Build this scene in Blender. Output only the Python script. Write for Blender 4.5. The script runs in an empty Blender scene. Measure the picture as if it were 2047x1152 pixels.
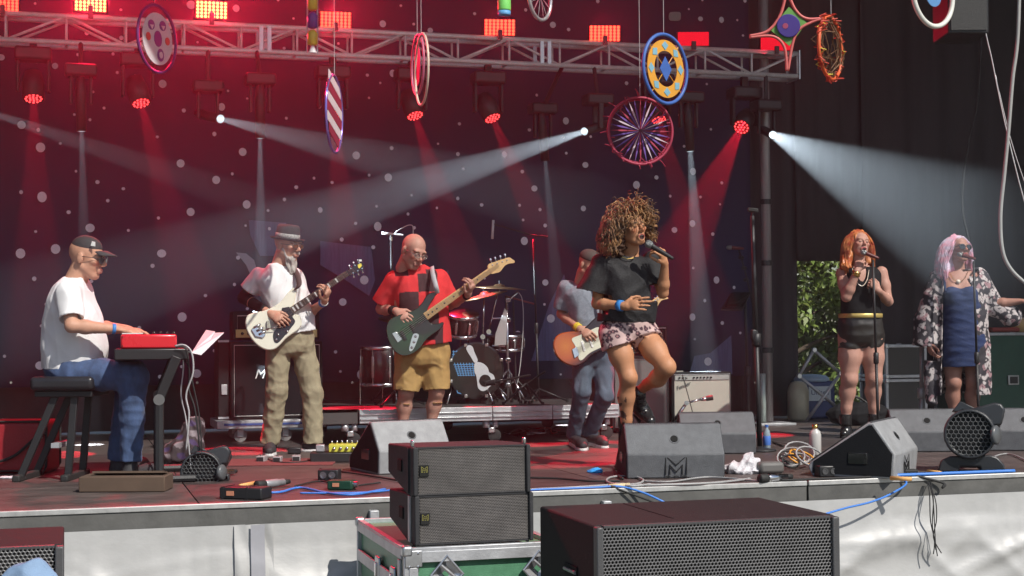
import bpy, bmesh, math, random
import numpy as np
from mathutils import Vector, Matrix
R_ = math.radians
random.seed(7); np.random.seed(7)
SC = bpy.context.scene
COL = SC.collection
# ------------------------------------------------------------------ camera
FPX = 3000.0
PSI, PITCH, ROLL = R_(16.5), math.atan(92 / FPX), 0.007
CAMP = Vector((0, 0, 2.1))
_f = Vector((math.sin(PSI) * math.cos(PITCH), math.cos(PSI) * math.cos(PITCH), math.sin(PITCH)))
_r = Vector((math.cos(PSI), -math.sin(PSI), 0)); _u = _r.cross(_f)
_r2 = _r * math.cos(ROLL) - _u * math.sin(ROLL); _u2 = _u * math.cos(ROLL) + _r * math.sin(ROLL)
cam = bpy.data.cameras.new("camera"); camo = bpy.data.objects.new("camera", cam); COL.objects.link(camo)
cam.sensor_width = 36; cam.lens = 36 * FPX / 2047; cam.clip_start = 0.1; cam.clip_end = 2000
_m = Matrix.Identity(4)
for i in range(3):
    _m[i][0], _m[i][1], _m[i][2], _m[i][3] = _r2[i], _u2[i], -_f[i], CAMP[i]
camo.matrix_world = _m
SC.camera = camo
# ------------------------------------------------------------------ sky, sun, exposure
SUN_EL, SUN_AZ = R_(46.5), R_(155)          # the sun stands in front of the stage, to its right
sd = Vector((math.sin(SUN_AZ) * math.cos(SUN_EL), math.cos(SUN_AZ) * math.cos(SUN_EL), math.sin(SUN_EL)))
W = bpy.data.worlds.new("World"); SC.world = W; W.use_nodes = True
nt = W.node_tree; bg = nt.nodes["Background"]
sk = nt.nodes.new("ShaderNodeTexSky"); sk.sky_type = 'NISHITA'; sk.sun_disc = False
sk.sun_elevation = SUN_EL; sk.sun_rotation = SUN_AZ
nt.links.new(sk.outputs[0], bg.inputs[0]); bg.inputs[1].default_value = 0.1
sun = bpy.data.lights.new("sun", 'SUN'); sun.energy = 4.7; sun.angle = R_(0.6); sun.color = (1, .95, .87)
suno = bpy.data.objects.new("sun", sun); COL.objects.link(suno)
suno.rotation_euler = (-sd).to_track_quat('-Z', 'Y').to_euler()
SC.view_settings.view_transform = 'Standard'; SC.view_settings.look = 'None'
SC.view_settings.exposure = 0.0; SC.view_settings.gamma = 1.0; SC.view_settings.use_curve_mapping = False
SC.cycles.use_denoising = True
SC.cycles.max_bounces = 6; SC.cycles.diffuse_bounces = 3; SC.cycles.glossy_bounces = 3
SC.cycles.transmission_bounces = 6; SC.cycles.volume_bounces = 0; SC.cycles.transparent_max_bounces = 8
SC.cycles.caustics_reflective = False; SC.cycles.caustics_refractive = False
SC.cycles.sample_clamp_indirect = 4
# ------------------------------------------------------------------ pixel helpers (photo is 2047 x 1152)
DECK = 1.2
def ray(px, py): return _f + _r2 * ((px - 1023.5) / FPX) + _u2 * ((576 - py) / FPX)
def od(px, py, d): return CAMP + ray(px, py) * d                   # at a distance along the view axis
def oz(px, py, z=DECK):
    v = ray(px, py); return CAMP + v * ((z - CAMP.z) / v.z)        # on a level plane
def oy(px, py, Y):
    v = ray(px, py); return CAMP + v * (Y / v.y)                   # on a plane across the stage
def opl(px, py, p, n):
    v = ray(px, py); return CAMP + v * ((p - CAMP).dot(n) / v.dot(n))
def pix(p):
    q = p - CAMP; d = q.dot(_f)
    return 1023.5 + q.dot(_r2) / d * FPX, 576 - q.dot(_u2) / d * FPX, d
RT = Vector((math.cos(PSI), -math.sin(PSI), 0)); BK = Vector((-math.sin(PSI), -math.cos(PSI), 0)); UP = Vector((0, 0, 1))
def facing(a): a = R_(a); return BK * math.cos(a) + RT * math.sin(a)
def leftof(a): a = R_(a); return RT * math.cos(a) - BK * math.sin(a)
# ------------------------------------------------------------------ materials
MATS = {}
def M(name, col, rough=.6, metal=0, var=.12, vs=6.0, bump=0, bs=60, spec=.5, emit=None, es=0, coat=0, attr=False, stretch=None, alpha=1, trans=0, sheen=0, crease=0, cs=8, wear=0, wcol=(.3, .29, .28), ws=11):
    if name in MATS: return MATS[name]
    m = bpy.data.materials.new(name); m.use_nodes = True; t = m.node_tree; N = t.nodes; L = t.links
    b = N["Principled BSDF"]; MATS[name] = m
    c = (*col, 1)
    b.inputs["Base Color"].default_value = c
    b.inputs["Roughness"].default_value = rough; b.inputs["Metallic"].default_value = metal
    b.inputs["Specular IOR Level"].default_value = spec; b.inputs["Coat Weight"].default_value = coat
    b.inputs["Alpha"].default_value = alpha; b.inputs["Transmission Weight"].default_value = trans
    b.inputs["Sheen Weight"].default_value = sheen
    tc = N.new("ShaderNodeTexCoord"); mp = N.new("ShaderNodeMapping"); L.new(tc.outputs["Object"], mp.inputs[0])
    if stretch: mp.inputs["Scale"].default_value = stretch
    if attr or var:
        base = None
        if attr:
            a = N.new("ShaderNodeAttribute"); a.attribute_name = "col"; base = a.outputs["Color"]
        n = N.new("ShaderNodeTexNoise"); n.inputs["Scale"].default_value = vs; n.inputs["Detail"].default_value = 6
        n.inputs["Roughness"].default_value = .65
        L.new(mp.outputs[0], n.inputs["Vector"])
        r = N.new("ShaderNodeMapRange"); r.inputs[1].default_value = .25; r.inputs[2].default_value = .75
        r.inputs[3].default_value = 1 - var; r.inputs[4].default_value = 1 + var; L.new(n.outputs["Fac"], r.inputs[0])
        x = N.new("ShaderNodeMix"); x.data_type = 'RGBA'; x.blend_type = 'MULTIPLY'; x.inputs[0].default_value = 1
        if base: L.new(base, x.inputs[6])
        else: x.inputs[6].default_value = c
        L.new(r.outputs[0], x.inputs[7]); L.new(x.outputs[2], b.inputs["Base Color"])
        r2 = N.new("ShaderNodeMapRange"); r2.inputs[3].default_value = max(0, rough - .12); r2.inputs[4].default_value = min(1, rough + .12)
        L.new(n.outputs["Fac"], r2.inputs[0]); L.new(r2.outputs[0], b.inputs["Roughness"])
    if wear:
        src = b.inputs["Base Color"].links[0].from_socket
        n = N.new("ShaderNodeTexNoise"); n.inputs["Scale"].default_value = ws; n.inputs["Detail"].default_value = 12; n.inputs["Roughness"].default_value = .78; n.inputs["Distortion"].default_value = .6
        L.new(mp.outputs[0], n.inputs["Vector"]); r = N.new("ShaderNodeMapRange"); r.inputs[1].default_value = .6; r.inputs[2].default_value = .72; r.inputs[4].default_value = wear
        L.new(n.outputs["Fac"], r.inputs[0]); x = N.new("ShaderNodeMix"); x.data_type = 'RGBA'; x.inputs[7].default_value = (*wcol, 1)
        L.new(r.outputs[0], x.inputs[0]); L.new(src, x.inputs[6]); L.new(x.outputs[2], b.inputs["Base Color"])
    if bump:
        n = N.new("ShaderNodeTexNoise"); n.inputs["Scale"].default_value = bs; n.inputs["Detail"].default_value = 4
        L.new(mp.outputs[0], n.inputs["Vector"])
        bm_ = N.new("ShaderNodeBump"); bm_.inputs["Strength"].default_value = bump; bm_.inputs["Distance"].default_value = .01
        L.new(n.outputs["Fac"], bm_.inputs["Height"]); L.new(bm_.outputs[0], b.inputs["Normal"])
        if crease:
            n2 = N.new("ShaderNodeTexNoise"); n2.noise_type = 'RIDGED_MULTIFRACTAL'; n2.inputs["Scale"].default_value = cs; n2.inputs["Detail"].default_value = 2.5; n2.inputs["Distortion"].default_value = .8
            L.new(mp.outputs[0], n2.inputs["Vector"]); b2 = N.new("ShaderNodeBump"); b2.inputs["Strength"].default_value = crease; b2.inputs["Distance"].default_value = .022
            L.new(n2.outputs["Fac"], b2.inputs["Height"]); L.new(b2.outputs[0], bm_.inputs["Normal"])
    if emit:
        b.inputs["Emission Color"].default_value = (*emit, 1); b.inputs["Emission Strength"].default_value = es
    return m
black = M("black_paint", (.022, .022, .024), .45, bump=.15, bs=200)
blackplastic = M("black_plastic", (.018, .018, .02), .38)
rubber = M("black_rubber", (.02, .02, .02), .7)
chrome = M("chrome", (.7, .7, .72), .18, 1, var=.05)
alu = M("aluminium", (.55, .56, .58), .38, .9, var=.15, vs=20)
alumatte = M("weathered_aluminium", (.5, .51, .53), .5, .6, var=.25, vs=9, bump=.1)
whitem = M("white_plastic", (.75, .75, .73), .5)
# ------------------------------------------------------------------ mesh builder
class MB:
    def __init__(s): s.v = []; s.f = []; s.T = None
    def add(s, vs, fs):
        n = len(s.v)
        if s.T is not None: vs = [s.T @ Vector(v) for v in vs]
        s.v += [tuple(v) for v in vs]; s.f += [tuple(n + i for i in f) for f in fs]; return s
    def box(s, c, d, ax=None):
        c = Vector(c); a = ax or (Vector((1, 0, 0)), Vector((0, 1, 0)), Vector((0, 0, 1)))
        vs = [c + a[0] * (x * d[0] / 2) + a[1] * (y * d[1] / 2) + a[2] * (z * d[2] / 2) for z in (-1, 1) for y in (-1, 1) for x in (-1, 1)]
        return s.add(vs, [(0, 2, 3, 1), (4, 5, 7, 6), (0, 1, 5, 4), (2, 6, 7, 3), (0, 4, 6, 2), (1, 3, 7, 5)])
    def tube(s, pts, r, n=8, closed=False, cap=True):
        P = np.array([tuple(p) for p in pts], float); m = len(P)
        if m < 2: return s
        T = (np.roll(P, -1, 0) - np.roll(P, 1, 0)) if closed else np.gradient(P, axis=0)
        T /= (np.linalg.norm(T, axis=1)[:, None] + 1e-12)
        rr = np.full(m, r, float) if np.isscalar(r) else np.array(r, float)
        a = np.array([0, 0, 1.]) if abs(T[0][2]) < .9 else np.array([1., 0, 0])
        u = np.cross(T[0], a); u /= np.linalg.norm(u); U = []
        for i in range(m):
            u = u - T[i] * np.dot(u, T[i]); u /= (np.linalg.norm(u) + 1e-12); U.append(u)
        U = np.array(U); Wv = np.cross(T, U)
        an = np.arange(n) * 2 * math.pi / n
        V = P[:, None] + rr[:, None, None] * (U[:, None] * np.cos(an)[None, :, None] + Wv[:, None] * np.sin(an)[None, :, None])
        fs = []
        for i in range(m if closed else m - 1):
            j = (i + 1) % m
            for k in range(n):
                k2 = (k + 1) % n; fs.append((i * n + k, i * n + k2, j * n + k2, j * n + k))
        if cap and not closed:
            fs.append(tuple(range(n))[::-1]); fs.append(tuple((m - 1) * n + k for k in range(n)))
        return s.add([Vector(v) for v in V.reshape(-1, 3)], fs)
    def prism(s, pts, ex):
        ex = Vector(ex); n = len(pts); pts = [Vector(p) for p in pts]
        return s.add(pts + [p + ex for p in pts], [tuple(range(n)), tuple(range(2 * n - 1, n - 1, -1))] + [(i, (i + 1) % n, (i + 1) % n + n, i + n) for i in range(n)])
    def cone(s, a, b, ra, rb, n=16, ca=True):
        a = Vector(a); b = Vector(b); t = (b - a).normalized(); u = t.orthogonal().normalized(); w = t.cross(u)
        vs = []
        for c, r in ((a, ra), (b, rb)):
            vs += [c + (u * math.cos(i * 2 * math.pi / n) + w * math.sin(i * 2 * math.pi / n)) * r for i in range(n)]
        fs = [(i, (i + 1) % n, (i + 1) % n + n, i + n) for i in range(n)]
        if ca: fs += [tuple(range(n))[::-1], tuple(range(n, 2 * n))]
        return s.add(vs, fs)
    def lathe(s, o, ax, prof, n=24, sx=1, sy=1, u=None, caps=True):
        o = Vector(o); t = Vector(ax).normalized(); u = (Vector(u).normalized() if u is not None else t.orthogonal().normalized()); w = t.cross(u)
        vs = []; m = len(prof)
        for (r, h) in prof:
            vs += [o + t * h + (u * math.cos(i * 2 * math.pi / n) * sx + w * math.sin(i * 2 * math.pi / n) * sy) * max(r, 1e-4) for i in range(n)]
        fs = [(j * n + i, j * n + (i + 1) % n, (j + 1) * n + (i + 1) % n, (j + 1) * n + i) for j in range(m - 1) for i in range(n)]
        if caps: fs += [tuple(range(n))[::-1], tuple(range((m - 1) * n, m * n))]
        return s.add(vs, fs)
    def grid(s, fn, nu, nv):
        vs = [fn(i / nu, j / nv) for j in range(nv + 1) for i in range(nu + 1)]
        return s.add(vs, [(j * (nu + 1) + i, j * (nu + 1) + i + 1, (j + 1) * (nu + 1) + i + 1, (j + 1) * (nu + 1) + i) for j in range(nv) for i in range(nu)])
def cat(pts, k=8, closed=False):
    P = [Vector(p) for p in pts]; n = len(P); out = []
    for i in range(n if closed else n - 1):
        g = (lambda j: P[j % n]) if closed else (lambda j: P[max(0, min(n - 1, j))])
        a, b, c, d = g(i - 1), g(i), g(i + 1), g(i + 2)
        for j in range(k):
            t = j / k; out.append(.5 * (2 * b + (c - a) * t + (2 * a - 5 * b + 4 * c - d) * t * t + (3 * b - a - 3 * c + d) * t ** 3))
    if not closed: out.append(P[-1].copy())
    return out
WM = {}
def link(o): COL.objects.link(o); return o
def props(o, label=None, cat_=None, group=None, kind=None):
    if label: o["label"] = label
    if cat_: o["category"] = cat_
    if group: o["group"] = group
    if kind: o["kind"] = kind
    return o
def thing(name, label, cat_, loc=(0, 0, 0), rz=0, group=None):
    o = bpy.data.objects.new(name, None); link(o); o.empty_display_size = .1
    o.location = loc; o.rotation_euler = (0, 0, rz)
    WM[o] = Matrix.Translation(loc) @ Matrix.Rotation(rz, 4, 'Z')
    return props(o, label, cat_, group)
def part(name, mb, mat, parent=None, label=None, smooth=False, bevel=0, kind=None, solid=0, seg=2, local=False, recalc=True):
    """one mesh object; vertices are world coordinates unless local"""
    me = bpy.data.meshes.new(name)
    if isinstance(mb, MB): me.from_pydata(mb.v, [], mb.f)
    else: me = mb
    me.name = name
    if parent is not None and parent in WM and not local: me.transform(WM[parent].inverted())
    if recalc and isinstance(mb, MB):
        b = bmesh.new(); b.from_mesh(me); bmesh.ops.recalc_face_normals(b, faces=b.faces); b.to_mesh(me); b.free()
    me.materials.append(mat)
    if smooth: me.shade_smooth()
    o = bpy.data.objects.new(name, me); link(o)
    if solid:
        q = o.modifiers.new("solid", 'SOLIDIFY'); q.thickness = solid; q.offset = 0
    if bevel:
        q = o.modifiers.new("bevel", 'BEVEL'); q.width = bevel; q.segments = seg; q.limit_method = 'ANGLE'; q.angle_limit = R_(35)
        me.shade_smooth()
        try: me.set_sharp_from_angle(angle=R_(35))
        except Exception: pass
    if parent is not None:
        o.parent = parent; WM[o] = WM[parent]
    else: WM[o] = Matrix.Identity(4)
    if label: o["label"] = label
    if kind: o["kind"] = kind
    return o
def single(name, mb, mat, label, cat_, group=None, **k):
    o = part(name, mb, mat, None, **k)
    # move the origin to the base of the mesh
    me = o.data; n = len(me.vertices); a = np.empty(n * 3, np.float32); me.vertices.foreach_get("co", a); a = a.reshape(-1, 3)
    c = Vector((float(a[:, 0].mean()), float(a[:, 1].mean()), float(a[:, 2].min())))
    me.transform(Matrix.Translation(-c)); o.location = c; WM[o] = Matrix.Translation(c)
    return props(o, label, cat_, group)
def struct(name, mb, mat, **k):
    return props(part(name, mb, mat, None, **k), kind="structure")
def copy_tree(o, parent=None, mw=None):
    c = o.copy(); COL.objects.link(c)
    if parent is not None: c.parent = parent
    if mw is not None: c.matrix_basis = mw; WM[c] = mw
    elif parent is not None: WM[c] = WM[parent]
    for ch in [x for x in list(o.children)]: copy_tree(ch, c)
    return c
def text_mesh(s, size, ex=.002, shear=0):
    cu = bpy.data.curves.new("lettering", 'FONT'); cu.body = s; cu.size = size; cu.extrude = ex; cu.shear = shear
    cu.align_x = 'CENTER'; cu.align_y = 'CENTER'
    o = bpy.data.objects.new("tmp", cu); link(o); bpy.context.view_layer.update()
    me = bpy.data.meshes.new_from_object(o.evaluated_get(bpy.context.evaluated_depsgraph_get()))
    bpy.data.objects.remove(o); bpy.data.curves.remove(cu); return me
def frame_mat(o, x, y, z):
    m = Matrix.Identity(4)
    for i in range(3): m[i][0], m[i][1], m[i][2], m[i][3] = x[i], y[i], z[i], o[i]
    return m
# ------------------------------------------------------------------ signed distance modelling for bodies and cloth
def _v(p): return np.array(tuple(p), np.float64)
def smin(a, b, k):
    if k <= 0: return np.minimum(a, b)
    h = np.maximum(k - np.abs(a - b), 0) / k
    return np.minimum(a, b) - h * h * k * .25
def cap(a, b, ra, rb=None, k=.02, flat=None, ends=False, op='u'):
    rb = ra if rb is None else rb; a = _v(a); b = _v(b); ba = b - a; L2 = max(ba @ ba, 1e-9); L = math.sqrt(L2)
    fn = _v(flat[0]) if flat else None
    def f(X, Y, Z):
        x, y, z = X - a[0], Y - a[1], Z - a[2]
        t = (x * ba[0] + y * ba[1] + z * ba[2]) / L2; tc = np.clip(t, 0, 1)
        tt = t if ends else tc
        dx, dy, dz = x - tt * ba[0], y - tt * ba[1], z - tt * ba[2]
        q = dx * dx + dy * dy + dz * dz
        if fn is not None:
            c = dx * fn[0] + dy * fn[1] + dz * fn[2]; q = q + c * c * (1 / flat[1] ** 2 - 1)
        d = np.sqrt(np.maximum(q, 0)) - (ra + (rb - ra) * tc)
        if ends: d = np.maximum(d, np.maximum(-t, t - 1) * L)
        return d
    m = max(ra, rb)
    return (f, np.minimum(a, b) - m, np.maximum(a, b) + m, k, op)
def ell(c, r, ax=None, k=.02, op='u'):
    c = _v(c); A = np.array([tuple(x) for x in ax], float) if ax is not None else np.eye(3)
    mr = min(r)
    def f(X, Y, Z):
        x, y, z = X - c[0], Y - c[1], Z - c[2]; q = 0
        for i in range(3):
            e = (x * A[i][0] + y * A[i][1] + z * A[i][2]) / r[i]; q = q + e * e
        return (np.sqrt(q) - 1) * mr
    m = max(r)
    return (f, c - m, c + m, k, op)
def loft(st, u0, w0, u1=None, w1=None, k=.02, op='u', pw=2.3):
    """st: [(centre, half width, half depth)] from one end to the other; flat ends"""
    C = np.array([tuple(s[0]) for s in st], float); A = np.array([s[1] for s in st]); B = np.array([s[2] for s in st])
    ax = C[-1] - C[0]; L = np.linalg.norm(ax); ax = ax / L; S = (C - C[0]) @ ax
    q = np.linspace(0, L, 60); ker = np.ones(7) / 7
    def sm(v):
        y = np.interp(q, S, v); yp = np.pad(y, 3, mode='reflect', reflect_type='odd'); return np.convolve(yp, ker, 'valid')
    cx, cy, cz, a_, b_ = sm(C[:, 0]), sm(C[:, 1]), sm(C[:, 2]), sm(A), sm(B)
    u0 = _v(u0); w0 = _v(w0); u1 = u0 if u1 is None else _v(u1); w1 = w0 if w1 is None else _v(w1)
    o = C[0]
    def f(X, Y, Z):
        s = (X - o[0]) * ax[0] + (Y - o[1]) * ax[1] + (Z - o[2]) * ax[2]; sc = np.clip(s, 0, L); t = sc / L
        i = sc / L * 59; i0 = np.minimum(i.astype(np.int32), 58); fr = i - i0
        g = lambda t_: t_[i0] * (1 - fr) + t_[i0 + 1] * fr
        x, y, z = X - g(cx), Y - g(cy), Z - g(cz); a = g(a_); b = g(b_)
        uu = x * (u0[0] + (u1[0] - u0[0]) * t) + y * (u0[1] + (u1[1] - u0[1]) * t) + z * (u0[2] + (u1[2] - u0[2]) * t)
        ww = x * (w0[0] + (w1[0] - w0[0]) * t) + y * (w0[1] + (w1[1] - w0[1]) * t) + z * (w0[2] + (w1[2] - w0[2]) * t)
        d = ((np.abs(uu / a) ** pw + np.abs(ww / b) ** pw) ** (1 / pw) - 1) * np.minimum(a, b)
        return np.maximum(d, np.maximum(-s, s - L))
    m = max(A.max(), B.max())
    return (f, C.min(0) - m, C.max(0) + m, k, op)
def sdf(prims, h=.0065):
    us = [p for p in prims if p[4] == 'u']
    lo = np.min([p[1] for p in us], 0) - 4 * h; hi = np.max([p[2] for p in us], 0) + 4 * h
    n = np.ceil((hi - lo) / h).astype(int) + 1
    ax = [lo[i] + np.arange(n[i]) * h for i in range(3)]
    V = np.full(n, .3, np.float32)
    for f, l, u, k, op in prims:
        m = k + 2.5 * h
        s = [slice(max(0, int((l[i] - m - lo[i]) / h)), min(n[i], int((u[i] + m - lo[i]) / h) + 2)) for i in range(3)]
        if any(q.stop <= q.start for q in s): continue
        X = ax[0][s[0]][:, None, None]; Y = ax[1][s[1]][None, :, None]; Z = ax[2][s[2]][None, None, :]
        d = f(X, Y, Z).astype(np.float32); o = V[s[0], s[1], s[2]]
        V[s[0], s[1], s[2]] = smin(o, d, k) if op == 'u' else (-smin(-o, d, k) if op == 's' else np.maximum(o, d))
    S = V < 0
    a = S[:-1, :-1, :-1]; alls = a.copy(); anys = a.copy()
    for dx in (0, 1):
        for dy in (0, 1):
            for dz in (0, 1):
                c = S[dx:n[0] - 1 + dx, dy:n[1] - 1 + dy, dz:n[2] - 1 + dz]; alls &= c; anys |= c
    mask = anys & ~alls; I = np.argwhere(mask); ids = np.full(mask.shape, -1, np.int32); ids[mask] = np.arange(len(I))
    off = np.array([(x, y, z) for x in (0, 1) for y in (0, 1) for z in (0, 1)])
    vals = np.stack([V[I[:, 0] + o[0], I[:, 1] + o[1], I[:, 2] + o[2]] for o in off], 1)
    acc = np.zeros((len(I), 3)); cnt = np.zeros(len(I))
    for i in range(8):
        for j in range(i + 1, 8):
            if abs(off[i] - off[j]).sum() != 1: continue
            va, vb = vals[:, i], vals[:, j]; cr = (va < 0) != (vb < 0)
            t = np.where(cr, va / np.where(va - vb == 0, 1, va - vb), 0)
            acc += np.where(cr[:, None], off[i] + (off[j] - off[i]) * t[:, None], 0); cnt += cr
    P = lo + (I + acc / cnt[:, None]) * h
    Q = []
    for d in range(3):
        e, g = [(1, 2), (2, 0), (0, 1)][d]
        sl = [slice(None)] * 3; sh = [slice(None)] * 3; sl[d] = slice(0, -1); sh[d] = slice(1, None)
        A_, B_ = S[tuple(sl)], S[tuple(sh)]
        E = np.argwhere(A_ != B_); E = E[(E[:, e] > 0) & (E[:, g] > 0) & (E[:, e] < n[e] - 1) & (E[:, g] < n[g] - 1)]
        if not len(E): continue
        fl = A_[E[:, 0], E[:, 1], E[:, 2]]
        def cid(de, dg):
            c = E.copy(); c[:, e] += de; c[:, g] += dg; return ids[c[:, 0], c[:, 1], c[:, 2]]
        q = np.stack([cid(-1, -1), cid(0, -1), cid(0, 0), cid(-1, 0)], 1); q[~fl] = q[~fl][:, ::-1]; Q.append(q)
    return P, np.concatenate(Q)
def normals(P, Q):
    n = np.cross(P[Q[:, 2]] - P[Q[:, 0]], P[Q[:, 3]] - P[Q[:, 1]]); N = np.zeros_like(P)
    for i in range(4): np.add.at(N, Q[:, i], n)
    return N / (np.linalg.norm(N, axis=1)[:, None] + 1e-12)
def wrinkle(P, Q, amp, sc=22, seed=0, dirv=(.35, .35, 1)):
    rs = np.random.RandomState(seed); N = normals(P, Q); D = np.zeros(len(P)); q = P * np.array(dirv)
    for i in range(7):
        k = rs.normal(size=3); k /= np.linalg.norm(k); s = sc * (.6 + 1.1 * rs.rand()); k2 = rs.normal(size=3)
        w = rs.rand() * 6
        D += (1 - 2 * np.abs(np.sin(q @ k * s + 1.6 * np.sin(P @ k2 * 9 + w) + w))) / 7
    return P + N * (D * amp * 2)[:, None]
def qmesh(P, Q, col=None):
    me = bpy.data.meshes.new("m"); me.vertices.add(len(P)); me.vertices.foreach_set("co", P.astype(np.float32).ravel())
    me.loops.add(Q.size); me.loops.foreach_set("vertex_index", Q.astype(np.int32).ravel())
    me.polygons.add(len(Q)); me.polygons.foreach_set("loop_start", (np.arange(len(Q)) * 4).astype(np.int32))
    try: me.polygons.foreach_set("loop_total", np.full(len(Q), 4, np.int32))
    except Exception: pass
    me.update(calc_edges=True)
    if col is not None:
        a = me.color_attributes.new("col", 'FLOAT_COLOR', 'POINT')
        a.data.foreach_set("color", np.concatenate([col, np.ones((len(P), 1))], 1).astype(np.float32).ravel())
    me.shade_smooth(); return me
def cloth(name, prims, mat, parent, h=.0075, amp=.004, sc=22, seed=0, dirv=(.35, .35, 1), colf=None, label=None):
    P, Q = sdf(prims, h)
    if amp: P = wrinkle(P, Q, amp, sc, seed, dirv)
    c = colf(P) if colf else None
    return part(name, qmesh(P, Q, c), mat, parent, label=label, recalc=False)
# ================================================================== the setting
Y0 = 8.2                      # front edge of the stage
YB = 14.25                    # printed backdrop
XL, XR = -4.2, 12.6
grass = M("dry_grass", (.09, .1, .045), .9, var=.4, vs=2.5, bump=.4, bs=30)
asph = M("gravel_ground", (.16, .15, .13), .9, var=.35, vs=9, bump=.5, bs=70)
struct("ground", MB().box((4, 60, -.5), (900, 900, 1)), grass)
struct("gravel_yard", MB().box((4, 6, -.246), (44, 26, .5)), asph)
# deck: plywood panels on aluminium frames
def deckmat(nm, c):
    m = M(nm, c, .45, var=.55, vs=4.5, bump=.2, bs=60, stretch=(1, 3.5, 1), spec=.3, wear=.45, wcol=(.26, .22, .2), ws=6); return m
dk = [deckmat("deck_ply_a", (.088, .068, .064)), deckmat("deck_ply_b", (.07, .056, .054)), deckmat("deck_ply_c", (.1, .08, .075))]
deck = struct("stage_deck", MB().box(((XL + XR) / 2, (Y0 + 14.6) / 2 + .02, DECK - .17), (XR - XL - .02, 14.6 - Y0 - .06, .2)), black)
pw, pd = 2.44, 1.22
xs = np.arange(XL, XR, pw); ys = np.arange(Y0 + .03, 14.5, pd)
for j, y in enumerate(ys):
    for i, x in enumerate(xs):
        w = min(pw, XR - x)
        part("deck_panel", MB().box((x + w / 2 + random.uniform(-.001, .001), y + pd / 2, DECK - .03 + random.uniform(-.0015, .0015)), (w - .008, pd - .008, .06)), dk[(i * 2 + j * 3 + i * j) % 3], deck)
rail = M("deck_rail_metal", (.5, .5, .49), .45, .5, var=.2, vs=14)
frm = M("deck_frame_grey", (.12, .118, .112), .6, .2, var=.3, vs=5, bump=.1)
EX = oz(1613, 962).x
for a, b in ((XL, EX - .006), (EX + .006, XR)):
    part("edge_rail", MB().box(((a + b) / 2, Y0 + .014, DECK - .012), (b - a, .028, .03)), rail, deck, bevel=.004)
    part("edge_beam", MB().box(((a + b) / 2, Y0 + .022, DECK - .084), (b - a, .03, .112)), frm, deck, bevel=.004)
# vinyl skirt hung in panels along the front
vinyl = M("grey_white_vinyl", (.42, .42, .415), .45, var=.13, vs=2.5, bump=.1, bs=30, stretch=(1, 1, 1.6), crease=.14, cs=2.2)
sk_ = thing("stage_skirt", "wrinkled grey white vinyl skirt hung along the front of the stage", "stage skirt", (4, Y0, 0))
XS0, XS1 = oy(467, 1060, Y0).x, oy(545, 1060, Y0).x
rs = np.random.RandomState(4)
kk = [(rs.uniform(.6, 3.4) * rs.choice((-1, 1)), rs.uniform(2.5, 8), rs.uniform(0, 6), rs.uniform(.35, 1)) for _ in range(10)]
def fold(x, z):
    d = 0
    for kx, kz, p, am in kk:
        s_ = math.sin(kx * x + kz * z * 1.1 + p + 1.1 * math.sin(kx * x * .6 + 1.7 * z + p)); d += am * (1 - abs(s_)) ** 2.5 * (.4 + .6 * math.sin(x * 1.7 + p * 3 + z * 2) ** 2)
    v = 1 - z / 1.085
    return d * .04 * min(1, max(0, v - .11) * 5) + .003 * math.sin(x * 40 + 3 * math.sin(x * 9)) * (v < .3) * min(1, v * 8)
def sheet(x0, x1, off, fn=fold):
    def f(u, v):
        x = x0 + (x1 - x0) * u; z = 1.085 * (1 - v); return Vector((x, Y0 - .012 - off - fn(x, z) - .07 * v, z))
    return f
bnds = [XL, XS0 + .06, XS1 - .06, oy(1500, 1060, Y0).x, XR]
for i in (0, 2, 3):
    a, b = bnds[i], bnds[i + 1] + (.03 if i == 2 else 0)
    part("skirt_panel", MB().grid(sheet(a, b, .004 if i == 2 else 0), max(12, int((b - a) / .03)), 54), vinyl, sk_, smooth=True, recalc=False)
part("skirt_panel", MB().grid(sheet(XS0, XS1, .012, lambda x, z: fold(x, z) + .006 * math.sin(x * 55 + 3 * math.sin(z * 6)) + .004 * math.sin(x * 21 + z * 9)), 40, 40), vinyl, sk_, smooth=True, recalc=False)
part("skirt_strap", MB().grid(sheet(XS0 + .085, XS0 + .16, .035, lambda x, z: .6 * fold(XS0 + .12, z)), 3, 40), M("grey_webbing", (.33, .33, .36), .6), sk_, smooth=True, recalc=False)
for px in (748, 1213):
    p = oy(px, 1012 if px < 1000 else 998, Y0 - .03)
    part("skirt_clip", MB().box((p.x, Y0 - .02, DECK - .1), (.05, .05, .07)), alumatte, sk_, bevel=.004)
# ------------------------------------------------------------------ roof and black drapes round the stage
drape = M("black_drape", (.045, .036, .04), .85, var=.3, vs=3, stretch=(3, 3, .3))
rf = thing("stage_roof", "black roof sheet over the stage, above the top of the picture", "roof", (4, 11, 7.5))
part("roof_sheet", MB().box((4.2, 11.7, 7.62), (18.4, 7.4, .12)), black, rf)
for x in (-4.6, 12.9):
    for y in (8.3, 15.1):
        part("tower_leg", MB().box((x, y, 3.78), (.3, .3, 7.56)), alumatte, rf)
def drape_fn(p0, p1, z0, z1, amp=.05, wl=.28, seed=0):
    p0 = Vector(p0); p1 = Vector(p1); L = (p1 - p0).length; d = (p1 - p0) / L; n = Vector((d.y, -d.x))
    ph = seed * 1.7
    def f(u, v):
        s = u * L; o = amp * (math.sin(s * 6.283 / wl + ph + .8 * math.sin(s * 2.1 + ph)) + .4 * math.sin(s * 3.1 + 1))
        q = p0 + d * s + n * o; return Vector((q.x, q.y, z1 + (z0 - z1) * v))
    return f, max(10, int(L / wl * 9))
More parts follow.
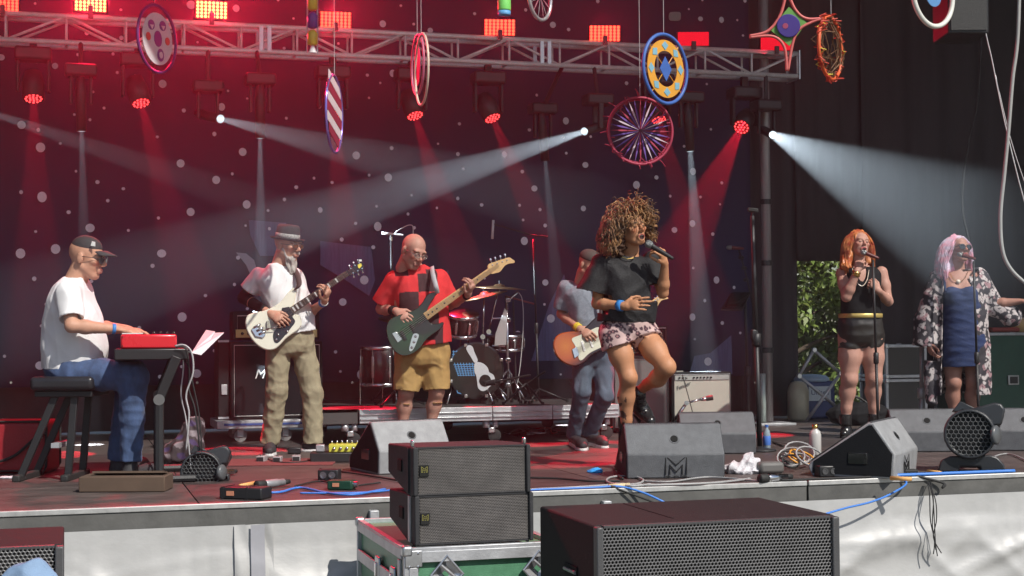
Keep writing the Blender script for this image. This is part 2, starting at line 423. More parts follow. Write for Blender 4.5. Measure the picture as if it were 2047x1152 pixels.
def drape_obj(name, label, p0, p1, z0, z1, amp=.045, wl=.3, seed=0, mat=None, cat_="curtain", group=None):
    f, n = drape_fn(p0, p1, z0, z1, amp, wl, seed)
    o = single(name, MB().grid(f, n, 6), mat or drape, label, cat_, group, smooth=True, solid=.006, recalc=False); return o
OX0, OX1 = oy(1597, 600, YB).x, oy(1684, 600, YB).x + .25
OZ = oy(1640, 522, YB).z
drape_obj("unseen_side_curtain", "black side curtain closing the left wing of the stage", (-3.6, 8.6), (-3.6, 14.4), 1.22, 7.5)  # both wing curtains are out of view, added to keep the stage dark
drape_obj("unseen_side_curtain", "black side curtain closing the right wing of the stage", (12.2, 14.4), (12.2, 8.6), 1.22, 7.5)
drape_obj("rear_curtain", "black curtain hanging right of the leafy opening behind the backing singers", (OX1, YB), (12.2, YB), 1.22, 7.5, .05, .5, 2)
drape_obj("rear_curtain", "short black curtain hanging above the leafy opening", (OX0, YB + .02), (OX1 + .4, YB + .08), OZ, 7.5, .03, .3, 3)
BX1 = oy(1500, 400, YB).x
drape_obj("rear_curtain", "narrow dark curtain behind the round metal pole", (BX1 - .1, YB + .1), (OX0 + .02, YB + .05), 1.22, 7.5, .04, .25, 4)
drape_obj("rear_curtain", "grey black curtain showing below the spotted backdrop", (-3.6, YB + .25), (BX1, YB + .25), 1.22, 7.5, .04, .6, 5, M("grey_drape", (.07, .062, .065), .85, var=.3, vs=4))
# ------------------------------------------------------------------ printed backdrop
bd = thing("starry_backdrop", "dark purple backdrop cloth printed with pale dots behind the band", "backdrop", (2, YB, 2))
bdm = M("backdrop_cloth", (.017, .017, .062), .8, var=.25, vs=1.3, stretch=(2, 2, .4))
ZB = oy(200, 772, YB).z
def bf(u, v):
    x = -3.5 + (BX1 + 3.5) * u; return Vector((x, YB - .022 * math.sin(x * 7.5 + .8 * math.sin(x * 2.3)) * (.5 + .5 * math.sin(x * 1.7)), 6.6 + (ZB - 6.6) * v))
part("cloth", MB().grid(bf, 160, 8), bdm, bd, smooth=True, solid=.004, recalc=False)
def bpt(px, py, o=.022): return oy(px, py, YB - o - .008)
BIG = [(43,250,8),(81,295,9),(84,394,9),(361,327,8),(432,360,8),(776,355,8),(1068,377,7),(712,311,8),(765,48,7),(785,147,7),(860,61,6),(1105,50,7),(1170,330,7),(1131,242,7),(1272,370,8),(1400,38,6),(1442,40,6),(1385,343,7),(41,507,9),(111,498,9),(180,456,9),(323,507,9),(364,634,9),(80,731,9),(393,747,9),(382,10,9),(2,115,7),(325,168,8),(110,132,6),(443,214,7),(485,304,8),(493,409,8),(381,424,8),(472,17,7),(728,560,9),(685,604,8),(755,453,8),(784,640,8),(722,749,9),(1048,482,8),(1101,637,9),(1090,565,7),(1035,668,7),(1348,460,7),(1384,447,7),(1330,545,8),(1432,560,7),(1415,723,9),(1384,634,7),(1008,309,6),(1058,260,4),(1312,355,5),(1230,420,6),(1166,417,6),(640,420,5)]
mb = MB(); rr = random.Random(11)
def disc(mb, c, rx, rz, tilt=0, y=-.003):
    n = 14; mb.add([c + Vector((math.cos(t) * rx, y, math.sin(t) * rz)) for t in [i * 2 * math.pi / n for i in range(n)]], [tuple(range(n))])
S = 1 / 215
for x, y, r in BIG: disc(mb, bpt(x, y), r * S, r * S * rr.uniform(.9, 1.2))
pts = [(x, y) for x, y, _ in BIG]
k = 0
while k < 190:
    x, y = rr.uniform(-60, 1490), rr.uniform(-60, 765)
    if min((x - a) ** 2 + (y - b) ** 2 for a, b in pts) < 30 ** 2: continue
    pts.append((x, y)); k += 1
    r = rr.choice([2.6, 3, 3.2, 3.6, 4.2]); disc(mb, bpt(x, y), r * S, r * S * rr.uniform(.9, 1.15))
part("printed_dots", mb, M("print_pale_dots", (.85, .8, .86), .8, var=.1), bd, kind="stuff", recalc=False)
mb = MB()
for poly in ([(1098,608),(1128,548),(1140,620),(1150,700),(1230,720),(1062,722),(1078,670)], [(640,482),(742,494),(750,560),(738,592),(690,560),(640,530)], [(880,560),(896,540),(900,600),(893,660),(886,620)],
             [(1378,748),(1388,712),(1420,706),(1462,670),(1464,748)], [(497,440),(572,446),(560,512),(520,512),(500,470)]):
    mb.add([bpt(x, y, .018) for x, y in poly], [tuple(range(len(poly)))])
part("peaks_and_lit_patches", mb, M("blue_violet_print_and_light", (.11, .12, .24), .8, var=.35, vs=6, stretch=(8, 1, .6)), bd, recalc=False)  # printed peaks, plus two left patches painting lit areas of the cloth
mb = MB(); mb.add([bpt(x, y, .02) for x, y in ((472,505),(492,507),(508,520),(515,545),(505,560),(492,530))], [tuple(range(6))])
part("printed_fin", mb, M("print_pale_fin", (.4, .38, .45), .8), bd, recalc=False)
mb = MB()
for i in range(26): disc(mb, bpt(-60 + i * 62 + 20, 765, .02), .011, .011)
part("grommets", mb, chrome, bd, kind="stuff", recalc=False)
badge = single("wall_badge", MB().add([bpt(1349 + 12 * math.copysign(abs(math.cos(t)) ** .5, math.cos(t)), 33 + 9 * math.copysign(abs(math.sin(t)) ** .5, math.sin(t)), .03) for t in [i * .3927 for i in range(16)]], [tuple(range(16))]), M("badge_grey", (.3, .3, .3), .5), "small pale rounded badge high on the dark backdrop right of centre", "badge", solid=.01, recalc=False)
# ------------------------------------------------------------------ round pole at the right end of the truss
PB = oy(1536, 835, 13.35); polex = PB.x
pole = thing("metal_pole", "tall round aluminium pole right of the music stand", "pole", (polex, 13.35, DECK))
part("tube", MB().cone((polex, 13.35, DECK + .03), (polex, 13.35, 7.5), .047, .047, 24), M("pole_metal", (.36, .34, .34), .45, .35, var=.25, vs=5, stretch=(4, 4, .5)), pole, smooth=True)
part("base_plate", MB().box((polex, 13.35, DECK + .012), (.4, .4, .024)), alumatte, pole, bevel=.004)
for z in (1.9, 2.75, 3.35): part("hose_clamp", MB().cone((polex, 13.35, z), (polex, 13.35, z + .05), .055, .055, 20), black, pole)
part("spigot", MB().cone((polex - .09, 13.28, DECK + .03), (polex - .09, 13.28, DECK + .5), .03, .03, 14), M("pale_green_metal", (.5, .6, .56), .4, .3), pole, smooth=True)
# ------------------------------------------------------------------ lighting truss
TY = 13.1
zt = (oy(4, 23, TY).z + oy(1590, 110, TY).z) / 2; zb = (oy(4, 75, TY).z + oy(1590, 156, TY).z) / 2
TX0, TX1 = XL + .3, oy(1594, 130, TY).x; TD = zt - zb
print("truss", zt, zb, oy(4, 23, TY).z, oy(1590, 110, TY).z, oy(4, 75, TY).z, oy(1590, 156, TY).z)
trussm = M("truss_aluminium", (.8, .79, .78), .45, .25, var=.15, vs=15)
tr = thing("lighting_truss", "silver box truss spanning the top of the stage with the red lamps on it", "truss", (TX0, TY, zb))
for y in (TY, TY + TD):
    for z in (zt, zb):
        part("chord", MB().cone((TX0, y, z), (TX1, y, z), .022, .022, 12), trussm, tr, smooth=True)
nb = int((TX1 - TX0) / .47); bw = (TX1 - TX0) / nb
vme = dme = None
for i in range(nb + 1):
    x = TX1 - i * bw
    for y in (TY, TY + TD):
        o = part("upright", MB().cone((x, y, zb), (x, y, zt), .011, .011, 8), trussm, tr, smooth=True)
        if i < nb:
            a, b = (zb, zt) if i % 2 else (zt, zb)
            part("diagonal", MB().cone((x, y, a), (x - bw, y, b), .012, .012, 8), trussm, tr, smooth=True)
    if i % 2 == 0:
        for z in (zt, zb): part("cross_bar", MB().cone((x, TY, z), (x, TY + TD, z), .011, .011, 8), trussm, tr, smooth=True)
for px in (530, 1090, -20):
    q = oy(px, 90, TY)
    for d_ in (-.035, .035):
        for y in (TY - .005, TY + TD): part("splice_plate", MB().box((q.x + d_, y, (zt + zb) / 2), (.04, .03, TD)), alu, tr, bevel=.003)
part("end_plate", MB().box((TX1 + .01, TY + TD / 2, (zt + zb) / 2), (.012, TD + .06, TD + .06)), alu, tr)
# ------------------------------------------------------------------ smoke in the air of the stage
sm = bpy.data.materials.new("smoke"); sm.use_nodes = True; t = sm.node_tree; t.nodes.remove(t.nodes["Principled BSDF"])
vp = t.nodes.new("ShaderNodeVolumePrincipled"); vp.inputs["Density"].default_value = .0115; vp.inputs["Anisotropy"].default_value = .5
vp.inputs["Color"].default_value = (.93, .92, .95, 1)
t.links.new(vp.outputs[0], t.nodes["Material Output"].inputs["Volume"])
hz = part("stage_smoke", MB().box(((-3.5 + 12.1) / 2, (8.24 + 14.2) / 2, (1.208 + 7.4) / 2), (15.6, 5.96, 6.19)), sm); hz["kind"] = "stuff"
# ------------------------------------------------------------------ lamps
def glow(name, col, st, mix=None):
    m = bpy.data.materials.new(name); m.use_nodes = True; t = m.node_tree; N = t.nodes; N.remove(N["Principled BSDF"])
    e = N.new("ShaderNodeEmission"); e.inputs[0].default_value = (*col, 1); e.inputs[1].default_value = st
    if mix is not None:
        tr_ = N.new("ShaderNodeBsdfTransparent"); x = N.new("ShaderNodeMixShader"); x.inputs[0].default_value = mix
        t.links.new(tr_.outputs[0], x.inputs[1]); t.links.new(e.outputs[0], x.inputs[2]); t.links.new(x.outputs[0], N["Material Output"].inputs[0])
    else: t.links.new(e.outputs[0], N["Material Output"].inputs[0])
    try: m.cycles.emission_sampling = 'NONE'
    except Exception: pass
    return m
g_red = glow("red_led", (1, .09, .04), 3.4); g_hot = glow("hot_orange_led", (1, .42, .12), 4); g_rim = glow("red_led_glow", (1, .01, .03), .9)
g_dot = glow("red_led_dot", (1, .06, .06), 4, .55); g_dim = glow("red_lens", (1, .01, .03), .35, .4); g_white = glow("white_lens", (.75, .92, 1), 1.3, .5)
def lamp(name, parent, kind, loc, tgt, energy, col, **k):
    l = bpy.data.lights.new(name, kind); l.energy = energy; l.color = col
    for a, b in k.items(): setattr(l, a, b)
    o = bpy.data.objects.new(name, l); link(o)
    d = (Vector(tgt) - Vector(loc)).normalized(); q = d.to_track_quat('-Z', 'Y').to_matrix().to_4x4(); q.translation = loc
    o.parent = parent; o.matrix_basis = WM[parent].inverted() @ q; return o
panels = [(5, 5, 34, 32, 0, "cut by the left edge of the picture"), (181, 6, 66, 34, 1, "second, glowing orange"), (423, 20, 62, 34, 1, "third, glowing orange"), (671, 40, 60, 32, 2, "fourth from the left"),
          (999, 55, 58, 32, 0, "below the green and blue cylinder"), (1209, 67, 57, 31, 0, "left of the gold round emblem"), (1386, 78, 55, 27, 3, "just right of the gold round emblem"), (1552, 88, 54, 26, 3, "behind the pink framed star")]
for px, py, w, h, kd, wh in panels:
    c = oy(px, py, TY - .02); d = pix(c)[2]; sc = d / FPX; W2, H2 = 62 * sc, h * sc
    fw = (CAMP + Vector((1.0, 0, -.4)) - c).normalized(); fw = Vector((fw.x * .8, fw.y, fw.z * .6)).normalized()
    xx = fw.cross(UP).normalized(); zz = xx.cross(fw).normalized()
    t = thing("red_led_panel", "rectangular LED lamp on top of the truss, " + wh, "stage lamp", c - UP * .1, group="red LED panels on top of the truss")
    part("housing", MB().box(c - fw * .05, (W2 * 1.04, .09, H2 * 1.06), (xx, fw, zz)), black, t, bevel=.006)
    part("yoke", MB().tube([c - xx * W2 * .55 - fw * .05, c - xx * W2 * .55 - zz * H2 * .7 - fw * .05, c + xx * W2 * .55 - zz * H2 * .7 - fw * .05, c + xx * W2 * .55 - fw * .05], .008, 6), black, t)
    part("clamp", MB().box((c.x, c.y - .0, (c.z + zt) / 2 - .02), (.04, .04, abs(c.z - zt) * .9)), black, t)
    part("face_glow", MB().box(c - fw * .002, (W2, .004, H2), (xx, fw, zz)), g_rim, t)
    mb = MB()
    for i in range(8):
        for j in range(5):
            q = c + xx * W2 * ((i + .5) / 8 - .5) + zz * H2 * ((j + .5) / 5 - .5) + fw * .003
            mb.cone(q, q + fw * .006, W2 * .052, W2 * .03, 8)
    part("led_grid", mb, g_hot if kd == 1 else (g_red if kd != 3 else g_rim), t, kind="stuff")
    lamp("led_light", t, 'AREA', c + fw * .03, c + fw * 2 + Vector((0, 0, .25)), {0: 9, 1: 90, 2: 38, 3: 2}[kd], (1, .01, .05), size=.25, spread=R_(150))
def head_mesh(c, d, rad, L, wall=.006):
    """hollow lamp head, open at the lens"""
    d = Vector(d).normalized(); b = c - d * L
    return MB().lathe(b, d, [(rad * .5, -.08), (rad * .9, -.05), (rad * 1.15, L * .2), (rad * 1.12, L), (rad, L), (rad * .98, .03)], 24)
def openhead(c, d, rad, L):
    mb = MB(); d = Vector(d).normalized(); b = c - d * L; t = d; u = t.orthogonal().normalized(); w = t.cross(u); n = 24
    prof = [(.004, -.06), (rad * .9, -.05), (rad * 1.18, L * .2), (rad * 1.14, L), (rad * 1.02, L), (rad * 1.0, .0), (.004, -.04)]
    vs = []
    for r, h in prof: vs += [b + t * h + (u * math.cos(i * 2 * math.pi / n) + w * math.sin(i * 2 * math.pi / n)) * r for i in range(n)]
    return mb.add(vs, [(j * n + i, j * n + (i + 1) % n, (j + 1) * n + (i + 1) % n, (j + 1) * n + i) for j in range(len(prof) - 1) for i in range(n)])
reds = [(67, 198, 74, 460, 0, "leftmost"), (282, 207, 352, 470, 0, "second from the left"), (667, 230, 690, 500, 0, "behind the striped hoop"),
        (830, 232, 905, 470, 0, "above the bald bassist"), (985, 237, 1085, 470, 0, "just right of centre"), (1318, 240, 1390, 500, 0, "seen through the spoked wheel"), (1482, 255, 1400, 420, -.6, "rightmost")]
for px, py, tx, ty, k_, wh in reds:
    c = oy(px, py, TY + .1); dd = pix(c)[2]; tg = od(tx, ty, dd - .45 + k_); d = (tg - c).normalized()
    t = thing("moving_head_lamp", "black moving head lamp with a round red LED face, " + wh, "stage lamp", (c.x, c.y, zb - .02), group="red moving heads hung under the truss")
    L = .2; rad = .078
    part("head", openhead(c, d, rad, L), black, t, smooth=True)
    hc = c - d * .12
    for s in (-1, 1): part("yoke_arm", MB().box(hc + Vector((s * .125, 0, .1)), (.03, .09, .3)), black, t, bevel=.012)
    bt = hc.z + .22
    part("base", MB().box((hc.x, hc.y, bt + .05), (.3, .22, .11)), black, t, bevel=.02)
    part("clamp", MB().box((hc.x, hc.y, (bt + .1 + zb) / 2), (.06, .05, max(.03, zb - bt - .1))), black, t)
    u = d.orthogonal().normalized(); w = d.cross(u); mb = MB()
    for rng, n in ((0, 1), (.4, 6), (.8, 12)):
        for i in range(n):
            q = c + (u * math.cos(i * 6.283 / n + rng) + w * math.sin(i * 6.283 / n + rng)) * rng * rad
            mb.cone(q - d * .002, q + d * .004, rad * .13, rad * .1, 8)
    part("led_ring", mb, g_dot, t, kind="stuff")
    part("lens", MB().cone(c - d * .012, c - d * .01, rad, rad, 20), g_dim, t)
    lamp("beam", t, 'SPOT', c - d * .17, tg, 9500, (1, .01, .04), spot_size=R_(14), spot_blend=.25, shadow_soft_size=.01)
whites = [(163, 263, 178, 900, .1, 45000, 5, "above the keyboard player", 12.9), (520, 277, 524, 900, .1, 75000, 5, "above the hatted guitarist", 12.9), (441, 238, 1000, 378, -3.2, 15000, 5.5, "sweeping right", 12.9),
          (1168, 263, 560, 462, -3.3, 48000, 6.2, "brightest, sweeping left", 12.85), (1545, 270, 1930, 462, -4.2, 21000, 11.5, "in front of the round pole", 12.9), (1380, 303, 1420, 900, 0, 90000, 7, "above the amplifiers", 12.9),
          (1090, 322, 1125, 700, .2, 40000, 5.5, "faint, above the rear guitarist", 13.75), (-20, 225, 620, 440, .5, 30000, 7, "cut by the left picture edge", 12.9)]
for px, py, tx, ty, k_, en, sz, wh, YL in whites:
    c = oy(px, py, YL); dd = pix(c)[2]; tg = od(tx, ty, dd + k_); d = (tg - c).normalized()
    t = thing("beam_lamp", "black beam lamp throwing a white shaft of light, " + wh, "stage lamp", (c.x, c.y, zb - .02), group="white beam lamps under the truss")
    rad = .036; L = min(.42, rad / math.tan(R_(sz / 2)) * 1.0)
    part("head", openhead(c, d, rad, L), black, t, smooth=True)
    hc = c - d * L * .6
    side = Vector((0, 1, 0)) if abs(d.x) > .5 else Vector((1, 0, 0))
    for s in (-1, 1): part("yoke_arm", MB().box(hc + side * s * .08 + Vector((0, 0, .1)), (.05, .028, .26) if side.y else (.028, .05, .26)), black, t, bevel=.01)
    bt = hc.z + .2
    part("base", MB().box((hc.x, hc.y, bt + .05), (.26, .2, .1)), black, t, bevel=.02)
    part("hanger", MB().cone((hc.x, hc.y, bt + .05), (hc.x, TY, max(zb, bt + .1)), .02, .02, 8), black, t)
    part("lens", MB().cone(c - d * .004, c - d * .002, rad, rad, 20), g_white, t)
    lamp("beam", t, 'SPOT', c - d * (L - .01), tg, en, (.74, .9, 1), spot_size=R_(sz), spot_blend=.35, shadow_soft_size=.004)
# ------------------------------------------------------------------ trees behind the opening
bark = M("bark", (.09, .065, .045), .9, bump=.5, bs=25)
def tree(x, y, h, w, seed, label, nl=9000):
    rs = np.random.RandomState(seed)
    t = thing("leafy_tree", label, "tree", (x, y, 0), group="leafy trees behind the stage")
    mb = MB(); mb.tube(cat([(x, y, -.05), (x + .1, y, h * .25), (x - .05, y + .1, h * .5), (x + .1, y, h * .85)], 5), np.linspace(.2, .05, 16), 10)
    for i in range(14):
        a = rs.uniform(0, 6.28); z0 = h * rs.uniform(.1, .7); L = w * rs.uniform(.5, .95)
        mb.tube(cat([(x, y, z0), (x + math.cos(a) * L * .5, y + math.sin(a) * L * .5, z0 + L * .25), (x + math.cos(a) * L, y + math.sin(a) * L, z0 + L * .35)], 4), np.linspace(.06, .012, 9), 6)
    part("trunk", mb, bark, t, smooth=True)
    cl = rs.normal(size=(70, 3)); cl /= np.linalg.norm(cl, axis=1)[:, None]; cl *= rs.uniform(.45, 1, (70, 1)) ** .5
    cl = cl * np.array([w, w, h * .5]) + np.array([x, y, h * .52]); rad = rs.uniform(.25, .6, 70)
    ci = rs.randint(0, 70, nl); dv = rs.normal(size=(nl, 3)); dv /= np.linalg.norm(dv, axis=1)[:, None]
    P = cl[ci] + dv * (rad[ci] * rs.uniform(.5, 1.05, nl))[:, None]
    nrm = dv + rs.normal(size=(nl, 3)) * .6 + np.array([0, -.3, .4]); nrm /= np.linalg.norm(nrm, axis=1)[:, None]
    a = np.cross(nrm, rs.normal(size=(nl, 3))); a /= np.linalg.norm(a, axis=1)[:, None]; b = np.cross(nrm, a)
    s = rs.uniform(.035, .075, nl)[:, None]
    V = np.stack([P - a * s * 1.6, P - b * s * .7 + nrm * s * .2, P + a * s * 1.6 - nrm * s * .5, P + b * s * .7 + nrm * s * .2], 1).reshape(-1, 3)
    Q = np.arange(nl * 4).reshape(-1, 4)
    base = np.array([.13, .2, .045]); c = base * rs.uniform(.55, 1.5, (nl, 1)) * np.array([1, 1, 1]) + rs.uniform(0, .04, (nl, 1)) * np.array([1, .6, 0])
    me = qmesh(V, Q, np.repeat(c, 4, 0)); part("crown", me, M("leaves", (1, 1, 1), .5, attr=True, var=.1), t, kind="stuff", recalc=False)
cxo = oy(1640, 600, 24)
tree(cxo.x - .2, 25, 5.6, 1.7, 1, "bushy green tree filling the opening left of the red haired singer", 16000)
tree(cxo.x + 2.6, 27, 7, 2.2, 2, "green tree behind the stage, right of the one seen in the opening")
tree(cxo.x - 3.0, 28, 6.5, 2.2, 3, "green tree behind the stage, left of the one seen in the opening")
tree(cxo.x + .6, 31, 7.5, 3, 4, "taller tree behind the one filling the opening", 14000)
# ================================================================== people
def headframe(c, face, pitch=0, roll=0, s=1.0):
    f = facing(face); l = leftof(face); p = R_(pitch); r = R_(roll)
    f2 = f * math.cos(p) + UP * math.sin(p); u = UP * math.cos(p) - f * math.sin(p)
    u2 = u * math.cos(r) + l * math.sin(r); l2 = l * math.cos(r) - u * math.sin(r)
    return (Vector(c), l2, f2, u2, s)
def hp(H, x, y, z): return H[0] + (H[1] * x + H[2] * y + H[3] * z) * H[4]
def head_prims(H, female=False, mouth=0, beard=False, jaw=1.0):
    s = H[4]; ax = (H[1], H[2], H[3]); e = lambda c, r, k=.015, op='u': ell(hp(H, *c), tuple(q * s for q in r), ax, k, op)
    c = lambda a, b, ra, rb=None, k=.012, **q: cap(hp(H, *a), hp(H, *b), ra * s, (rb or ra) * s, k, **q)
    P = [e((0, -.014, .034), (.075, .094, .084)), e((0, .03, -.03), (.06 * jaw, .058, .078), .02), e((0, .062, -.093), (.026, .024, .021), .02)]
    for q in (-1, 1):
        P += [c((q * .052 * jaw, .002, -.05), (q * .02, .06, -.093), .017, .015, .02), e((q * .04, .062, -.014), (.024, .022, .018), .015),
              e((q * .078, -.006, -.006), (.009, .02, .031), .006), c((q * .01, .1, -.029), (q * .011, .098, -.029), .0085, k=.006)]
    P += [c((-.04, .078, .026), (.04, .078, .026), .011, k=.02), c((0, .09, .012), (0, .111, -.02), .007, .0115, .01)]
    for q in (-1, 1): P += [e((q * .031, .096, .004), (.019, .012, .011), .012, 's'), e((q * .031, .078, .002), (.013, .013, .0125), .003)]
    if mouth:
        P += [e((0, .085, -.062 - mouth * .4), (.028, .018, .018 + mouth), .01), e((0, .1, -.064 - mouth * .45), (.019 , .022, .005 + mouth), .005, 's')]
    else: P += [c((-.019, .088, -.055), (.019, .088, -.055), .0075, k=.006), c((-.016, .088, -.0665), (.016, .088, -.0665), .0085, k=.006), c((-.022, .1, -.061), (.022, .1, -.061), .0028, k=.002, op='s')]
    P += [c((0, -.022, -.03), (0, -.035, -.14), .053 if not female else .046, .056 if not female else .047, .02)]
    return P
def arm_prims(sh, el, wr, k=1.0, mus=1.0):
    sh, el, wr = Vector(sh), Vector(el), Vector(wr)
    m = el.lerp(wr, .3); b = sh.lerp(el, .45)
    return [cap(sh, b, .053 * k, .046 * k * mus, .03), cap(b, el, .046 * k * mus, .037 * k, .03), cap(el, m, .038 * k, .041 * k, .02), cap(m, wr, .041 * k, .026 * k, .02)]
def leg_prims(hip, kn, an, k=1.0, calfdir=None):
    hip, kn, an = Vector(hip), Vector(kn), Vector(an); c = kn.lerp(an, .33)
    if calfdir is not None: c = c + Vector(calfdir) * .018
    t = hip.lerp(kn, .5)
    return [cap(hip, t, .088 * k, .077 * k, .03), cap(t, kn, .077 * k, .054 * k, .03), cap(kn, c, .053 * k, .054 * k, .03), cap(c, kn.lerp(an, .72), .054 * k, .036 * k, .03), cap(kn.lerp(an, .72), an, .036 * k, .033 * k, .02), ell(kn + (Vector(calfdir) * -.018 if calfdir is not None else Vector((0, 0, 0))), (.042 * k,) * 3, None, .03)]
def hand_prims(wr, d, n, th, curl=(35, 40, 30), s=1.0, spread=.0215, thumb=None):
    """wr wrist, d direction of the palm, n back of the hand, th side of the thumb"""
    wr = Vector(wr); d = Vector(d).normalized(); n = Vector(n); n = (n - d * n.dot(d)).normalized(); t = d.cross(n)
    if t.dot(Vector(th)) < 0: t = -t
    P = [cap(wr, wr + d * .02 * s, .026 * s, .03 * s, .01, flat=(n, .75)), cap(wr + d * .02 * s, wr + d * .075 * s, .033 * s, .036 * s, .012, flat=(n, .42)),
         cap(wr + d * .06 * s + t * .014 * s, wr + d * .078 * s - t * .022 * s, .019 * s, .017 * s, .012, flat=(n, .75))]
    for i in range(4):
        o = 1.5 - i; L = (.042, .046, .043, .034)[i] * s; r = (.0088, .009, .0086, .0078)[i] * s
        a = wr + d * (.088 - .004 * abs(o - .5)) * s + t * o * spread * s; ang = 0; p = a
        for j in range(3):
            ang += R_(curl[j] + (i - 1.5) * 3); q = p + (d * math.cos(ang) - n * math.sin(ang) + t * o * .05).normalized() * L * (1, .72, .56)[j]
            P.append(cap(p, q, r * (1.05 - .08 * j), r * (.98 - .08 * j), .0045)); p = q
    tb = wr + d * .03 * s + t * .026 * s - n * .004; t1 = tb + (d * .6 + t * .7 - n * .35).normalized() * .038 * s
    t2 = (t1 + (d * .85 + t * .2 - n * .45).normalized() * .032 * s) if thumb is None else t1 + Vector(thumb).normalized() * .032 * s
    t3 = (t2 + (d * .9 - t * .1 - n * .4).normalized() * .024 * s) if thumb is None else t2 + Vector(thumb).normalized() * .024 * s
    return P + [cap(tb, t1, .0155 * s, .0115 * s, .012), cap(t1, t2, .011 * s, .0098 * s, .005), cap(t2, t3, .0098 * s, .0085 * s, .004)]
def skin_col(base, H, lips=(.42, .12, .11), brow=(.12, .08, .05), extra=None, eyes=True, stub=None):
    base = np.array(base)
    def f(P):
        n = len(P); C = np.tile(base, (n, 1)); s = H[4]
        q = P - _v(H[0]); x, y, z = q @ _v(H[1]) / s, q @ _v(H[2]) / s, q @ _v(H[3]) / s
        near = (np.abs(x) < .12) & (np.abs(y) < .14) & (np.abs(z) < .14)
        def mix(m, c, a=1.0):
            m = np.clip(m, 0, 1)[:, None] * a * near[:, None]; C[:] = C * (1 - m) + np.array(c) * m
        red = np.array(base) * np.array([1.12, .8, .75])
        mix(1.2 - ((np.abs(x) - .042) / .02) ** 2 - ((z + .02) / .02) ** 2 - (y < .04) * 9, red, .7)
        mix(1.2 - (x / .015) ** 2 - ((z + .018) / .014) ** 2 - (y < .09) * 9, red, .6)
        if stub: mix(1.5 - ((z + .09) / .05) ** 2 - (y < .02) * 9, np.array(base) * np.array(stub), .5)
        mix((1.15 - (x / .024) ** 2 - ((z + .0615) / .0135) ** 2 - (y < .078) * 9) * 3, lips)
        mix((1.1 - ((np.abs(x) - .032) / .022) ** 2 - ((z - .024 - .05 * (.04 - np.abs(x))) / .0055) ** 2 - (y < .06) * 9) * 2, brow)
        if eyes: mix((1.1 - ((np.abs(x) - .031) / .015) ** 2 - ((z - .001) / .005) ** 2 - (y < .06) * 9) * 2, (.06, .035, .03))
        if extra: extra(P, C, x, y, z)
        return C
    return f
skinm = M("skin", (1, 1, 1), .56, attr=True, var=.08, vs=40, bump=.12, bs=320, spec=.4)
MOUTH = (.05, .012, .014)
def mouth_extra(zc, hz):
    def f(P, C, x, y, z):
        d = (x / .019) ** 2 + ((z - zc) / hz) ** 2
        m = (d < 1.02) & (y > .05) & (y < .106); C[m] = MOUTH
        t = m & (z > zc + hz * .48) & (np.abs(x) < .015); C[t] = (.75, .72, .68)
    return f
def person(label, loc, prims, colf, h=.0062):
    t = thing("person", label, "person", loc)
    P, Q = sdf(prims, h); part("body", qmesh(P, Q, colf(P)), skinm, t, recalc=False); return t
def shoe(t, an, toe, mat, sole, h=.1, w=.045, name="shoe", high=0, label=None, solew=None):
    an = Vector(an); toe = Vector(toe); zg = toe.z; d = (toe - an); d.z = 0; L = max(d.length, .05); d.normalize(); s = d.cross(UP)
    heel = Vector((an.x, an.y, zg)) - d * .055
    P = [cap(heel + d * .035 + UP * .045, heel + d * .05 + UP * (.1 + high), .04, .043, .02), cap(heel + d * .04 + UP * .04, toe - d * .1 + UP * .045, .038, .043, .03, flat=(s, 1.05)),
         cap(toe - d * .1 + UP * .04, toe - d * .035 + UP * .033, .044, .034, .03)]
    if high: P.append(cap(an + UP * .0, an + UP * (high + .03), .046, .052, .02, ends=True))
    fl = (_v(Vector((0, 0, 1))), None)
    def fz(X, Y, Z): return (zg + .016) - Z + 0 * X + 0 * Y
    P.append((fz, _v(heel) - .2, _v(toe) + .2, 0, 'i'))
    sh = cloth(name, P, mat, t, .006, 0, label=label)
    Ps = [cap(heel + d * .035, toe - d * .11, .043, .046, .03), cap(toe - d * .11, toe - d * .04, .047, .038, .03)]
    def fs(X, Y, Z): return np.abs(Z - (zg + .0125)) - .0125 + 0 * X + 0 * Y
    Ps.append((fs, _v(heel) - .2, _v(toe) + .2, 0, 'i'))
    cloth("sole", Ps, sole, sh, .006, 0); return sh
def laces(t, an, toe, mat):
    pass
def glasses(t, H, lens, frame, r=.021, w=.033, label=None, shape=1.0):
    mb = MB()
    for q in (-1, 1):
        pts = [hp(H, q * w + math.cos(a) * r * 1.15, .105 - .008 * abs(math.cos(a)) * (q * math.cos(a) > 0), .003 + math.sin(a) * r * .8 * shape) for a in [i * .449 for i in range(14)]]
        mb.tube(pts, .0022, 6, closed=True)
        mb.tube([hp(H, q * (w + r * 1.1), .1, .008), hp(H, q * .074, .06, .008), hp(H, q * .083, .0, .006)], .0022, 6)
    mb.tube([hp(H, -.012, .108, .006), hp(H, .012, .108, .006)], .0022, 6)
    g = part("glasses", mb, frame, t, label=label, smooth=True)
    mb = MB()
    for q in (-1, 1):
        mb.add([hp(H, q * w + math.cos(a) * r * 1.12, .1045 - .008 * abs(math.cos(a)) * (q * math.cos(a) > 0), .003 + math.sin(a) * r * .78 * shape) for a in [i * .449 for i in range(14)]], [tuple(range(14))])
    part("lens", mb, lens, g, solid=.002, recalc=False)
shades = M("dark_lens", (.012, .012, .014), .08, spec=.8); frameb = M("glasses_frame", (.03, .025, .02), .3); framem = M("wire_frame", (.35, .33, .3), .3, .8)
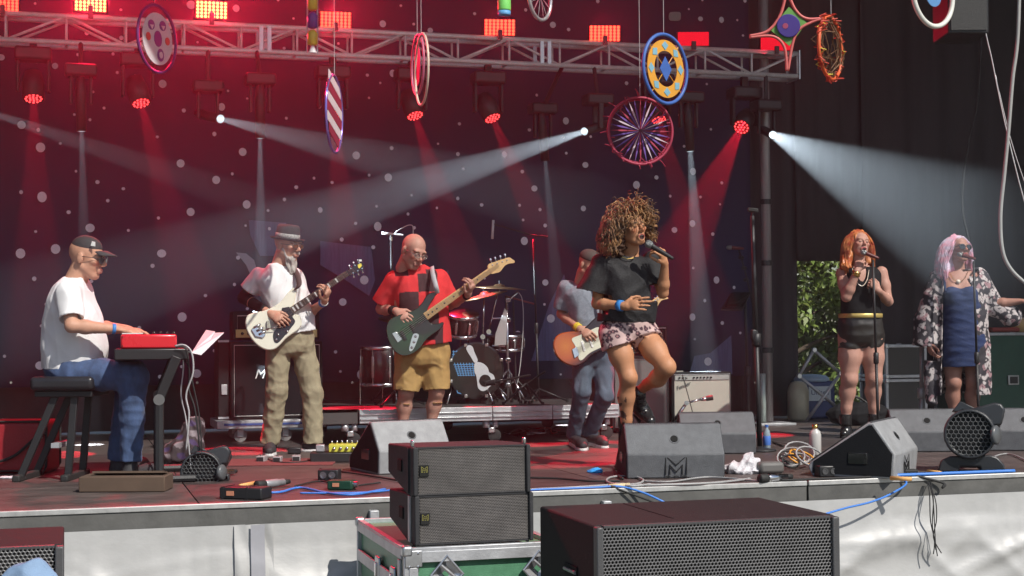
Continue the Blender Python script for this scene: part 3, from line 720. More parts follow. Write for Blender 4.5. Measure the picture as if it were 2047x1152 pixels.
def band(t, a, b, f0, f1, r, mat, name="wristband", label=None):
    a = Vector(a); b = Vector(b); mb = MB(); p, q = a.lerp(b, f0), a.lerp(b, f1); d = (q - p).normalized()
    mb.lathe(p, d, [(r, 0), (r + .003, .001), (r + .003, (q - p).length - .001), (r, (q - p).length)], 20); part(name, mb, mat, t, smooth=True, label=label)
bluefab = M("blue_wristband", (.03, .2, .55), .5); goldm = M("gold", (.75, .5, .16), .25, 1); denim = M("denim", (.05, .085, .18), .85, var=.45, vs=14, bump=.25, bs=220, sheen=.1, stretch=(1, 1, .5), crease=.6, cs=9)
denim2 = M("grey_blue_denim", (.07, .095, .13), .85, var=.45, vs=10, bump=.25, bs=220, stretch=(1, 1, .4), crease=.6, cs=9)
tee = M("white_cotton", (.72, .72, .73), .85, var=.05, vs=12, bump=.12, bs=260, crease=.5, cs=5)
khaki = M("khaki_cotton", (.3, .26, .17), .85, var=.2, vs=9, bump=.2, bs=240, crease=.6, cs=8); tan_ = M("tan_cotton", (.4, .25, .09), .85, var=.2, vs=9, bump=.2, bs=240, crease=.55, cs=8)
blacks = M("black_cloth", (.013, .013, .015), .9, spec=.2, var=.2, bump=.2, bs=200); white_sole = M("white_sole", (.65, .63, .62), .6); dark_shoe = M("dark_shoe", (.03, .028, .032), .7, bump=.2, bs=150)
def sleeve(a, b, f, r0, r1, k=.03, wall=.009):
    a = Vector(a); e = a.lerp(Vector(b), f); i0 = a.lerp(Vector(b), f * .55); d = (Vector(b) - a).normalized()
    return [cap(a, e, r0, r1, k, ends=False), cap(e - d * .0, e + d * .1, r1 + .02, r1 + .02, 0, ends=True, op='s'), cap(i0, e + d * .03, r0 * .5, r1 - wall, .0, ends=True, op='s')]
def trouser(hip, kn, an, r=(.1, .086, .072, .062), ext=.0):
    hip, kn, an = Vector(hip), Vector(kn), Vector(an); d = (an - kn).normalized(); e = an + d * ext
    m = hip.lerp(kn, .5)
    return [cap(hip, m, r[0], (r[0] + r[1]) / 2, .03), cap(m, kn, (r[0] + r[1]) / 2, r[1], .03), cap(kn, kn.lerp(e, .5), r[1], r[2], .03), cap(kn.lerp(e, .5), e, r[2], r[3], .02, ends=False),
            cap(e, e + d * .12, .11, .11, 0, ends=True, op='s')]
def pelvis(top, w, d, u, f, drop=.2, hem=None):
    """seat of trousers or shorts, from the waist point down, rounded at the crotch"""
    top = Vector(top)
    return [loft([(top + Vector((0, 0, .01)), w * .93, d * .93), (top - Vector((0, 0, drop * .35)), w, d), (top - Vector((0, 0, drop * .75)), w * .98, d * .95), (top - Vector((0, 0, drop)), w * .8, d * .8), (top - Vector((0, 0, drop * 1.12)), w * .45, d * .55)], u, f, k=.035)]
# ------------------------------------------------------------------ 1  keyboard player, seated in profile
D1 = 9.6; K = lambda x, y, o=0: od(x, y, D1 + o)
fk = facing(86); lk = leftof(86)
H = headframe(K(174, 516, 0), 82, -10, 0, 1.14)
SR, SL = K(138, 588, -.19), K(146, 588, .2); ER, EL = K(143, 652, -.3), K(195, 655, .27); WRr, WRl = K(233, 658, -.2), K(252, 658, .12)
HR, HL = K(148, 748, -.11), K(150, 748, .11); KR, KL = K(266, 752, -.14), K(262, 752, .14); AR, AL = K(262, 912, -.12), K(235, 912, .14)
pel = K(143, 748); nb_ = K(148, 556)
prims = head_prims(H) + [cap(nb_ + Vector((0, 0, -.02)), hp(H, 0, -.03, -.08), .062, .056, .03)] + arm_prims(SR, ER, WRr, 1.05) + arm_prims(SL, EL, WRl, 1.05)
prims += [loft([(pel, .16, .15), (K(150, 680), .15, .16), (K(143, 600), .17, .13), (K(146, 572), .1, .08)], lk, fk)] + leg_prims(HR, KR, AR, .92) + leg_prims(HL, KL, AL, .92)
prims += hand_prims(WRr, K(285, 664, -.17) - WRr, UP + BK * .2, -BK * 1, (12, 22, 25)) + hand_prims(WRl, K(300, 664, .12) - WRl, UP, BK, (12, 22, 25))
p1 = person("keyboard player in a white t-shirt, jeans and black cap, seated at the left", (pel.x, pel.y, DECK), prims, skin_col((.5, .26, .17), H, lips=(.42, .19, .14), stub=(.9, .85, .85)))
pr = [loft([(K(146, 738), .19, .19), (K(148, 700), .19, .215), (K(146, 640), .19, .185), (K(141, 596), .215, .14), (K(146, 566), .16, .1), (K(150, 553), .085, .07)], lk, fk, k=.02)]
pr += sleeve(SR, ER, .8, .088, .08) + sleeve(SL, EL, .6, .085, .08) + [ell(K(150, 548), (.066, .066, .05), None, .0, 's')]
cloth("t_shirt", pr, tee, p1, .0075, .007, 15, 3, (1, 1, .5))
pr = [loft([(K(140, 765), .17, .13), (K(143, 745), .19, .17), (K(146, 720), .18, .17)], lk, fk, k=.03)] + trouser(HR, KR, AR, (.105, .096, .078, .07), .03) + trouser(HL, KL, AL, (.105, .096, .078, .07), .03)
cloth("jeans", pr, denim, p1, .0075, .006, 24, 5, (1, 1, 1))
zf = oz(300, 950).z
for A_, (tx, ty) in ((AR, (318, 951)), (AL, (296, 938))):
    tt = oz(tx, ty); shoe(p1, (A_.x, A_.y, DECK + .1), tt, dark_shoe, white_sole)
# cap
capm = M("black_cap", (.035, .034, .036), .85, bump=.2, bs=180)
pr = [ell(hp(H, 0, -.012, .06), (.083, .1, .075), (H[1], H[2], H[3]), .01)]
def cutz(H, z, sgn=1):
    u = _v(H[3]); c = _v(hp(H, 0, 0, z)); return (lambda X, Y, Z: sgn * ((c[0] - X) * u[0] + (c[1] - Y) * u[1] + (c[2] - Z) * u[2]), c - .3, c + .3, 0, 'i')
pr.append(cutz(H, .045)); cp = cloth("cap", pr, capm, p1, .006, 0)
def brim(u, v):
    a = (u - .5) * 2.2; r = .085 + .075 * v
    return hp(H, math.sin(a) * .078 * (1 - .1 * v), .035 + math.cos(a) * r * .85 + v * .0, .055 - .018 * v - .02 * (a * .9) ** 2 * .6)
part("brim", MB().grid(brim, 12, 4), capm, cp, solid=.006, smooth=True, recalc=False)
part("cap_patch", MB().prism([hp(H, -.07 * 1.12, .055 + a, .085 + b) for a, b in ((-.01, -.012), (.016, -.012), (.012, .012), (-.006, .014))], H[1] * -.004), whitem, cp)
glasses(p1, H, shades, frameb, .022, shape=1.2)
band(p1, ER, WRr, .9, .98, .031, bluefab)
# ------------------------------------------------------------------ 2  guitarist in the hat
D2 = pix(oz(585, 903))[2]; K = lambda x, y, o=0: od(x, y, D2 + o)
fk = facing(28); lk = leftof(28)
H = headframe(K(575, 490, -.03), 58, -10, 0, 1.1)
SR, SL = K(517, 552, .0), K(589, 556, .12); ER, EL = K(487, 596, .02), K(612, 630, .12); WRr, WRl = K(541, 627, -.2), K(649, 603, -.12)
HR, HL = K(556, 682, -.03), K(602, 682, .06); KR, KL = K(553, 782, -.06), K(624, 786, .03); AR, AL = K(541, 878, 0), K(626, 880, .0)
prims = head_prims(H) + [cap(K(560, 528), hp(H, 0, -.03, -.08), .06, .054, .03)] + arm_prims(SR, ER, WRr, .95) + arm_prims(SL, EL, WRl, .95)
prims += [loft([(K(578, 680), .15, .12), (K(570, 620), .14, .12), (K(556, 560), .16, .11), (K(558, 535), .09, .07)], lk, fk)] + leg_prims(HR, KR, AR, .85) + leg_prims(HL, KL, AL, .85)
prims += hand_prims(WRr, K(566, 641, -.27) - WRr, BK + UP * .4, UP, (35, 40, 30), 1.05) + hand_prims(WRl, K(659, 574, -.2) - WRl, RT + BK * .6, -RT + BK * .2, (45, 50, 35), 1.05)
p2 = person("guitarist in a black hat, white t-shirt and khaki trousers with a grey beard", (K(585, 903).x, K(585, 903).y, DECK), prims, skin_col((.5, .27, .19), H, lips=(.42, .2, .15)))
pr = [loft([(K(585, 668), .185, .15), (K(580, 630), .175, .15), (K(568, 585), .18, .145), (K(556, 551), .185, .12), (K(555, 534), .12, .085), (K(558, 524), .075, .06)], lk, fk, k=.02)]
pr += sleeve(SR, ER, .66, .07, .08, .05) + sleeve(SL, EL, .62, .068, .078, .05) + [ell(K(561, 519), (.062, .062, .05), None, .0, 's')]
cloth("t_shirt", pr, tee, p2, .0075, .006, 16, 8, (1, 1, .6))
pr = pelvis(K(581, 655), .178, .135, lk, fk, .2) + trouser(HR, KR, AR, (.102, .083, .078, .078), .03) + trouser(HL, KL, AL, (.102, .083, .078, .078), .03)
cloth("trousers", pr, khaki, p2, .0075, .005, 27, 9, (1.2, 1.2, .75))
shoe(p2, AR, oz(538, 912), dark_shoe, white_sole); shoe(p2, AL, oz(640, 903), dark_shoe, white_sole)
cloth("arm_brace", [cap(Vector(SR).lerp(ER, .82), ER, .047, .046, .01), cap(ER, Vector(ER).lerp(WRr, .72), .047, .039, .01)], blacks, p2, .006, 0)
hat = M("black_felt", (.02, .019, .022), .9, bump=.2, bs=150)
c0 = hp(H, 0, -.01, .045); up_ = (H[3] * .96 - H[2] * .02).normalized()
ht = part("hat", MB().lathe(c0, up_, [(.083, 0), (.086, .01), (.086, .03), (.082, .085), (.068, .108), (.05, .098), (.001, .092)], 28, 1, 1.14, u=H[1]), hat, p2, smooth=True)
part("hat_band", MB().lathe(c0, up_, [(.087, .004), (.0895, .006), (.0885, .036), (.086, .038)], 28, 1, 1.14, u=H[1]), M("patterned_hat_band", (.33, .33, .32), .7, var=.9, vs=90), ht, smooth=True)
part("brim", MB().lathe(c0, up_, [(.08, .004), (.086, .006), (.118, -.006), (.128, .004), (.127, .0), (.115, -.012), (.084, .0)], 28, 1, 1.12, u=H[1]), hat, ht, smooth=True)
glasses(p2, H, M("amber_lens", (.12, .035, .012), .1), frameb, .02)
beardm = M("grey_beard", (.42, .4, .37), .9, var=.4, vs=60, stretch=(1, 1, .2), bump=.6, bs=120)
cloth("beard", [ell(hp(H, 0, .052, -.105), (.05, .042, .055), (H[1], H[2], H[3]), .03), ell(hp(H, 0, .065, -.165), (.038, .034, .065), (H[1], H[2], H[3]), .03), cap(hp(H, -.06, .015, -.03), hp(H, -.035, .05, -.09), .014, .02, .02), cap(hp(H, .06, .015, -.03), hp(H, .035, .05, -.09), .014, .02, .02), cap(hp(H, -.024, .093, -.047), hp(H, .024, .093, -.047), .009, k=.01)], beardm, p2, .005, .008, 60, 4, (1, 1, .3))
band(p2, EL, WRl, .86, .93, .031, bluefab); band(p2, EL, WRl, .95, .99, .03, whitem)
# ------------------------------------------------------------------ 3  bald bass player
D3 = pix(oz(835, 892))[2]; K = lambda x, y, o=0: od(x, y, D3 + o)
fk = facing(14); lk = leftof(14)
H = headframe(K(826, 503, -.1), 38, -24, 8, 1.17)
SR, SL = K(786, 562, -.02), K(879, 557, .06); ER, EL = K(762, 618, .04), K(899, 609, .1); WRr, WRl = K(792, 622, -.2), K(935, 590, -.12)
HR, HL = K(820, 702, 0), K(868, 700, .03); KR, KL = K(812, 785, -.03), K(873, 783, 0); AR, AL = K(803, 872, .03), K(858, 870, .05)
prims = head_prims(H, jaw=1.12) + [cap(K(829, 537, .02), hp(H, 0, -.02, -.06), .07, .062, .02)] + arm_prims(SR, ER, WRr, 1.1) + arm_prims(SL, EL, WRl, 1.1)
prims += [loft([(K(845, 700), .18, .14), (K(840, 640), .19, .16), (K(830, 570), .2, .13), (K(829, 545), .1, .08)], lk, fk)] + leg_prims(HR, KR, AR, 1.08, -fk) + leg_prims(HL, KL, AL, 1.08, -fk)
prims += hand_prims(WRr, K(815, 637, -.27) - WRr, BK + UP * .3, UP, (30, 35, 30), 1.08) + hand_prims(WRl, K(948, 566, -.2) - WRl, RT + BK * .7, -RT + BK * .2, (45, 50, 35), 1.08)
p3 = person("bald bass player in a red and black checked t-shirt and tan shorts", (K(835, 892).x, K(835, 892).y, DECK), prims, skin_col((.47, .25, .19), H, lips=(.4, .18, .15), stub=(.8, .72, .7)))
redt = M("checked_red_cotton", (1, 1, 1), .85, attr=True, var=.08, vs=14, bump=.12, bs=260, crease=.5, cs=5)
def tcol(P):
    C = np.tile((.62, .03, .035), (len(P), 1)); o = _v(K(829, 532)); x = (P - o) @ _v(lk); z = P[:, 2] - o[2]; fr = (P - o) @ _v(fk) > -.02
    yoke = (z > -.085) & (z < -.03) & (np.abs(x) > .07) & (np.abs(x) < .17)
    blk = np.zeros(len(P), bool)
    blk |= (x > .0) & (x < .165) & (z > -.215) & (z < -.065)
    blk |= (x > -.145) & (x < .0) & (z > -.385) & (z < -.215)
    blk |= (x > .0) & (x < .165) & (z > -.6) & (z < -.385) | (x > .13) & (z < -.48)
    C[(blk | yoke) & (fr | (z > -.1)) & (np.abs(x) < .2)] = (.045, .016, .02); return C
pr = [loft([(K(848, 690), .225, .185), (K(846, 640), .215, .19), (K(838, 590), .215, .175), (K(831, 558), .215, .145), (K(829, 542), .14, .1), (K(829, 530), .08, .07)], lk, fk, k=.02)]
pr += sleeve(SR, ER, .8, .08, .098, .05) + sleeve(SL, EL, .75, .08, .094, .05) + [ell(K(829, 526), (.075, .075, .045), None, .0, 's')]
cloth("t_shirt", pr, redt, p3, .0068, .005, 14, 12, (1, 1, .5), tcol)
pr = pelvis(K(847, 676), .21, .16, lk, fk, .22) + sleeve(HR, KR, .97, .125, .112, wall=.012) + sleeve(HL, KL, .97, .125, .112, wall=.012)
cloth("shorts", pr, tan_, p3, .0075, .007, 16, 14, (1, 1, .5))
shoe(p3, AR, oz(790, 897), dark_shoe, white_sole); shoe(p3, AL, oz(868, 896), dark_shoe, white_sole)
cloth("sock", [cap(AR, AR + Vector((0, 0, .06)), .044, .044, .01)], blacks, p3, .007, 0); cloth("sock", [cap(AL, AL + Vector((0, 0, .06)), .044, .044, .01)], blacks, p3, .007, 0)
glasses(p3, H, M("clear_lens", (.4, .35, .33), .1, alpha=.25), framem, .02)
band(p3, ER, WRr, .72, .95, .036, blacks, "sweatband"); band(p3, EL, WRl, .9, .99, .033, blacks, "watch")
# ------------------------------------------------------------------ 4  rear guitarist
D4 = pix(oz(1160, 890))[2]; K = lambda x, y, o=0: od(x, y, D4 + o)
fk = facing(20); lk = leftof(20)
H = headframe(K(1178, 531, -.1), 40, -20, 5, 1.0)
SR, SL = K(1133, 577, 0), K(1206, 575, .1); ER, EL = K(1122, 628, .05), K(1216, 640, .12); WRr, WRl = K(1158, 657, -.16), K(1262, 630, -.12)
HR, HL = K(1166, 703, 0), K(1206, 703, .05); KR, KL = K(1163, 782, -.12), K(1208, 792, -.1); AR, AL = K(1148, 866, .05), K(1180, 862, .08)
prims = head_prims(H) + [cap(K(1172, 562), hp(H, 0, -.03, -.07), .06, .056, .03)] + arm_prims(SR, ER, WRr, .95) + arm_prims(SL, EL, WRl, .95)
prims += [loft([(K(1187, 700), .15, .12), (K(1180, 640), .15, .12), (K(1170, 585), .17, .11), (K(1171, 570), .09, .07)], lk, fk)] + leg_prims(HR, KR, AR, .8) + leg_prims(HL, KL, AL, .8)
prims += hand_prims(WRr, K(1183, 673, -.24) - WRr, BK + UP * .4, UP, (35, 40, 30), 1.05) + hand_prims(WRl, K(1272, 608, -.2) - WRl, RT + BK * .6, -RT, (45, 50, 35), 1.05)
p4 = person("guitarist in a pale blue shirt, cap and jeans, half hidden behind the lead singer", (K(1165, 890).x, K(1165, 890).y, DECK), prims, skin_col((.45, .24, .17), H, lips=(.4, .18, .15)))
pr = [loft([(K(1188, 702), .19, .15), (K(1185, 650), .175, .15), (K(1175, 605), .18, .14), (K(1169, 580), .18, .12), (K(1170, 566), .1, .08), (K(1172, 558), .075, .06)], lk, fk, k=.02)]
pr += sleeve(SR, ER, .8, .078, .078) + sleeve(SL, EL, .7, .078, .075)
cloth("shirt", pr, M("pale_blue_cotton", (.22, .245, .29), .85, var=.25, vs=50, bump=.15, bs=260, crease=.55, cs=7), p4, .0075, .006, 18, 22, (1, 1, .6))
pr = pelvis(K(1187, 680), .17, .13, lk, fk, .2) + trouser(HR, KR, AR, (.09, .073, .066, .066), .035) + trouser(HL, KL, AL, (.09, .073, .066, .066), .035)
cloth("jeans", pr, denim2, p4, .0075, .005, 28, 25, (1.2, 1.2, .8))
shoe(p4, AR, oz(1166, 901), dark_shoe, white_sole); shoe(p4, AL, oz(1211, 896), dark_shoe, white_sole)
pr = [ell(hp(H, 0, -.012, .06), (.083, .1, .07), (H[1], H[2], H[3]), .01), cutz(H, .045)]
cp = cloth("cap", pr, M("brown_cap", (.07, .05, .045), .85), p4, .007, 0); part("brim", MB().grid(brim, 12, 4), MATS["brown_cap"], cp, solid=.006, smooth=True, recalc=False)
band(p4, ER, WRr, .84, .9, .033, M("yellow_band", (.7, .55, .05), .5)); band(p4, ER, WRr, .93, .98, .032, M("yellow_band", (.7, .55, .05), .5))
# ------------------------------------------------------------------ 5  lead singer
D5 = pix(oz(1244, 936))[2]; K = lambda x, y, o=0: od(x, y, D5 + o)
fk = facing(22); lk = leftof(22)
H = headframe(K(1262, 456, -.04), 32, 3, -8, 1.06)
SR, SL = K(1203, 528, -.06), K(1302, 520, .1); ER, EL = K(1194, 607, -.04), K(1325, 586, -.02); WRr, WRl = K(1247, 612, -.2), K(1329, 527, -.12)
HR, HL = K(1228, 668, -.05), K(1285, 668, .05); KR, KL = K(1256, 755, -.1), K(1333, 735, -.16); AR, AL = K(1251, 872, .0), K(1279, 782, .17)
prims = head_prims(H, True, .010) + [cap(K(1256, 512, .02), hp(H, 0, -.03, -.07), .052, .047, .03)] + arm_prims(SR, ER, WRr, .95) + arm_prims(SL, EL, WRl, .93)
prims += [loft([(K(1257, 672), .15, .12), (K(1257, 630), .12, .1), (K(1255, 570), .14, .11), (K(1254, 528), .15, .09), (K(1255, 512), .07, .06)], lk, fk)]
prims += leg_prims(HR, KR, AR, 1.0, -fk) + leg_prims(HL, KL, AL, 1.03, Vector((0, 0, -1)))
prims += hand_prims(WRr, K(1282, 607, -.26) - WRr, BK + UP * .2, UP, (10, 18, 15), .98) + hand_prims(WRl, K(1322, 500, -.17) - WRl, RT * .7 + BK * .5, BK, (55, 60, 40), .98, thumb=(-RT * .7 + UP * .4))
TAT = [K(1243, 800), K(1249, 822), K(1240, 845), K(1252, 858), K(1258, 806), K(1246, 836)]
me_ = mouth_extra(-.0685, .0145)
def ex5(P, C, x, y, z):
    me_(P, C, x, y, z)
    q = (np.sin(P[:, 2] * 75 + 3 * np.sin(P[:, 0] * 60)) + np.sin(P[:, 0] * 95 + 40 * P[:, 2])) > .25
    kz = (P[:, 2] < K(1246, 790).z) & (P[:, 2] > K(1246, 862).z) & ((P - _v(AR)) @ _v(RT) < -.002) & ((P - _v(AR)) @ _v(BK) > -.02) & (np.linalg.norm((P - _v(AR))[:, :2], axis=1) < .13)
    C[kz & q] = (.09, .045, .035)
p5 = person("lead singer with curly hair, black top and patterned shorts, one leg raised, singing", (K(1250, 936).x, K(1250, 936).y, DECK), prims, skin_col((.5, .235, .125), H, lips=(.35, .05, .06), extra=ex5), .0058)
topm = M("black_shimmer_top", (.02, .02, .022), .62, var=.95, vs=110, bump=.35, bs=260, spec=.25, crease=.5, cs=6)
pr = [loft([(K(1253, 644), .205, .15), (K(1255, 600), .2, .155), (K(1254, 555), .2, .15), (K(1252, 528), .2, .125), (K(1254, 516), .13, .09), (K(1256, 508), .085, .07)], lk, fk, k=.02)]
pr += [cap(SR, K(1180, 584, -.06), .075, .1, .03), cap(K(1180, 584, -.06), K(1172, 620, -.06), .16, .16, 0, ends=True, op='s'), cap(SL, K(1316, 566, .04), .065, .085, .03), cap(K(1316, 566, .04), K(1322, 600, .04), .14, .14, 0, ends=True, op='s')]
pr += [cap(Vector(SR).lerp(ER, .3), K(1178, 592, -.06), .05, .088, 0, ends=True, op='s'), ell(K(1257, 504, -.02), (.075, .075, .05), None, .0, 's'),
       cap(K(1252, 690), K(1253, 634), .186, .186, 0, ends=True, op='s', flat=(fk, .72))]
cloth("loose_top", pr, topm, p5, .0068, .007, 16, 31, (1, 1, .5))
def leopard(P):
    C = np.tile((.55, .38, .36), (len(P), 1)); rs = np.random.RandomState(5); q = P * 1.0
    c = rs.uniform(P.min(0), P.max(0), (1400, 3)); d = np.full(len(P), 9.)
    for i in range(0, 1400, 100): d = np.minimum(d, np.linalg.norm(P[:, None] - c[None, i:i + 100], axis=2).min(1))
    C[(d < .016)] = (.07, .03, .045); C[d < .0075] = (.4, .2, .2); return C
pr = pelvis(K(1257, 628), .168, .135, lk, fk, .18) + sleeve(HR, KR, .3, .108, .112) + sleeve(HL, KL, .28, .108, .11)
cloth("shorts", pr, M("leopard_print", (1, 1, 1), .6, attr=True, var=.08), p5, .0065, .004, 22, 33, (1, 1, .6), leopard)
boot = M("black_leather", (.02, .019, .02), .25, bump=.15, bs=60, spec=.7)
shoe(p5, AR, oz(1240, 941), boot, rubber, high=.1, name="boot"); cloth("sock", [cap(K(1251, 862), K(1251, 905), .05, .05, .01)], blacks, p5, .007, 0)
bt = cloth("boot", [cap(K(1275, 788, .16), K(1278, 815, .2), .055, .047, .02), cap(K(1278, 812, .2), K(1292, 832, .2), .05, .045, .03), cap(K(1285, 822, .21), K(1300, 842, .12), .045, .036, .03)], boot, p5, .006, 0)
mb = MB(); mb.tube([K(1268, 828, .24), K(1280, 846, .22), K(1303, 850, .11)], .012, 6); part("sole", mb, rubber, bt)
mb = MB()
for i in range(4): mb.tube([K(1276 + i * 2, 797 + i * 8, .1), K(1290 + i * 2, 794 + i * 8, .12)], .004, 5)
part("lace", mb, rubber, bt, kind="stuff")
band(p5, ER, WRr, .8, .95, .034, bluefab)
part("necklace", MB().tube([K(1236, 506, -.07), K(1244, 514, -.12), K(1254, 518, -.13), K(1266, 516, -.12), K(1272, 508, -.08)], .0035, 6), goldm, p5)
def curls(name, H, t, mat, n, zone, L, rc, rt, seed, kind="stuff", wave=None, label=None, turns=None):
    """n coiled strands; zone(rs) gives root (head frame, metres) and outward direction"""
    rs = np.random.RandomState(seed); mb = MB()
    for i in range(n):
        root, d = zone(rs); d = Vector(d).normalized(); p = Vector(root); v = d.copy(); pts = []
        LL = L * rs.uniform(.7, 1.15) * (1 - (1.4 if name == 'curls' else 0) * max(0, min(.25, root[0] * 4))); m = 16; st = LL / m; ph = rs.uniform(0, 6.28); tw = turns or rs.uniform(.8, 1.15)
        rad = rc * rs.uniform(.7, 1.3)
        for j in range(m + 1):
            a = ph + j * tw; u = v.orthogonal().normalized(); w = v.cross(u).normalized()
            q = p + (u * math.cos(a) + w * math.sin(a)) * rad * min(1, j / 3)
            pts.append(hp(H, q.x, q.y, q.z)); p = p + v * st; v = (v + wave(p) * (st / L) * 1.6).normalized() if wave else v
        mb.tube(pts, np.linspace(rt, rt * .55, len(pts)), 4)
    return part(name, mb, mat, t, kind=kind, smooth=True, recalc=False, label=label)
def hairmat(name, c1, c2, sc=9):
    m = M(name, c1, .42, var=.35, vs=sc, spec=.5); t = m.node_tree; x = [n for n in t.nodes if n.type == 'MIX'][0]
    n = t.nodes.new("ShaderNodeTexNoise"); n.inputs["Scale"].default_value = 16; tc = [q for q in t.nodes if q.type == 'TEX_COORD'][0]; t.links.new(tc.outputs["Object"], n.inputs["Vector"])
    r = t.nodes.new("ShaderNodeValToRGB"); r.color_ramp.elements[0].position = .4; r.color_ramp.elements[1].position = .6; r.color_ramp.elements[0].color = (*c1, 1); r.color_ramp.elements[1].color = (*c2, 1)
    t.links.new(n.outputs["Fac"], r.inputs[0]); t.links.new(r.outputs[0], x.inputs[6]); return m
hm5 = hairmat("curly_hair", (.05, .022, .01), (.38, .2, .085))
def zone5(rs):
    while True:
        v = Vector(rs.normal(size=3)).normalized()
        if v.y > .62 and v.z < .66: continue
        if v.z < -.55: continue
        if v.y > .35 and v.z < .2 and abs(v.x) < .72: continue
        break
    return (v.x * .074, v.y * .09 - .014, v.z * .082 + .034), (v.x * 1.0 - .22, v.y * .7 - .15, v.z * .4 - .1)
core = cloth("hair", [ell(hp(H, 0, -.03, .05), (.1, .105, .1), (H[1], H[2], H[3]), .03), ell(hp(H, -.085, -.05, -.02), (.06, .075, .1), (H[1], H[2], H[3]), .04), ell(hp(H, .07, -.05, -.0), (.04, .07, .08), (H[1], H[2], H[3]), .04), cap(hp(H, -.08, -.05, -.04), hp(H, -.1, -.04, -.13), .06, .05, .03)], M("hair_core", (.06, .026, .012), .8, bump=1, bs=60), p5, .007, .02, 70, 4, (1, 1, 1))
curls("curls", H, core, hm5, 1150, zone5, .205, .0115, .0038, 1, wave=lambda p: Vector((p.x * 2.2 - .35, -.12, -1.7)))
# ------------------------------------------------------------------ 6  red haired backing singer
D6 = 12.75; K = lambda x, y, o=0: od(x, y, D6 + o)
fk = facing(8); lk = leftof(8)
H = headframe(K(1719, 489, -.02), 10, 12, 6, .97)
SR, SL = K(1684, 547, 0), K(1762, 545, .03); ER, EL = K(1692, 594, -.16), K(1776, 603, -.02); WRr, WRl = K(1713, 543, -.22), K(1757, 582, -.2)
HR, HL = K(1700, 672, 0), K(1742, 672, 0); KR, KL = K(1698, 758, -.03), K(1747, 757, -.03); AR, AL = K(1690, 838, .02), K(1747, 838, .02)
prims = head_prims(H, True, .006) + [cap(K(1719, 533, .01), hp(H, 0, -.03, -.07), .05, .046, .03)] + arm_prims(SR, ER, WRr, 1.05) + arm_prims(SL, EL, WRl, 1.0)
prims += [loft([(K(1721, 665), .17, .13), (K(1720, 625), .15, .11), (K(1720, 580), .15, .12), (K(1722, 545), .16, .09), (K(1720, 531), .08, .06)], lk, fk)]
prims += leg_prims(HR, KR, AR, 1.22, -fk) + leg_prims(HL, KL, AL, 1.22, -fk)
prims += hand_prims(WRr, K(1722, 508, -.18) - WRr, RT * -.6 + BK, RT, (50, 55, 40), .95) + hand_prims(WRl, K(1746, 568, -.21) - WRl, RT * .4 + BK, UP, (55, 60, 40), .95)
p6 = person("red haired backing singer in a sleeveless black top and black shorts, singing", (K(1719, 868).x, K(1719, 868).y, DECK), prims, skin_col((.5, .27, .21), H, lips=(.45, .06, .08), brow=(.25, .1, .05), extra=mouth_extra(-.066, .0095)))
blackl = M("black_leatherette", (.03, .027, .025), .35, var=.3, bump=.3, bs=25)
cloth("sleeveless_top", [loft([(K(1721, 640), .175, .135), (K(1720, 600), .165, .14), (K(1721, 565), .175, .14), (K(1722, 545), .165, .11), (K(1721, 533), .13, .075)], lk, fk, k=.02), ell(K(1724, 530, -.12), (.05, .12, .14), None, .01, 's')], blacks, p6, .0075, .004, 20, 41)
pr = pelvis(K(1720, 634), .195, .15, lk, fk, .22) + sleeve(HR, KR, .31, .106, .108, .02) + sleeve(HL, KL, .31, .106, .108, .02)
cloth("shorts", pr, blackl, p6, .0075, .007, 20, 43)
part("belt", MB().lathe(K(1720, 636), UP, [(.183, 0), (.188, .003), (.188, .035), (.183, .038)], 32, 1, .84, u=lk), M("gold_belt", (.6, .45, .15), .4, .4), p6, smooth=True)
for A_, tx in ((AR, 1684), (AL, 1757)): shoe(p6, (A_.x, A_.y, DECK + .11), oz(tx, 876), boot, rubber, high=.06, name="boot")
part("necklace", MB().tube(cat([K(1704, 537, -.08), K(1710, 560, -.15), K(1723, 572, -.17), K(1733, 560, -.15), K(1737, 540, -.09)]), .0032, 6), M("pearl", (.7, .6, .5), .3), p6)
part("bracelet", MB().lathe(Vector(ER).lerp(WRr, .84), (Vector(WRr) - ER).normalized(), [(.034, 0), (.039, .008), (.034, .02), (.038, .03), (.034, .04)], 16), goldm, p6, smooth=True)
hm6 = hairmat("red_hair", (.34, .05, .018), (.6, .22, .07))
def zone6(rs):
    while True:
        v = Vector(rs.normal(size=3)).normalized()
        if v.y > .5 and v.z < .6: continue
        if v.z < -.35: continue
        break
    return (v.x * .078, v.y * .095 - .014, v.z * .086 + .038), (v.x * (.35 + .9 * max(0, v.z)) + .12 * np.sign(v.x), v.y * .1 - .12 - .25 * max(0, v.z), -.75 + .75 * max(0, v.z))
core = cloth("hair", [ell(hp(H, 0, -.03, .05), (.088, .097, .092), (H[1], H[2], H[3]), .02), cap(hp(H, -.075, -.035, .0), hp(H, -.12, -.02, -.2), .045, .05, .03), cap(hp(H, .07, -.04, .0), hp(H, .085, -.03, -.15), .038, .035, .03), cap(hp(H, 0, -.07, .0), hp(H, 0, -.08, -.15), .06, .06, .03)], hm6, p6, .007, .012, 60, 4, (1, 1, .2))
curls("strands", H, core, hm6, 800, zone6, .29, .004, .003, 2, wave=lambda p: Vector((p.x * 5.5 if abs(p.x) < .1 else -p.x * 1.5, -.1, -2.6)), turns=.45)
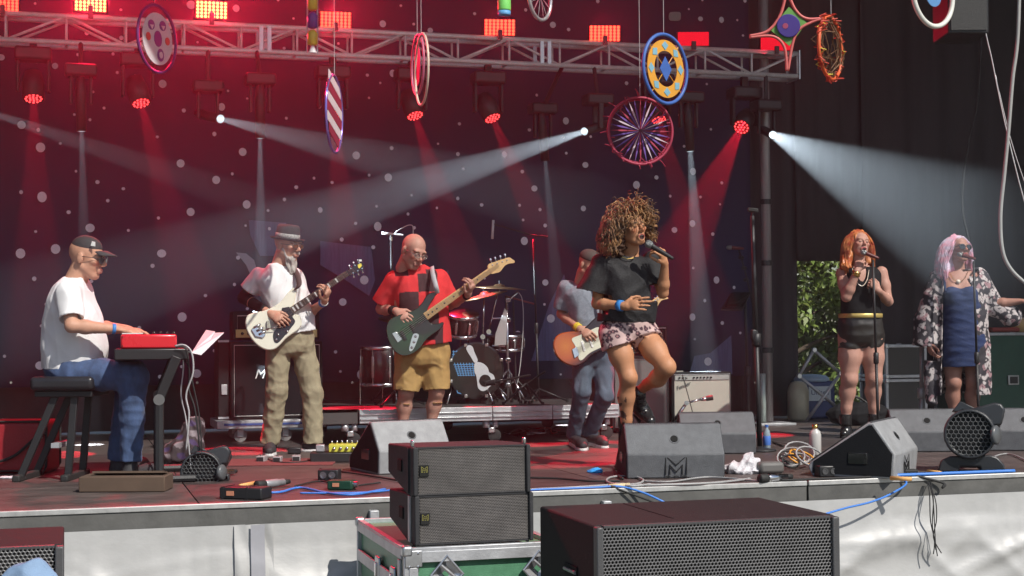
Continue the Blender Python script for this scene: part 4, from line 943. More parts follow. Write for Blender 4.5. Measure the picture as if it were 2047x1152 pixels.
# ------------------------------------------------------------------ 7  pink haired backing singer
D7 = 12.9; K = lambda x, y, o=0: od(x, y, D7 + o)
fk = facing(4); lk = leftof(4)
H = headframe(K(1917, 499, -.02), 18, 8, 4, 1.0)
SR, SL = K(1877, 557, 0), K(1956, 554, .03); ER, EL = K(1853, 622, .02), K(1990, 607, -.03); WRr, WRl = K(1856, 684, -.06), K(2036, 603, -.1)
HR, HL = K(1903, 680, 0), K(1948, 680, 0); KR, KL = K(1906, 765, -.03), K(1946, 765, -.03); AR, AL = K(1908, 850, .02), K(1944, 850, .02)
prims = head_prims(H, True, .004) + [cap(K(1917, 543, .01), hp(H, 0, -.03, -.07), .053, .048, .03)] + arm_prims(SR, ER, WRr, 1.0) + arm_prims(SL, EL, WRl, 1.0)
prims += [loft([(K(1926, 680), .18, .14), (K(1924, 630), .17, .13), (K(1920, 580), .17, .13), (K(1918, 555), .17, .095), (K(1918, 541), .09, .06)], lk, fk), ell(K(1903, 583, -.08), (.07, .06, .07), None, .04), ell(K(1937, 583, -.08), (.07, .06, .07), None, .04)]
prims += leg_prims(HR, KR, AR, 1.12, -fk) + leg_prims(HL, KL, AL, 1.12, -fk)
prims += hand_prims(WRr, K(1862, 708, -.08) - WRr, -RT + BK * .3, BK, (25, 30, 25), .95) + hand_prims(WRl, K(2060, 600, -.12) - WRl, UP, BK, (10, 15, 10), .95)
p7 = person("pink haired backing singer in sunglasses, navy dress and open patterned kimono", (K(1925, 870).x, K(1925, 870).y, DECK), prims, skin_col((.4, .2, .15), H, lips=(.4, .08, .1), extra=mouth_extra(-.065, .0075)))
navy = M("navy_knit", (.018, .035, .11), .8, var=.25, vs=20, bump=.35, bs=120, stretch=(1, 1, 3))
dr = cloth("dress", [loft([(K(1926, 732), .205, .16), (K(1926, 690), .21, .175), (K(1924, 640), .19, .165), (K(1921, 600), .185, .165), (K(1919, 577), .16, .14)], lk, fk, k=.02), ell(K(1903, 587, -.1), (.075, .065, .07), None, .03), ell(K(1938, 587, -.1), (.075, .065, .07), None, .03)], navy, p7, .0075, .004, 25, 51, (.3, .3, 1.5))
for a, b in (((1890, 582), (1886, 544)), ((1948, 580), (1947, 542))): part("strap", MB().tube([K(*a, -.13), K(*b, -.1), K(b[0], b[1] + 2, .08)], .01, 6), navy, dr)
def kcol(P):
    C = np.tile((.04, .036, .045), (len(P), 1)); rs = np.random.RandomState(6)
    q = P + .012 * np.sin(P[:, [1, 2, 0]] * 90); c = rs.uniform(P.min(0), P.max(0), (5200, 3)); d = np.full(len(P), 9.); k = np.zeros(len(P), int)
    order = np.argsort(q[:, 2]); c = c[np.argsort(c[:, 2])]
    for i in range(0, 5200, 200):
        cc = c[i:i + 200]; z0, z1 = cc[0, 2] - .03, cc[-1, 2] + .03; m = np.where((q[:, 2] > z0) & (q[:, 2] < z1))[0]
        if not len(m): continue
        dd = np.linalg.norm(q[m][:, None] - cc[None], axis=2); dm = dd.min(1); am = dd.argmin(1) + i; b = dm < d[m]; d[m[b]] = dm[b]; k[m[b]] = am[b]
    C[d < .024] = (.5, .45, .45); C[(d < .024) & (k % 4 == 0)] = (.33, .2, .22); C[d < .007] = (.1, .06, .07); return C
kim = M("patterned_kimono", (1, 1, 1), .8, attr=True, var=.1, vs=30)
outer = [loft([(K(1924, 790), .245, .17), (K(1924, 700), .24, .17), (K(1921, 620), .22, .17), (K(1918, 575), .21, .15), (K(1918, 550), .19, .115), (K(1918, 539), .1, .08)], lk, fk, k=.02),
         cap(SR, K(1850, 640, 0), .085, .095, .03), cap(K(1850, 640, 0), K(1850, 684, 0), .095, .11, .02), cap(SL, K(1990, 616, 0), .085, .085, .03), cap(K(1985, 612, 0), K(2020, 632, -.03), .07, .1, .02), cap(K(1857, 688), K(1862, 800, 0), .05, .055, .03)]
inner = [loft([(K(1924, 830), .225, .15), (K(1924, 700), .22, .15), (K(1921, 620), .2, .15), (K(1918, 575), .19, .13), (K(1918, 540), .16, .1)], lk, fk, k=0, op='s'),
         cap(K(1924, 830, -.25), K(1919, 520, -.22), .17, .13, 0, op='s', flat=(fk, 1.4)), cap(K(1851, 660, 0), K(1850, 720, 0), .07, .09, 0, ends=True, op='s'), cap(K(1849, 692), K(1849, 712), .1, .1, 0, ends=True, op='s')]
cloth("kimono", outer + inner, kim, p7, .0075, .006, 20, 53, (1, 1, .4), kcol)
glasses(p7, H, shades, frameb, .024, shape=1.15)
part("pendant", MB().lathe(K(1916, 563, -.13), -BK, [(.0, 0), (.018, .002), (.018, .006), (.0, .008)], 16), M("pearl", (.7, .6, .5), .3), p7, smooth=True)
part("necklace", MB().tube(cat([K(1897, 543, -.06), K(1906, 558, -.115), K(1916, 564, -.125), K(1927, 558, -.115), K(1935, 543, -.06)]), .0028, 6), goldm, p7)
for A_, tx in ((AR, 1902), (AL, 1950)): shoe(p7, (A_.x, A_.y, DECK + .1), oz(tx, 882), dark_shoe, rubber, high=.04, name="boot")
hm7 = hairmat("pink_hair", (.72, .32, .42), (.6, .5, .62))
core = cloth("hair", [ell(hp(H, 0, -.028, .045), (.086, .098, .09), (H[1], H[2], H[3]), .02), cap(hp(H, -.07, -.04, .0), hp(H, -.14, -.05, -.22), .045, .05, .03), cap(hp(H, .07, -.04, .0), hp(H, .085, -.03, -.1), .036, .03, .03), cap(hp(H, 0, -.07, .0), hp(H, -.03, -.08, -.18), .065, .06, .03)], hm7, p7, .007, .012, 60, 4, (1, 1, .2))
curls("strands", H, core, hm7, 800, zone6, .32, .005, .0031, 3, wave=lambda p: Vector(((p.x * 5.5 if abs(p.x) < .1 else -p.x) - .3, -.1, -2.4)), turns=.45)
# ================================================================== instruments
steel = M("steel_string", (.6, .6, .58), .3, 1)
maple = M("maple", (.62, .4, .18), .4, var=.15, vs=20, coat=.3, stretch=(1, 1, 6)); rosew = M("dark_fretboard", (.05, .03, .022), .45)
creamp = M("cream_gloss_paint", (.72, .7, .58), .16, coat=.6, var=.04); blackg = M("black_gloss", (.015, .015, .016), .15, coat=.5)
def burst(name, cl, r, stops):
    m = M(name, (1, 1, 1), .14, var=0, coat=.7); t = m.node_tree; N = t.nodes
    tc = N.new("ShaderNodeTexCoord"); v = N.new("ShaderNodeVectorMath"); v.operation = 'DISTANCE'; v.inputs[1].default_value = tuple(cl)
    t.links.new(tc.outputs["Object"], v.inputs[0]); d = N.new("ShaderNodeMath"); d.operation = 'DIVIDE'; d.inputs[1].default_value = r; t.links.new(v.outputs["Value"], d.inputs[0])
    c = N.new("ShaderNodeValToRGB"); t.links.new(d.outputs[0], c.inputs[0]); e = c.color_ramp.elements
    e[0].position, e[0].color = stops[0][0], (*stops[0][1], 1); e[1].position, e[1].color = stops[-1][0], (*stops[-1][1], 1)
    for p, q in stops[1:-1]: k = e.new(p); k.color = (*q, 1)
    t.links.new(c.outputs[0], N["Principled BSDF"].inputs["Base Color"]); return m
class Gtr:
    def __init__(s, name, label, catg, p0, n, conv, loc):
        s.n = Vector(n).normalized(); s.p0 = Vector(p0); s.c = conv; s.t = thing(name, label, catg, loc)
    def P(s, x, y, o=0): X, Y = s.c(x, y); return opl(X, Y, s.p0 + s.n * o, s.n)
    def plate(s, name, pts, mat, o=0, th=.04, smooth=True, bevel=.006, k=6, parent=None):
        q = [s.P(x, y, o) for x, y in pts]
        if smooth: q = cat(q, k, True)
        return part(name, MB().prism(q, -s.n * th), mat, parent or s.t, bevel=bevel)
    def bar(s, name, a, b, w0, w1, mat, o=0, th=.02, bevel=.004, parent=None):
        A, B = s.P(*a, o), s.P(*b, o); d = (B - A).normalized(); w = s.n.cross(d)
        return part(name, MB().prism([A + w * w0 / 2, B + w * w1 / 2, B - w * w1 / 2, A - w * w0 / 2], -s.n * th), mat, parent or s.t, bevel=bevel)
    def lines(s, name, a, b, wa, wb, n, r, mat, o, parent=None):
        A, B = s.P(*a, o), s.P(*b, o); d = (B - A).normalized(); w = s.n.cross(d); mb = MB()
        for i in range(n):
            f = (i / (n - 1) - .5) * .78; mb.tube([A + w * wa * f, B + w * wb * f], r, 4)
        return part(name, mb, mat, parent or s.t, kind="stuff")
    def frets(s, a, b, w0, w1, n, mat, o, inlay=None, parent=None):
        A, B = s.P(*a, o), s.P(*b, o); d = (B - A); L = d.length; d.normalize(); w = s.n.cross(d); mb = MB(); mi = MB()
        for i in range(n):
            f = 1 - (1 - .5 ** (i / 12)) / (1 - .5 ** (n / 12)); W = w0 + (w1 - w0) * f; q = A + d * L * f
            mb.tube([q + w * W * .48, q - w * W * .48], .0011, 4)
            if inlay and i in (3, 5, 7, 9, 12, 15, 17, 19):
                f2 = 1 - (1 - .5 ** ((i - .5) / 12)) / (1 - .5 ** (n / 12)); q = A + d * L * f2; W = (w0 + (w1 - w0) * f2) * (.36 if inlay == 2 else .12)
                mi.prism([q + w * W - d * .006, q + w * W + d * .006, q - w * W + d * .006, q - w * W - d * .006], s.n * .0008)
        part("fret_wires", mb, mat, parent or s.t, kind="stuff")
        if inlay: part("inlays", mi, whitem if inlay == 2 else blackg, parent or s.t, kind="stuff")
    def pegs(s, pts, r, mat, d, stem=.02, parent=None):
        for x, y in pts:
            q = s.P(x, y, .0); part("tuning_peg", MB().cone(q - s.n * .01, q + s.n * .012, .005, .005, 8).cone(q - s.n * .008 , q - s.n * .008 + d * stem, .003, .003, 6).cone(q - s.n * .008 + d * stem, q - s.n * .008 + d * (stem + r * 1.4), r, r * .8, 10), mat, parent or s.t)
# --- white offset guitar
z1 = lambda x, y: (400 + x * .46875, 400 + y * .46875)
g = Gtr("electric_guitar", "cream white electric guitar with chrome vibrato held by the guitarist in the hat", "guitar", od(555, 640, D2 - .2), facing(14) + UP * .12, z1, od(555, 700, D2 - .2))
bd_ = g.plate("body", [(412, 377), (395, 376), (372, 398), (345, 432), (312, 455), (270, 472), (232, 480), (203, 492), (194, 522), (200, 556), (218, 590), (248, 622), (284, 639), (318, 636), (345, 614), (365, 592), (392, 572), (420, 552), (433, 530), (430, 502), (416, 488), (398, 486), (392, 468), (405, 430)], creamp, .0, .044, bevel=.01)
g.plate("pickguard", [(345, 500), (372, 480), (395, 500), (405, 520), (388, 545), (352, 590), (330, 610), (315, 602), (312, 570), (330, 540)], blackg, .003, .003, bevel=.0005)
g.bar("pickup", (345, 478), (392, 440 + 52), .075, .075, blackg, .011, .012); g.plate("pickup", [(352, 460), (380, 455), (400, 490), (372, 503)], blackg, .014, .012, False, .002)
g.plate("pickup", [(300, 500), (318, 492), (338, 522), (320, 532)], chrome, .013, .012, False, .002)
vb = g.plate("vibrato", [(218, 552), (240, 540), (262, 555), (280, 575), (268, 588), (236, 582)], chrome, .014, .012, False, .003)
for q in ((228, 545), (240, 560), (250, 575)): part("roller", MB().cone(g.P(q[0], q[1], .012), g.P(q[0] + 30, q[1] - 16, .02), .009, .009, 10), chrome, vb, smooth=True)
part("vibrato_arm", MB().tube([g.P(268, 556, .02), g.P(310, 545, .035), g.P(352, 543, .03), g.P(372, 520, .02)], .0032, 6), chrome, vb)
part("bridge", MB().box(g.P(290, 530, .012), (.02, .02, .055), None), chrome, g.t)
for q in ((333, 575), (325, 595), (372, 560)): part("knob", MB().cone(g.P(*q, .0), g.P(*q, .018), .011, .009, 14), chrome, g.t, smooth=True)
nk = g.bar("neck", (378, 480), (628, 312), .054, .043, maple, .006, .024); g.bar("fretboard", (378, 480), (628, 312), .055, .043, rosew, .012, .006, .001, parent=nk)
g.frets((378, 480), (628, 312), .054, .043, 22, steel, .013, 2, parent=nk)
hs = g.plate("headstock", [(620, 305), (640, 290), (668, 270), (690, 264), (700, 280), (700, 292), (680, 305), (650, 318), (632, 326)], blackg, .008, .016, False, .002)
g.pegs([(642, 293), (660, 280), (678, 270)], .008, chrome, UP * .8 - RT * .3, .026, hs); g.pegs([(652, 312), (672, 303), (690, 293)], .008, chrome, -UP * .9 + RT * .3, .026, hs)
part("headstock_emblem", MB().prism([g.P(x, y, .0095) for x, y in ((672, 276), (686, 270), (690, 280), (680, 292), (674, 288))], g.n * .0006), M("gold_print", (.75, .62, .08), .4), hs)
part("tuner_clip", MB().box(g.P(683, 258, .01), (.03, .012, .022)), blackg, hs, bevel=.003); part("clip_screen", MB().box(g.P(683, 258, .018), (.022, .003, .015)), whitem, hs)
g.lines("strings", (262, 560), (655, 296), .052, .036, 6, .0008, steel, .017)
st = M("guitar_strap", (.08, .05, .05), .8)
part("strap", MB().grid(lambda u, v: cat([g.P(404, 384, .01), od(598, 570, D2 - .16), od(594, 550, D2 - .1), od(584, 532, D2 + .04)], 6)[int(v * 18)] + (RT * .9 + UP * .35) * (u - .5) * .045, 2, 18), st, g.t, solid=.003, smooth=True, recalc=False)
# --- green bass
z2 = lambda x, y: (700 + x * .39055, 430 + y * .39055)
LOC = od(835, 712, D3 - .22); cg = opl(*z2(290, 600), od(835, 640, D3 - .24), facing(10) + UP * .05)
gm = burst("green_burst", cg - LOC, .27, [(0, (.012, .06, .018)), (.55, (.008, .025, .01)), (1, (.006, .008, .008))])
g = Gtr("bass_guitar", "dark green bass guitar with a pale maple neck played by the bald man", "guitar", od(835, 640, D3 - .24), facing(10) + UP * .05, z2, LOC)
bd_ = g.plate("body", [(446, 399), (420, 396), (392, 412), (372, 445), (340, 478), (300, 498), (250, 512), (210, 530), (190, 560), (187, 602), (200, 650), (226, 694), (262, 718), (298, 718), (332, 702), (362, 676), (388, 640), (420, 612), (455, 588), (478, 560), (474, 548), (450, 556), (420, 556), (400, 540), (388, 514), (396, 485), (410, 455), (428, 425)], gm, 0, .042, bevel=.009)
g.plate("pickguard", [(388, 520), (372, 540), (340, 560), (318, 600), (330, 606), (345, 602), (372, 612), (420, 590), (450, 568), (420, 560), (400, 545)], blackg, .003, .003, bevel=.0005)
g.plate("control_plate", [(322, 612), (340, 606), (352, 616), (345, 640), (328, 680), (312, 698), (302, 690), (308, 655)], chrome, .005, .005, True, .001)
for q in ((335, 622), (327, 650), (316, 678)): part("knob", MB().cone(g.P(*q, 0), g.P(*q, .02), .011, .01, 14), chrome, g.t, smooth=True)
g.plate("bridge", [(214, 606), (236, 596), (266, 636), (244, 654)], chrome, .012, .012, False, .002)
g.bar("pickup", (262, 596), (285, 640), .024, .024, blackg, .012, .012); g.bar("pickup", (310, 562), (335, 604), .024, .024, blackg, .012, .012)
nk = g.bar("neck", (386, 520), (715, 285), .062, .045, maple, .006, .024); g.bar("fretboard", (386, 520), (715, 285), .062, .044, maple, .012, .006, .001, parent=nk)
g.frets((386, 520), (715, 285), .062, .044, 20, steel, .013, 1, parent=nk)
hs = g.plate("headstock", [(704, 268), (712, 250), (740, 240), (775, 228), (812, 218), (828, 226), (842, 236), (838, 246), (812, 250), (790, 262), (768, 290), (745, 298), (722, 300)], maple, .006, .016, True, .002, 4)
g.pegs([(728, 256), (752, 248), (778, 240), (802, 232)], .011, chrome, UP * .95 - RT * .3, .04, hs)
g.lines("strings", (240, 625), (760, 255), .058, .03, 4, .0013, steel, .018)
part("strap", MB().grid(lambda u, v: cat([g.P(446, 402, .01), od(872, 574, D3 - .24), od(867, 556, D3 - .2), od(864, 542, D3 - .12), od(863, 533, D3 + .03)], 6)[int(v * 24)] + (RT * .9 + UP * .3) * (u - .5) * .04, 2, 24), M("pale_strap", (.45, .45, .47), .6), g.t, solid=.003, smooth=True, recalc=False)
# --- sunburst guitar
z3 = lambda x, y: (1050 + x * .5036, 380 + y * .5036)
LOC = od(1160, 725, D4 - .2); cg = opl(*z3(160, 620), od(1170, 690, D4 - .21), facing(12) + UP * .1)
g = Gtr("electric_guitar", "sunburst electric guitar with a white pickguard played behind the lead singer", "guitar", od(1170, 690, D4 - .21), facing(12) + UP * .1, z3, LOC)
sb = burst("sunburst", cg - LOC, .22, [(0, (.5, .15, .02)), (.45, (.4, .08, .015)), (.8, (.06, .012, .008)), (1, (.015, .008, .008))])
g.plate("body", [(290, 505), (270, 515), (245, 540), (215, 560), (175, 562), (135, 572), (116, 595), (114, 625), (124, 655), (146, 680), (180, 696), (210, 696), (240, 680), (262, 658), (295, 640), (330, 628), (345, 610), (330, 600), (318, 585), (322, 560), (312, 530)], sb, 0, .042, bevel=.009)
g.plate("pickguard", [(186, 590), (220, 575), (262, 555), (290, 545), (312, 560), (318, 590), (328, 612), (290, 630), (255, 648), (225, 675), (212, 668), (208, 640), (196, 615)], M("cream_plastic", (.6, .6, .48), .4), .003, .003, bevel=.0005)
g.plate("bridge", [(186, 632), (205, 622), (215, 655), (196, 668)], chrome, .01, .01, False, .002)
for a, b in (((255, 590), (268, 625)), ((225, 600), (236, 640))): g.bar("pickup", a, b, .02, .02, whitem, .009, .008)
nk = g.bar("neck", (318, 580), (500, 462), .054, .042, maple, .006, .022); g.frets((318, 580), (500, 462), .054, .042, 21, steel, .009, 1, parent=nk)
hs = g.plate("headstock", [(494, 455), (505, 438), (535, 420), (560, 424), (568, 432), (540, 440), (520, 470), (506, 474)], maple, .006, .015, True, .002, 4)
g.pegs([(515, 440), (525, 434), (535, 430), (545, 426)], .007, chrome, UP, .02, hs)
g.lines("strings", (205, 640), (520, 445), .05, .035, 6, .0008, steel, .014)
part("strap", MB().tube([g.P(300, 510, .01), od(1200, 600, D4 - .18), od(1185, 565, D4 - .1)], .012, 6), st, g.t)
# ================================================================== keyboard place
Kk = lambda x, y, o=0: od(x, y, D1 + o)
def dirbox(mb, a, b, dep, h, up=UP):
    """box from a to b (centre line of its front top edge), depth away from the camera, height down"""
    a, b = Vector(a), Vector(b); x = (b - a); L = x.length; x.normalize(); y = up.cross(x).normalized()
    return mb.box((a + b) / 2 + y * dep / 2 - up * h / 2, (L, dep, h), (x, y, up))
a, b = Kk(241, 669, -.4), Kk(351, 669, -.4); yk = ray(296, 680); yk.z = 0; yk.normalize(); b = a + yk.cross(UP) * (b - a).length
t = thing("keyboard", "bright red electric organ on a black stand under the player's hands", "keyboard", (a + b) / 2 - UP * .1)
redp = M("red_lacquer", (.62, .012, .025), .3, var=.05, coat=.4)
part("case", dirbox(MB(), a, b, .95, .088), redp, t, bevel=.012)
for q, o in ((a, .012), (b, -.012)):
    for dz in (.015, .07): part("screw", MB().cone(q + RT * o - UP * dz - yk * .003, q + RT * o - UP * dz + yk * .003, .004, .004, 8), blackg, t)
kx = (b - a).normalized()
part("key_bed", MB().box(a + kx * .075 + yk * .47 - UP * .002, (.13, .88, .01), (kx, yk, UP)), blackg, t)
mb = MB()
for i in range(36): mb.box(a + kx * .07 + yk * (.05 + i * .0235) + UP * .006, (.125, .0225, .006), (kx, yk, UP))
part("white_keys", mb, whitem, t, kind="stuff")
for i in range(4): part("knob", MB().cone(a + kx * (.2 + .04 * i) + yk * .1, a + kx * (.2 + .04 * i) + yk * .1 + UP * .018, .009, .008, 10), blackg, t, smooth=True)
t = thing("keyboard_stand", "black keyboard stand with a slanted leg holding the red organ", "stand", oz(330, 945))
a2 = Kk(228, 698, -.42); b2 = a2 + kx * (Kk(374, 698, -.42) - a2).length
part("top_frame", dirbox(MB(), a2, b2, .95, .07), blackplastic, t, bevel=.008)
for o in (.06, .82):
    A = Kk(352, 718, -.42) + yk * o; mid = Kk(318, 800, -.42) + yk * o; bot = oz(268, 958) * 1; bot = Vector((mid.x, mid.y, DECK)) - kx * .18; bot2 = Vector((mid.x, mid.y, DECK)) + kx * .22
    part("leg", MB().box((A + mid) / 2, (.06, .035, (A - mid).length + .03), ((A - mid).normalized().cross(yk).normalized(), yk, (A - mid).normalized())), black, t, bevel=.006)
    part("joint", MB().cone(mid - yk * .03, mid + yk * .03, .034, .034, 18), M("joint_grey", (.12, .12, .12), .5), t)
    part("leg", MB().tube([mid, Vector((mid.x, mid.y, DECK + .05))], .03, 8), black, t)
    part("foot", MB().tube([Vector((bot.x, bot.y, DECK + .025)), Vector((bot2.x, bot2.y, DECK + .025))], .024, 8), black, t)
t = thing("music_sheets", "white paper sheets propped on a small rack right of the red organ", "paper", Kk(400, 708, -.3))
pap = M("paper", (.72, .68, .72), .7, var=.04)
for i, (q, o) in enumerate(((((382, 706), (400, 709), (448, 665), (430, 668)), 0), (((384, 704), (402, 706), (430, 663), (418, 662)), .05))):
    p4_ = [Kk(q[0][0], q[0][1], -.38 + o), Kk(q[1][0], q[1][1], -.2 + o), Kk(q[2][0], q[2][1], -.1 + o), Kk(q[3][0], q[3][1], -.28 + o)]
    p4_ = [Kk(q[0][0], q[0][1], -.4 + o), Kk(q[1][0] + 2, q[1][1] + 1, -.42 + o), Kk(q[2][0], q[2][1], -.2 + o), Kk(q[3][0] - 6, q[3][1] - 2, .0 + o)]
    part("sheet", MB().add(p4_, [(0, 1, 2, 3)]), pap, t, solid=.002, recalc=False)
part("rack", MB().tube([Kk(368, 702, -.3), Kk(392, 708, -.28), Kk(440, 672, -.15)], .006, 6), black, t)
t = thing("keyboard_cables", "black and grey cables hanging from the end of the red organ to the floor", "cables", Kk(380, 900, -.2))
for i, (pts, m, r) in enumerate((([(350, 692), (368, 690), (383, 705), (386, 745), (372, 790), (378, 830), (372, 900)], M("grey_cable", (.4, .39, .4), .5), .006), ([(352, 694), (372, 698), (378, 740), (378, 780), (390, 820), (400, 900)], rubber, .006),
                    ([(355, 700), (364, 712), (366, 740), (362, 790), (372, 840), (382, 940)], MATS["grey_cable"], .005), ([(360, 710), (376, 730), (386, 770), (398, 830), (404, 905)], rubber, .005))):
    part("cable", MB().tube(cat([Kk(x, y, -.4 + .05 * i) for x, y in pts], 6), r, 6), m, t, smooth=True)
t = thing("keyboard_stool", "black padded keyboard stool with crossed steel legs", "stool", oz(150, 955))
sc_ = Kk(145, 765, .0)
part("seat", MB().box(sc_ + UP * .0, (.4, .5, .09), (RT, BK, UP)), M("black_vinyl", (.018, .018, .022), .35, bump=.1, bs=40), t, bevel=.03, seg=4)
part("seat_pan", MB().box(sc_ - UP * .065, (.36, .4, .04), (RT, BK, UP)), black, t, bevel=.006)
zz = DECK + .02
for o in (-.16, .16):
    A = sc_ + BK * -o - UP * .08
    for s, wb in ((-1, -.16), (1, .14)):
        B = Vector((sc_.x, sc_.y, zz)) + BK * -o + RT * (-.12 + wb * 1.0); q = A + RT * s * .06; d = (B - q).normalized()
        part("leg", MB().box((q + B) / 2, (.045, .03, (B - q).length), (BK.cross(d).normalized(), BK, d)), black, t, bevel=.004)
for wb in (-.28, .02):
    c = Vector((sc_.x, sc_.y, zz)) + RT * wb; part("foot_bar", MB().box(c, (.05, .5, .045), (RT, BK, UP)), rubber, t, bevel=.01)
part("brace", MB().box(Vector((sc_.x, sc_.y, DECK + .22)) + RT * -.06, (.05, .34, .03), (RT, BK, UP)), alumatte, t)
t = thing("cool_bag", "red cool bag with black piping and strap on the floor at the far left", "bag", oz(40, 950))
cb = oz(30, 948); redf = M("red_nylon", (.3, .012, .02), .6, bump=.2, bs=80)
part("body", MB().box(cb + UP * .175 - BK * .15, (.42, .3, .35), (RT, BK, UP)), redf, t, bevel=.035, seg=4)
for o in (0, -.3):
    e = [cb + RT * x + UP * z + BK * (o - .003 + (.004 if o == 0 else -.001)) for x, z in ((-.19, .02), (.19, .02), (.205, .05), (.205, .31), (.18, .345), (-.19, .345))]
    part("piping", MB().tube(e, .009, 6, closed=True), rubber, t)
part("strap", MB().tube(cat([cb + RT * .21 + UP * .28 + BK * .01, cb + RT * .12 + UP * .22 + BK * .02, cb + UP * .12 + BK * .03, cb - RT * .18 + UP * .06 + BK * .02], 6), .011, 6), rubber, t)
part("buckle", MB().box(cb + RT * .165 + UP * .25 + BK * .02, (.04, .01, .03), (RT, BK, UP)), alu, t)
# ================================================================== guitar amplifiers, left
def amp_box(t, X0, X1, z0, z1, Y, dep, mat=None, pip=whitem, cloth_=None, inset=.03, pr=.0035):
    c = ((X0 + X1) / 2, Y + dep / 2, (z0 + z1) / 2)
    part("cabinet", MB().box(c, (X1 - X0, dep, z1 - z0)), mat or M("black_tolex", (.012, .012, .014), .7, spec=.25, bump=.4, bs=250), t, bevel=.012)
    part("grille_cloth", MB().box((c[0], Y + .006, c[2]), (X1 - X0 - 2 * inset, .02, z1 - z0 - 2 * inset)), cloth_ or M("black_grille_cloth", (.014, .013, .016), .95, spec=.15, bump=.5, bs=400), t)
    if pip:
        e = [(x, Y - .006, z) for x, z in ((X0 + inset, z0 + inset), (X1 - inset, z0 + inset), (X1 - inset, z1 - inset), (X0 + inset, z1 - inset))]
        part("piping", MB().tube(e, pr, 4, closed=True), pip, t)
AY = 12.95
xa, xb = oy(461, 760, AY).x, oy(645, 760, AY).x; zt_, zb_ = oy(540, 683, AY).z, oy(540, 838, AY).z
t = thing("speaker_cabinet", "tall black guitar speaker cabinet with a white script letter behind the hatted guitarist", "speaker", ((xa + xb) / 2, AY, zb_))
amp_box(t, xa, xb, zb_, zt_, AY, .36)
me = text_mesh("M", .11, .003, .35); q = oy(518, 749, AY)
me.transform(frame_mat(Vector((q.x, AY - .008, q.z)), Vector((1, 0, 0)), Vector((0, 0, 1)), Vector((0, -1, 0)))); part("script_letter", me, whitem, t)
h1 = oy(540, 622, AY).z
t = thing("guitar_amplifier", "black amplifier head with a gold control panel on the tall speaker cabinet", "amplifier", ((xa + xb) / 2, AY, zt_))
xc = oy(640, 650, AY).x
amp_box(t, xa + .02, xb - .02, zt_ + .012, h1, AY + .03, .26, inset=.04)
part("control_panel", MB().box(((xa + xb) / 2, AY + .02, zt_ + .07), (xb - xa - .09, .02, .07)), M("gold_panel", (.6, .5, .22), .35, .5), t, bevel=.003)
for i in range(9): part("knob", MB().cone((xa + .1 + i * .055, AY + .012, zt_ + .07), (xa + .1 + i * .055, AY - .012, zt_ + .07), .014, .012, 12), blackg, t, smooth=True)
part("handle", MB().tube([(xa + .25, AY + .14, h1), (xa + .27, AY + .14, h1 + .03), (xb - .27, AY + .14, h1 + .03), (xb - .25, AY + .14, h1)], .01, 6), rubber, t)
xd0, xd1 = oy(435, 850, AY - .1).x, oy(606, 850, AY - .1).x; zd = oy(520, 838, AY - .1).z; zd0 = oy(520, 857, AY - .1).z
t = thing("wheeled_dolly", "aluminium dolly on castors carrying the guitar speaker cabinet", "dolly", ((xd0 + xd1) / 2, AY, DECK))
part("deck", MB().box(((xd0 + xb) / 2, AY + .18, (zd + zd0) / 2 - .004), (xb - xd0 + .02, .62, zd - zd0 - .01)), alumatte, t, bevel=.006)
part("blue_stripe", MB().box(((xd0 + xb) / 2, AY - .135, (zd + zd0) / 2), (xb - xd0 - .1, .006, .018)), M("blue_tape", (.05, .09, .3), .5), t)
for px in (480, 570, 636):
    q = oy(px, 870, AY - .04)
    for yy in (AY - .04, AY + .4):
        w = part("castor", MB().cone((q.x, yy - .02, DECK + .055), (q.x, yy + .02, DECK + .055), .055, .055, 18), M("grey_wheel", (.22, .21, .21), .6), t)
        part("fork", MB().box((q.x, yy, DECK + .09), (.05, .06, .09)), alumatte, t)
t = thing("equipment_case", "black equipment case with a metal latch left of the guitar speaker cabinet", "case", (xa - .1, AY, zd0))
xe = oy(436, 780, AY).x
part("case_body", MB().box(((xe + xa) / 2 - .006, AY + .2, (zd + oy(440, 680, AY).z) / 2 + .001), (xa - xe - .014, .36, oy(440, 680, AY).z - zd)), MATS["black_tolex"], t, bevel=.01)
for z in (zd + .01, oy(440, 680, AY).z - .01): part("edge_trim", MB().box(((xe + xa) / 2 - .006, AY + .015, z), (xa - xe - .014, .012, .018)), alumatte, t)
part("latch", MB().box(((xe + xa) / 2, AY + .014, zd + .25), (.05, .014, .09)), alumatte, t, bevel=.004)
# ================================================================== drum riser
RY = 12.04; rz1 = oy(900, 815, RY).z; rz0 = oy(900, 843, RY).z; rx0, rx1 = oy(718, 830, RY).x, oy(1238, 830, RY).x; rxl = oy(640, 830, RY).x
t = thing("drum_riser", "low aluminium framed riser on castors carrying the drum kit", "riser", ((rx0 + rx1) / 2, RY, DECK))
part("riser_deck", MB().box(((rxl + rx1) / 2, RY + .95, rz1 - .012), (rx1 - rxl - .01, 1.86, .024)), M("riser_ply", (.05, .045, .045), .6, var=.2), t)
sg = [oy(px, 830, RY).x for px in (718, 985, 1105)] + [rx1]
for i in range(3):
    a_, b_ = sg[i] + .003, sg[i + 1] - .003; H_ = rz1 - rz0
    part("front_beam", MB().box(((a_ + b_) / 2, RY + .02, (rz0 + rz1) / 2), (b_ - a_, .04, H_)), alumatte, t, bevel=.003)
    for f in (.28, .62): part("beam_lip", MB().box(((a_ + b_) / 2, RY - .004, rz0 + H_ * f), (b_ - a_ - .01, .012, .012)), alu, t, bevel=.002)
part("front_beam", MB().box(((rxl + rx0) / 2 - .004, RY + .04, (rz0 + rz1) / 2), (rx0 - rxl - .01, .04, rz1 - rz0)), M("dark_beam", (.06, .055, .055), .6), t)
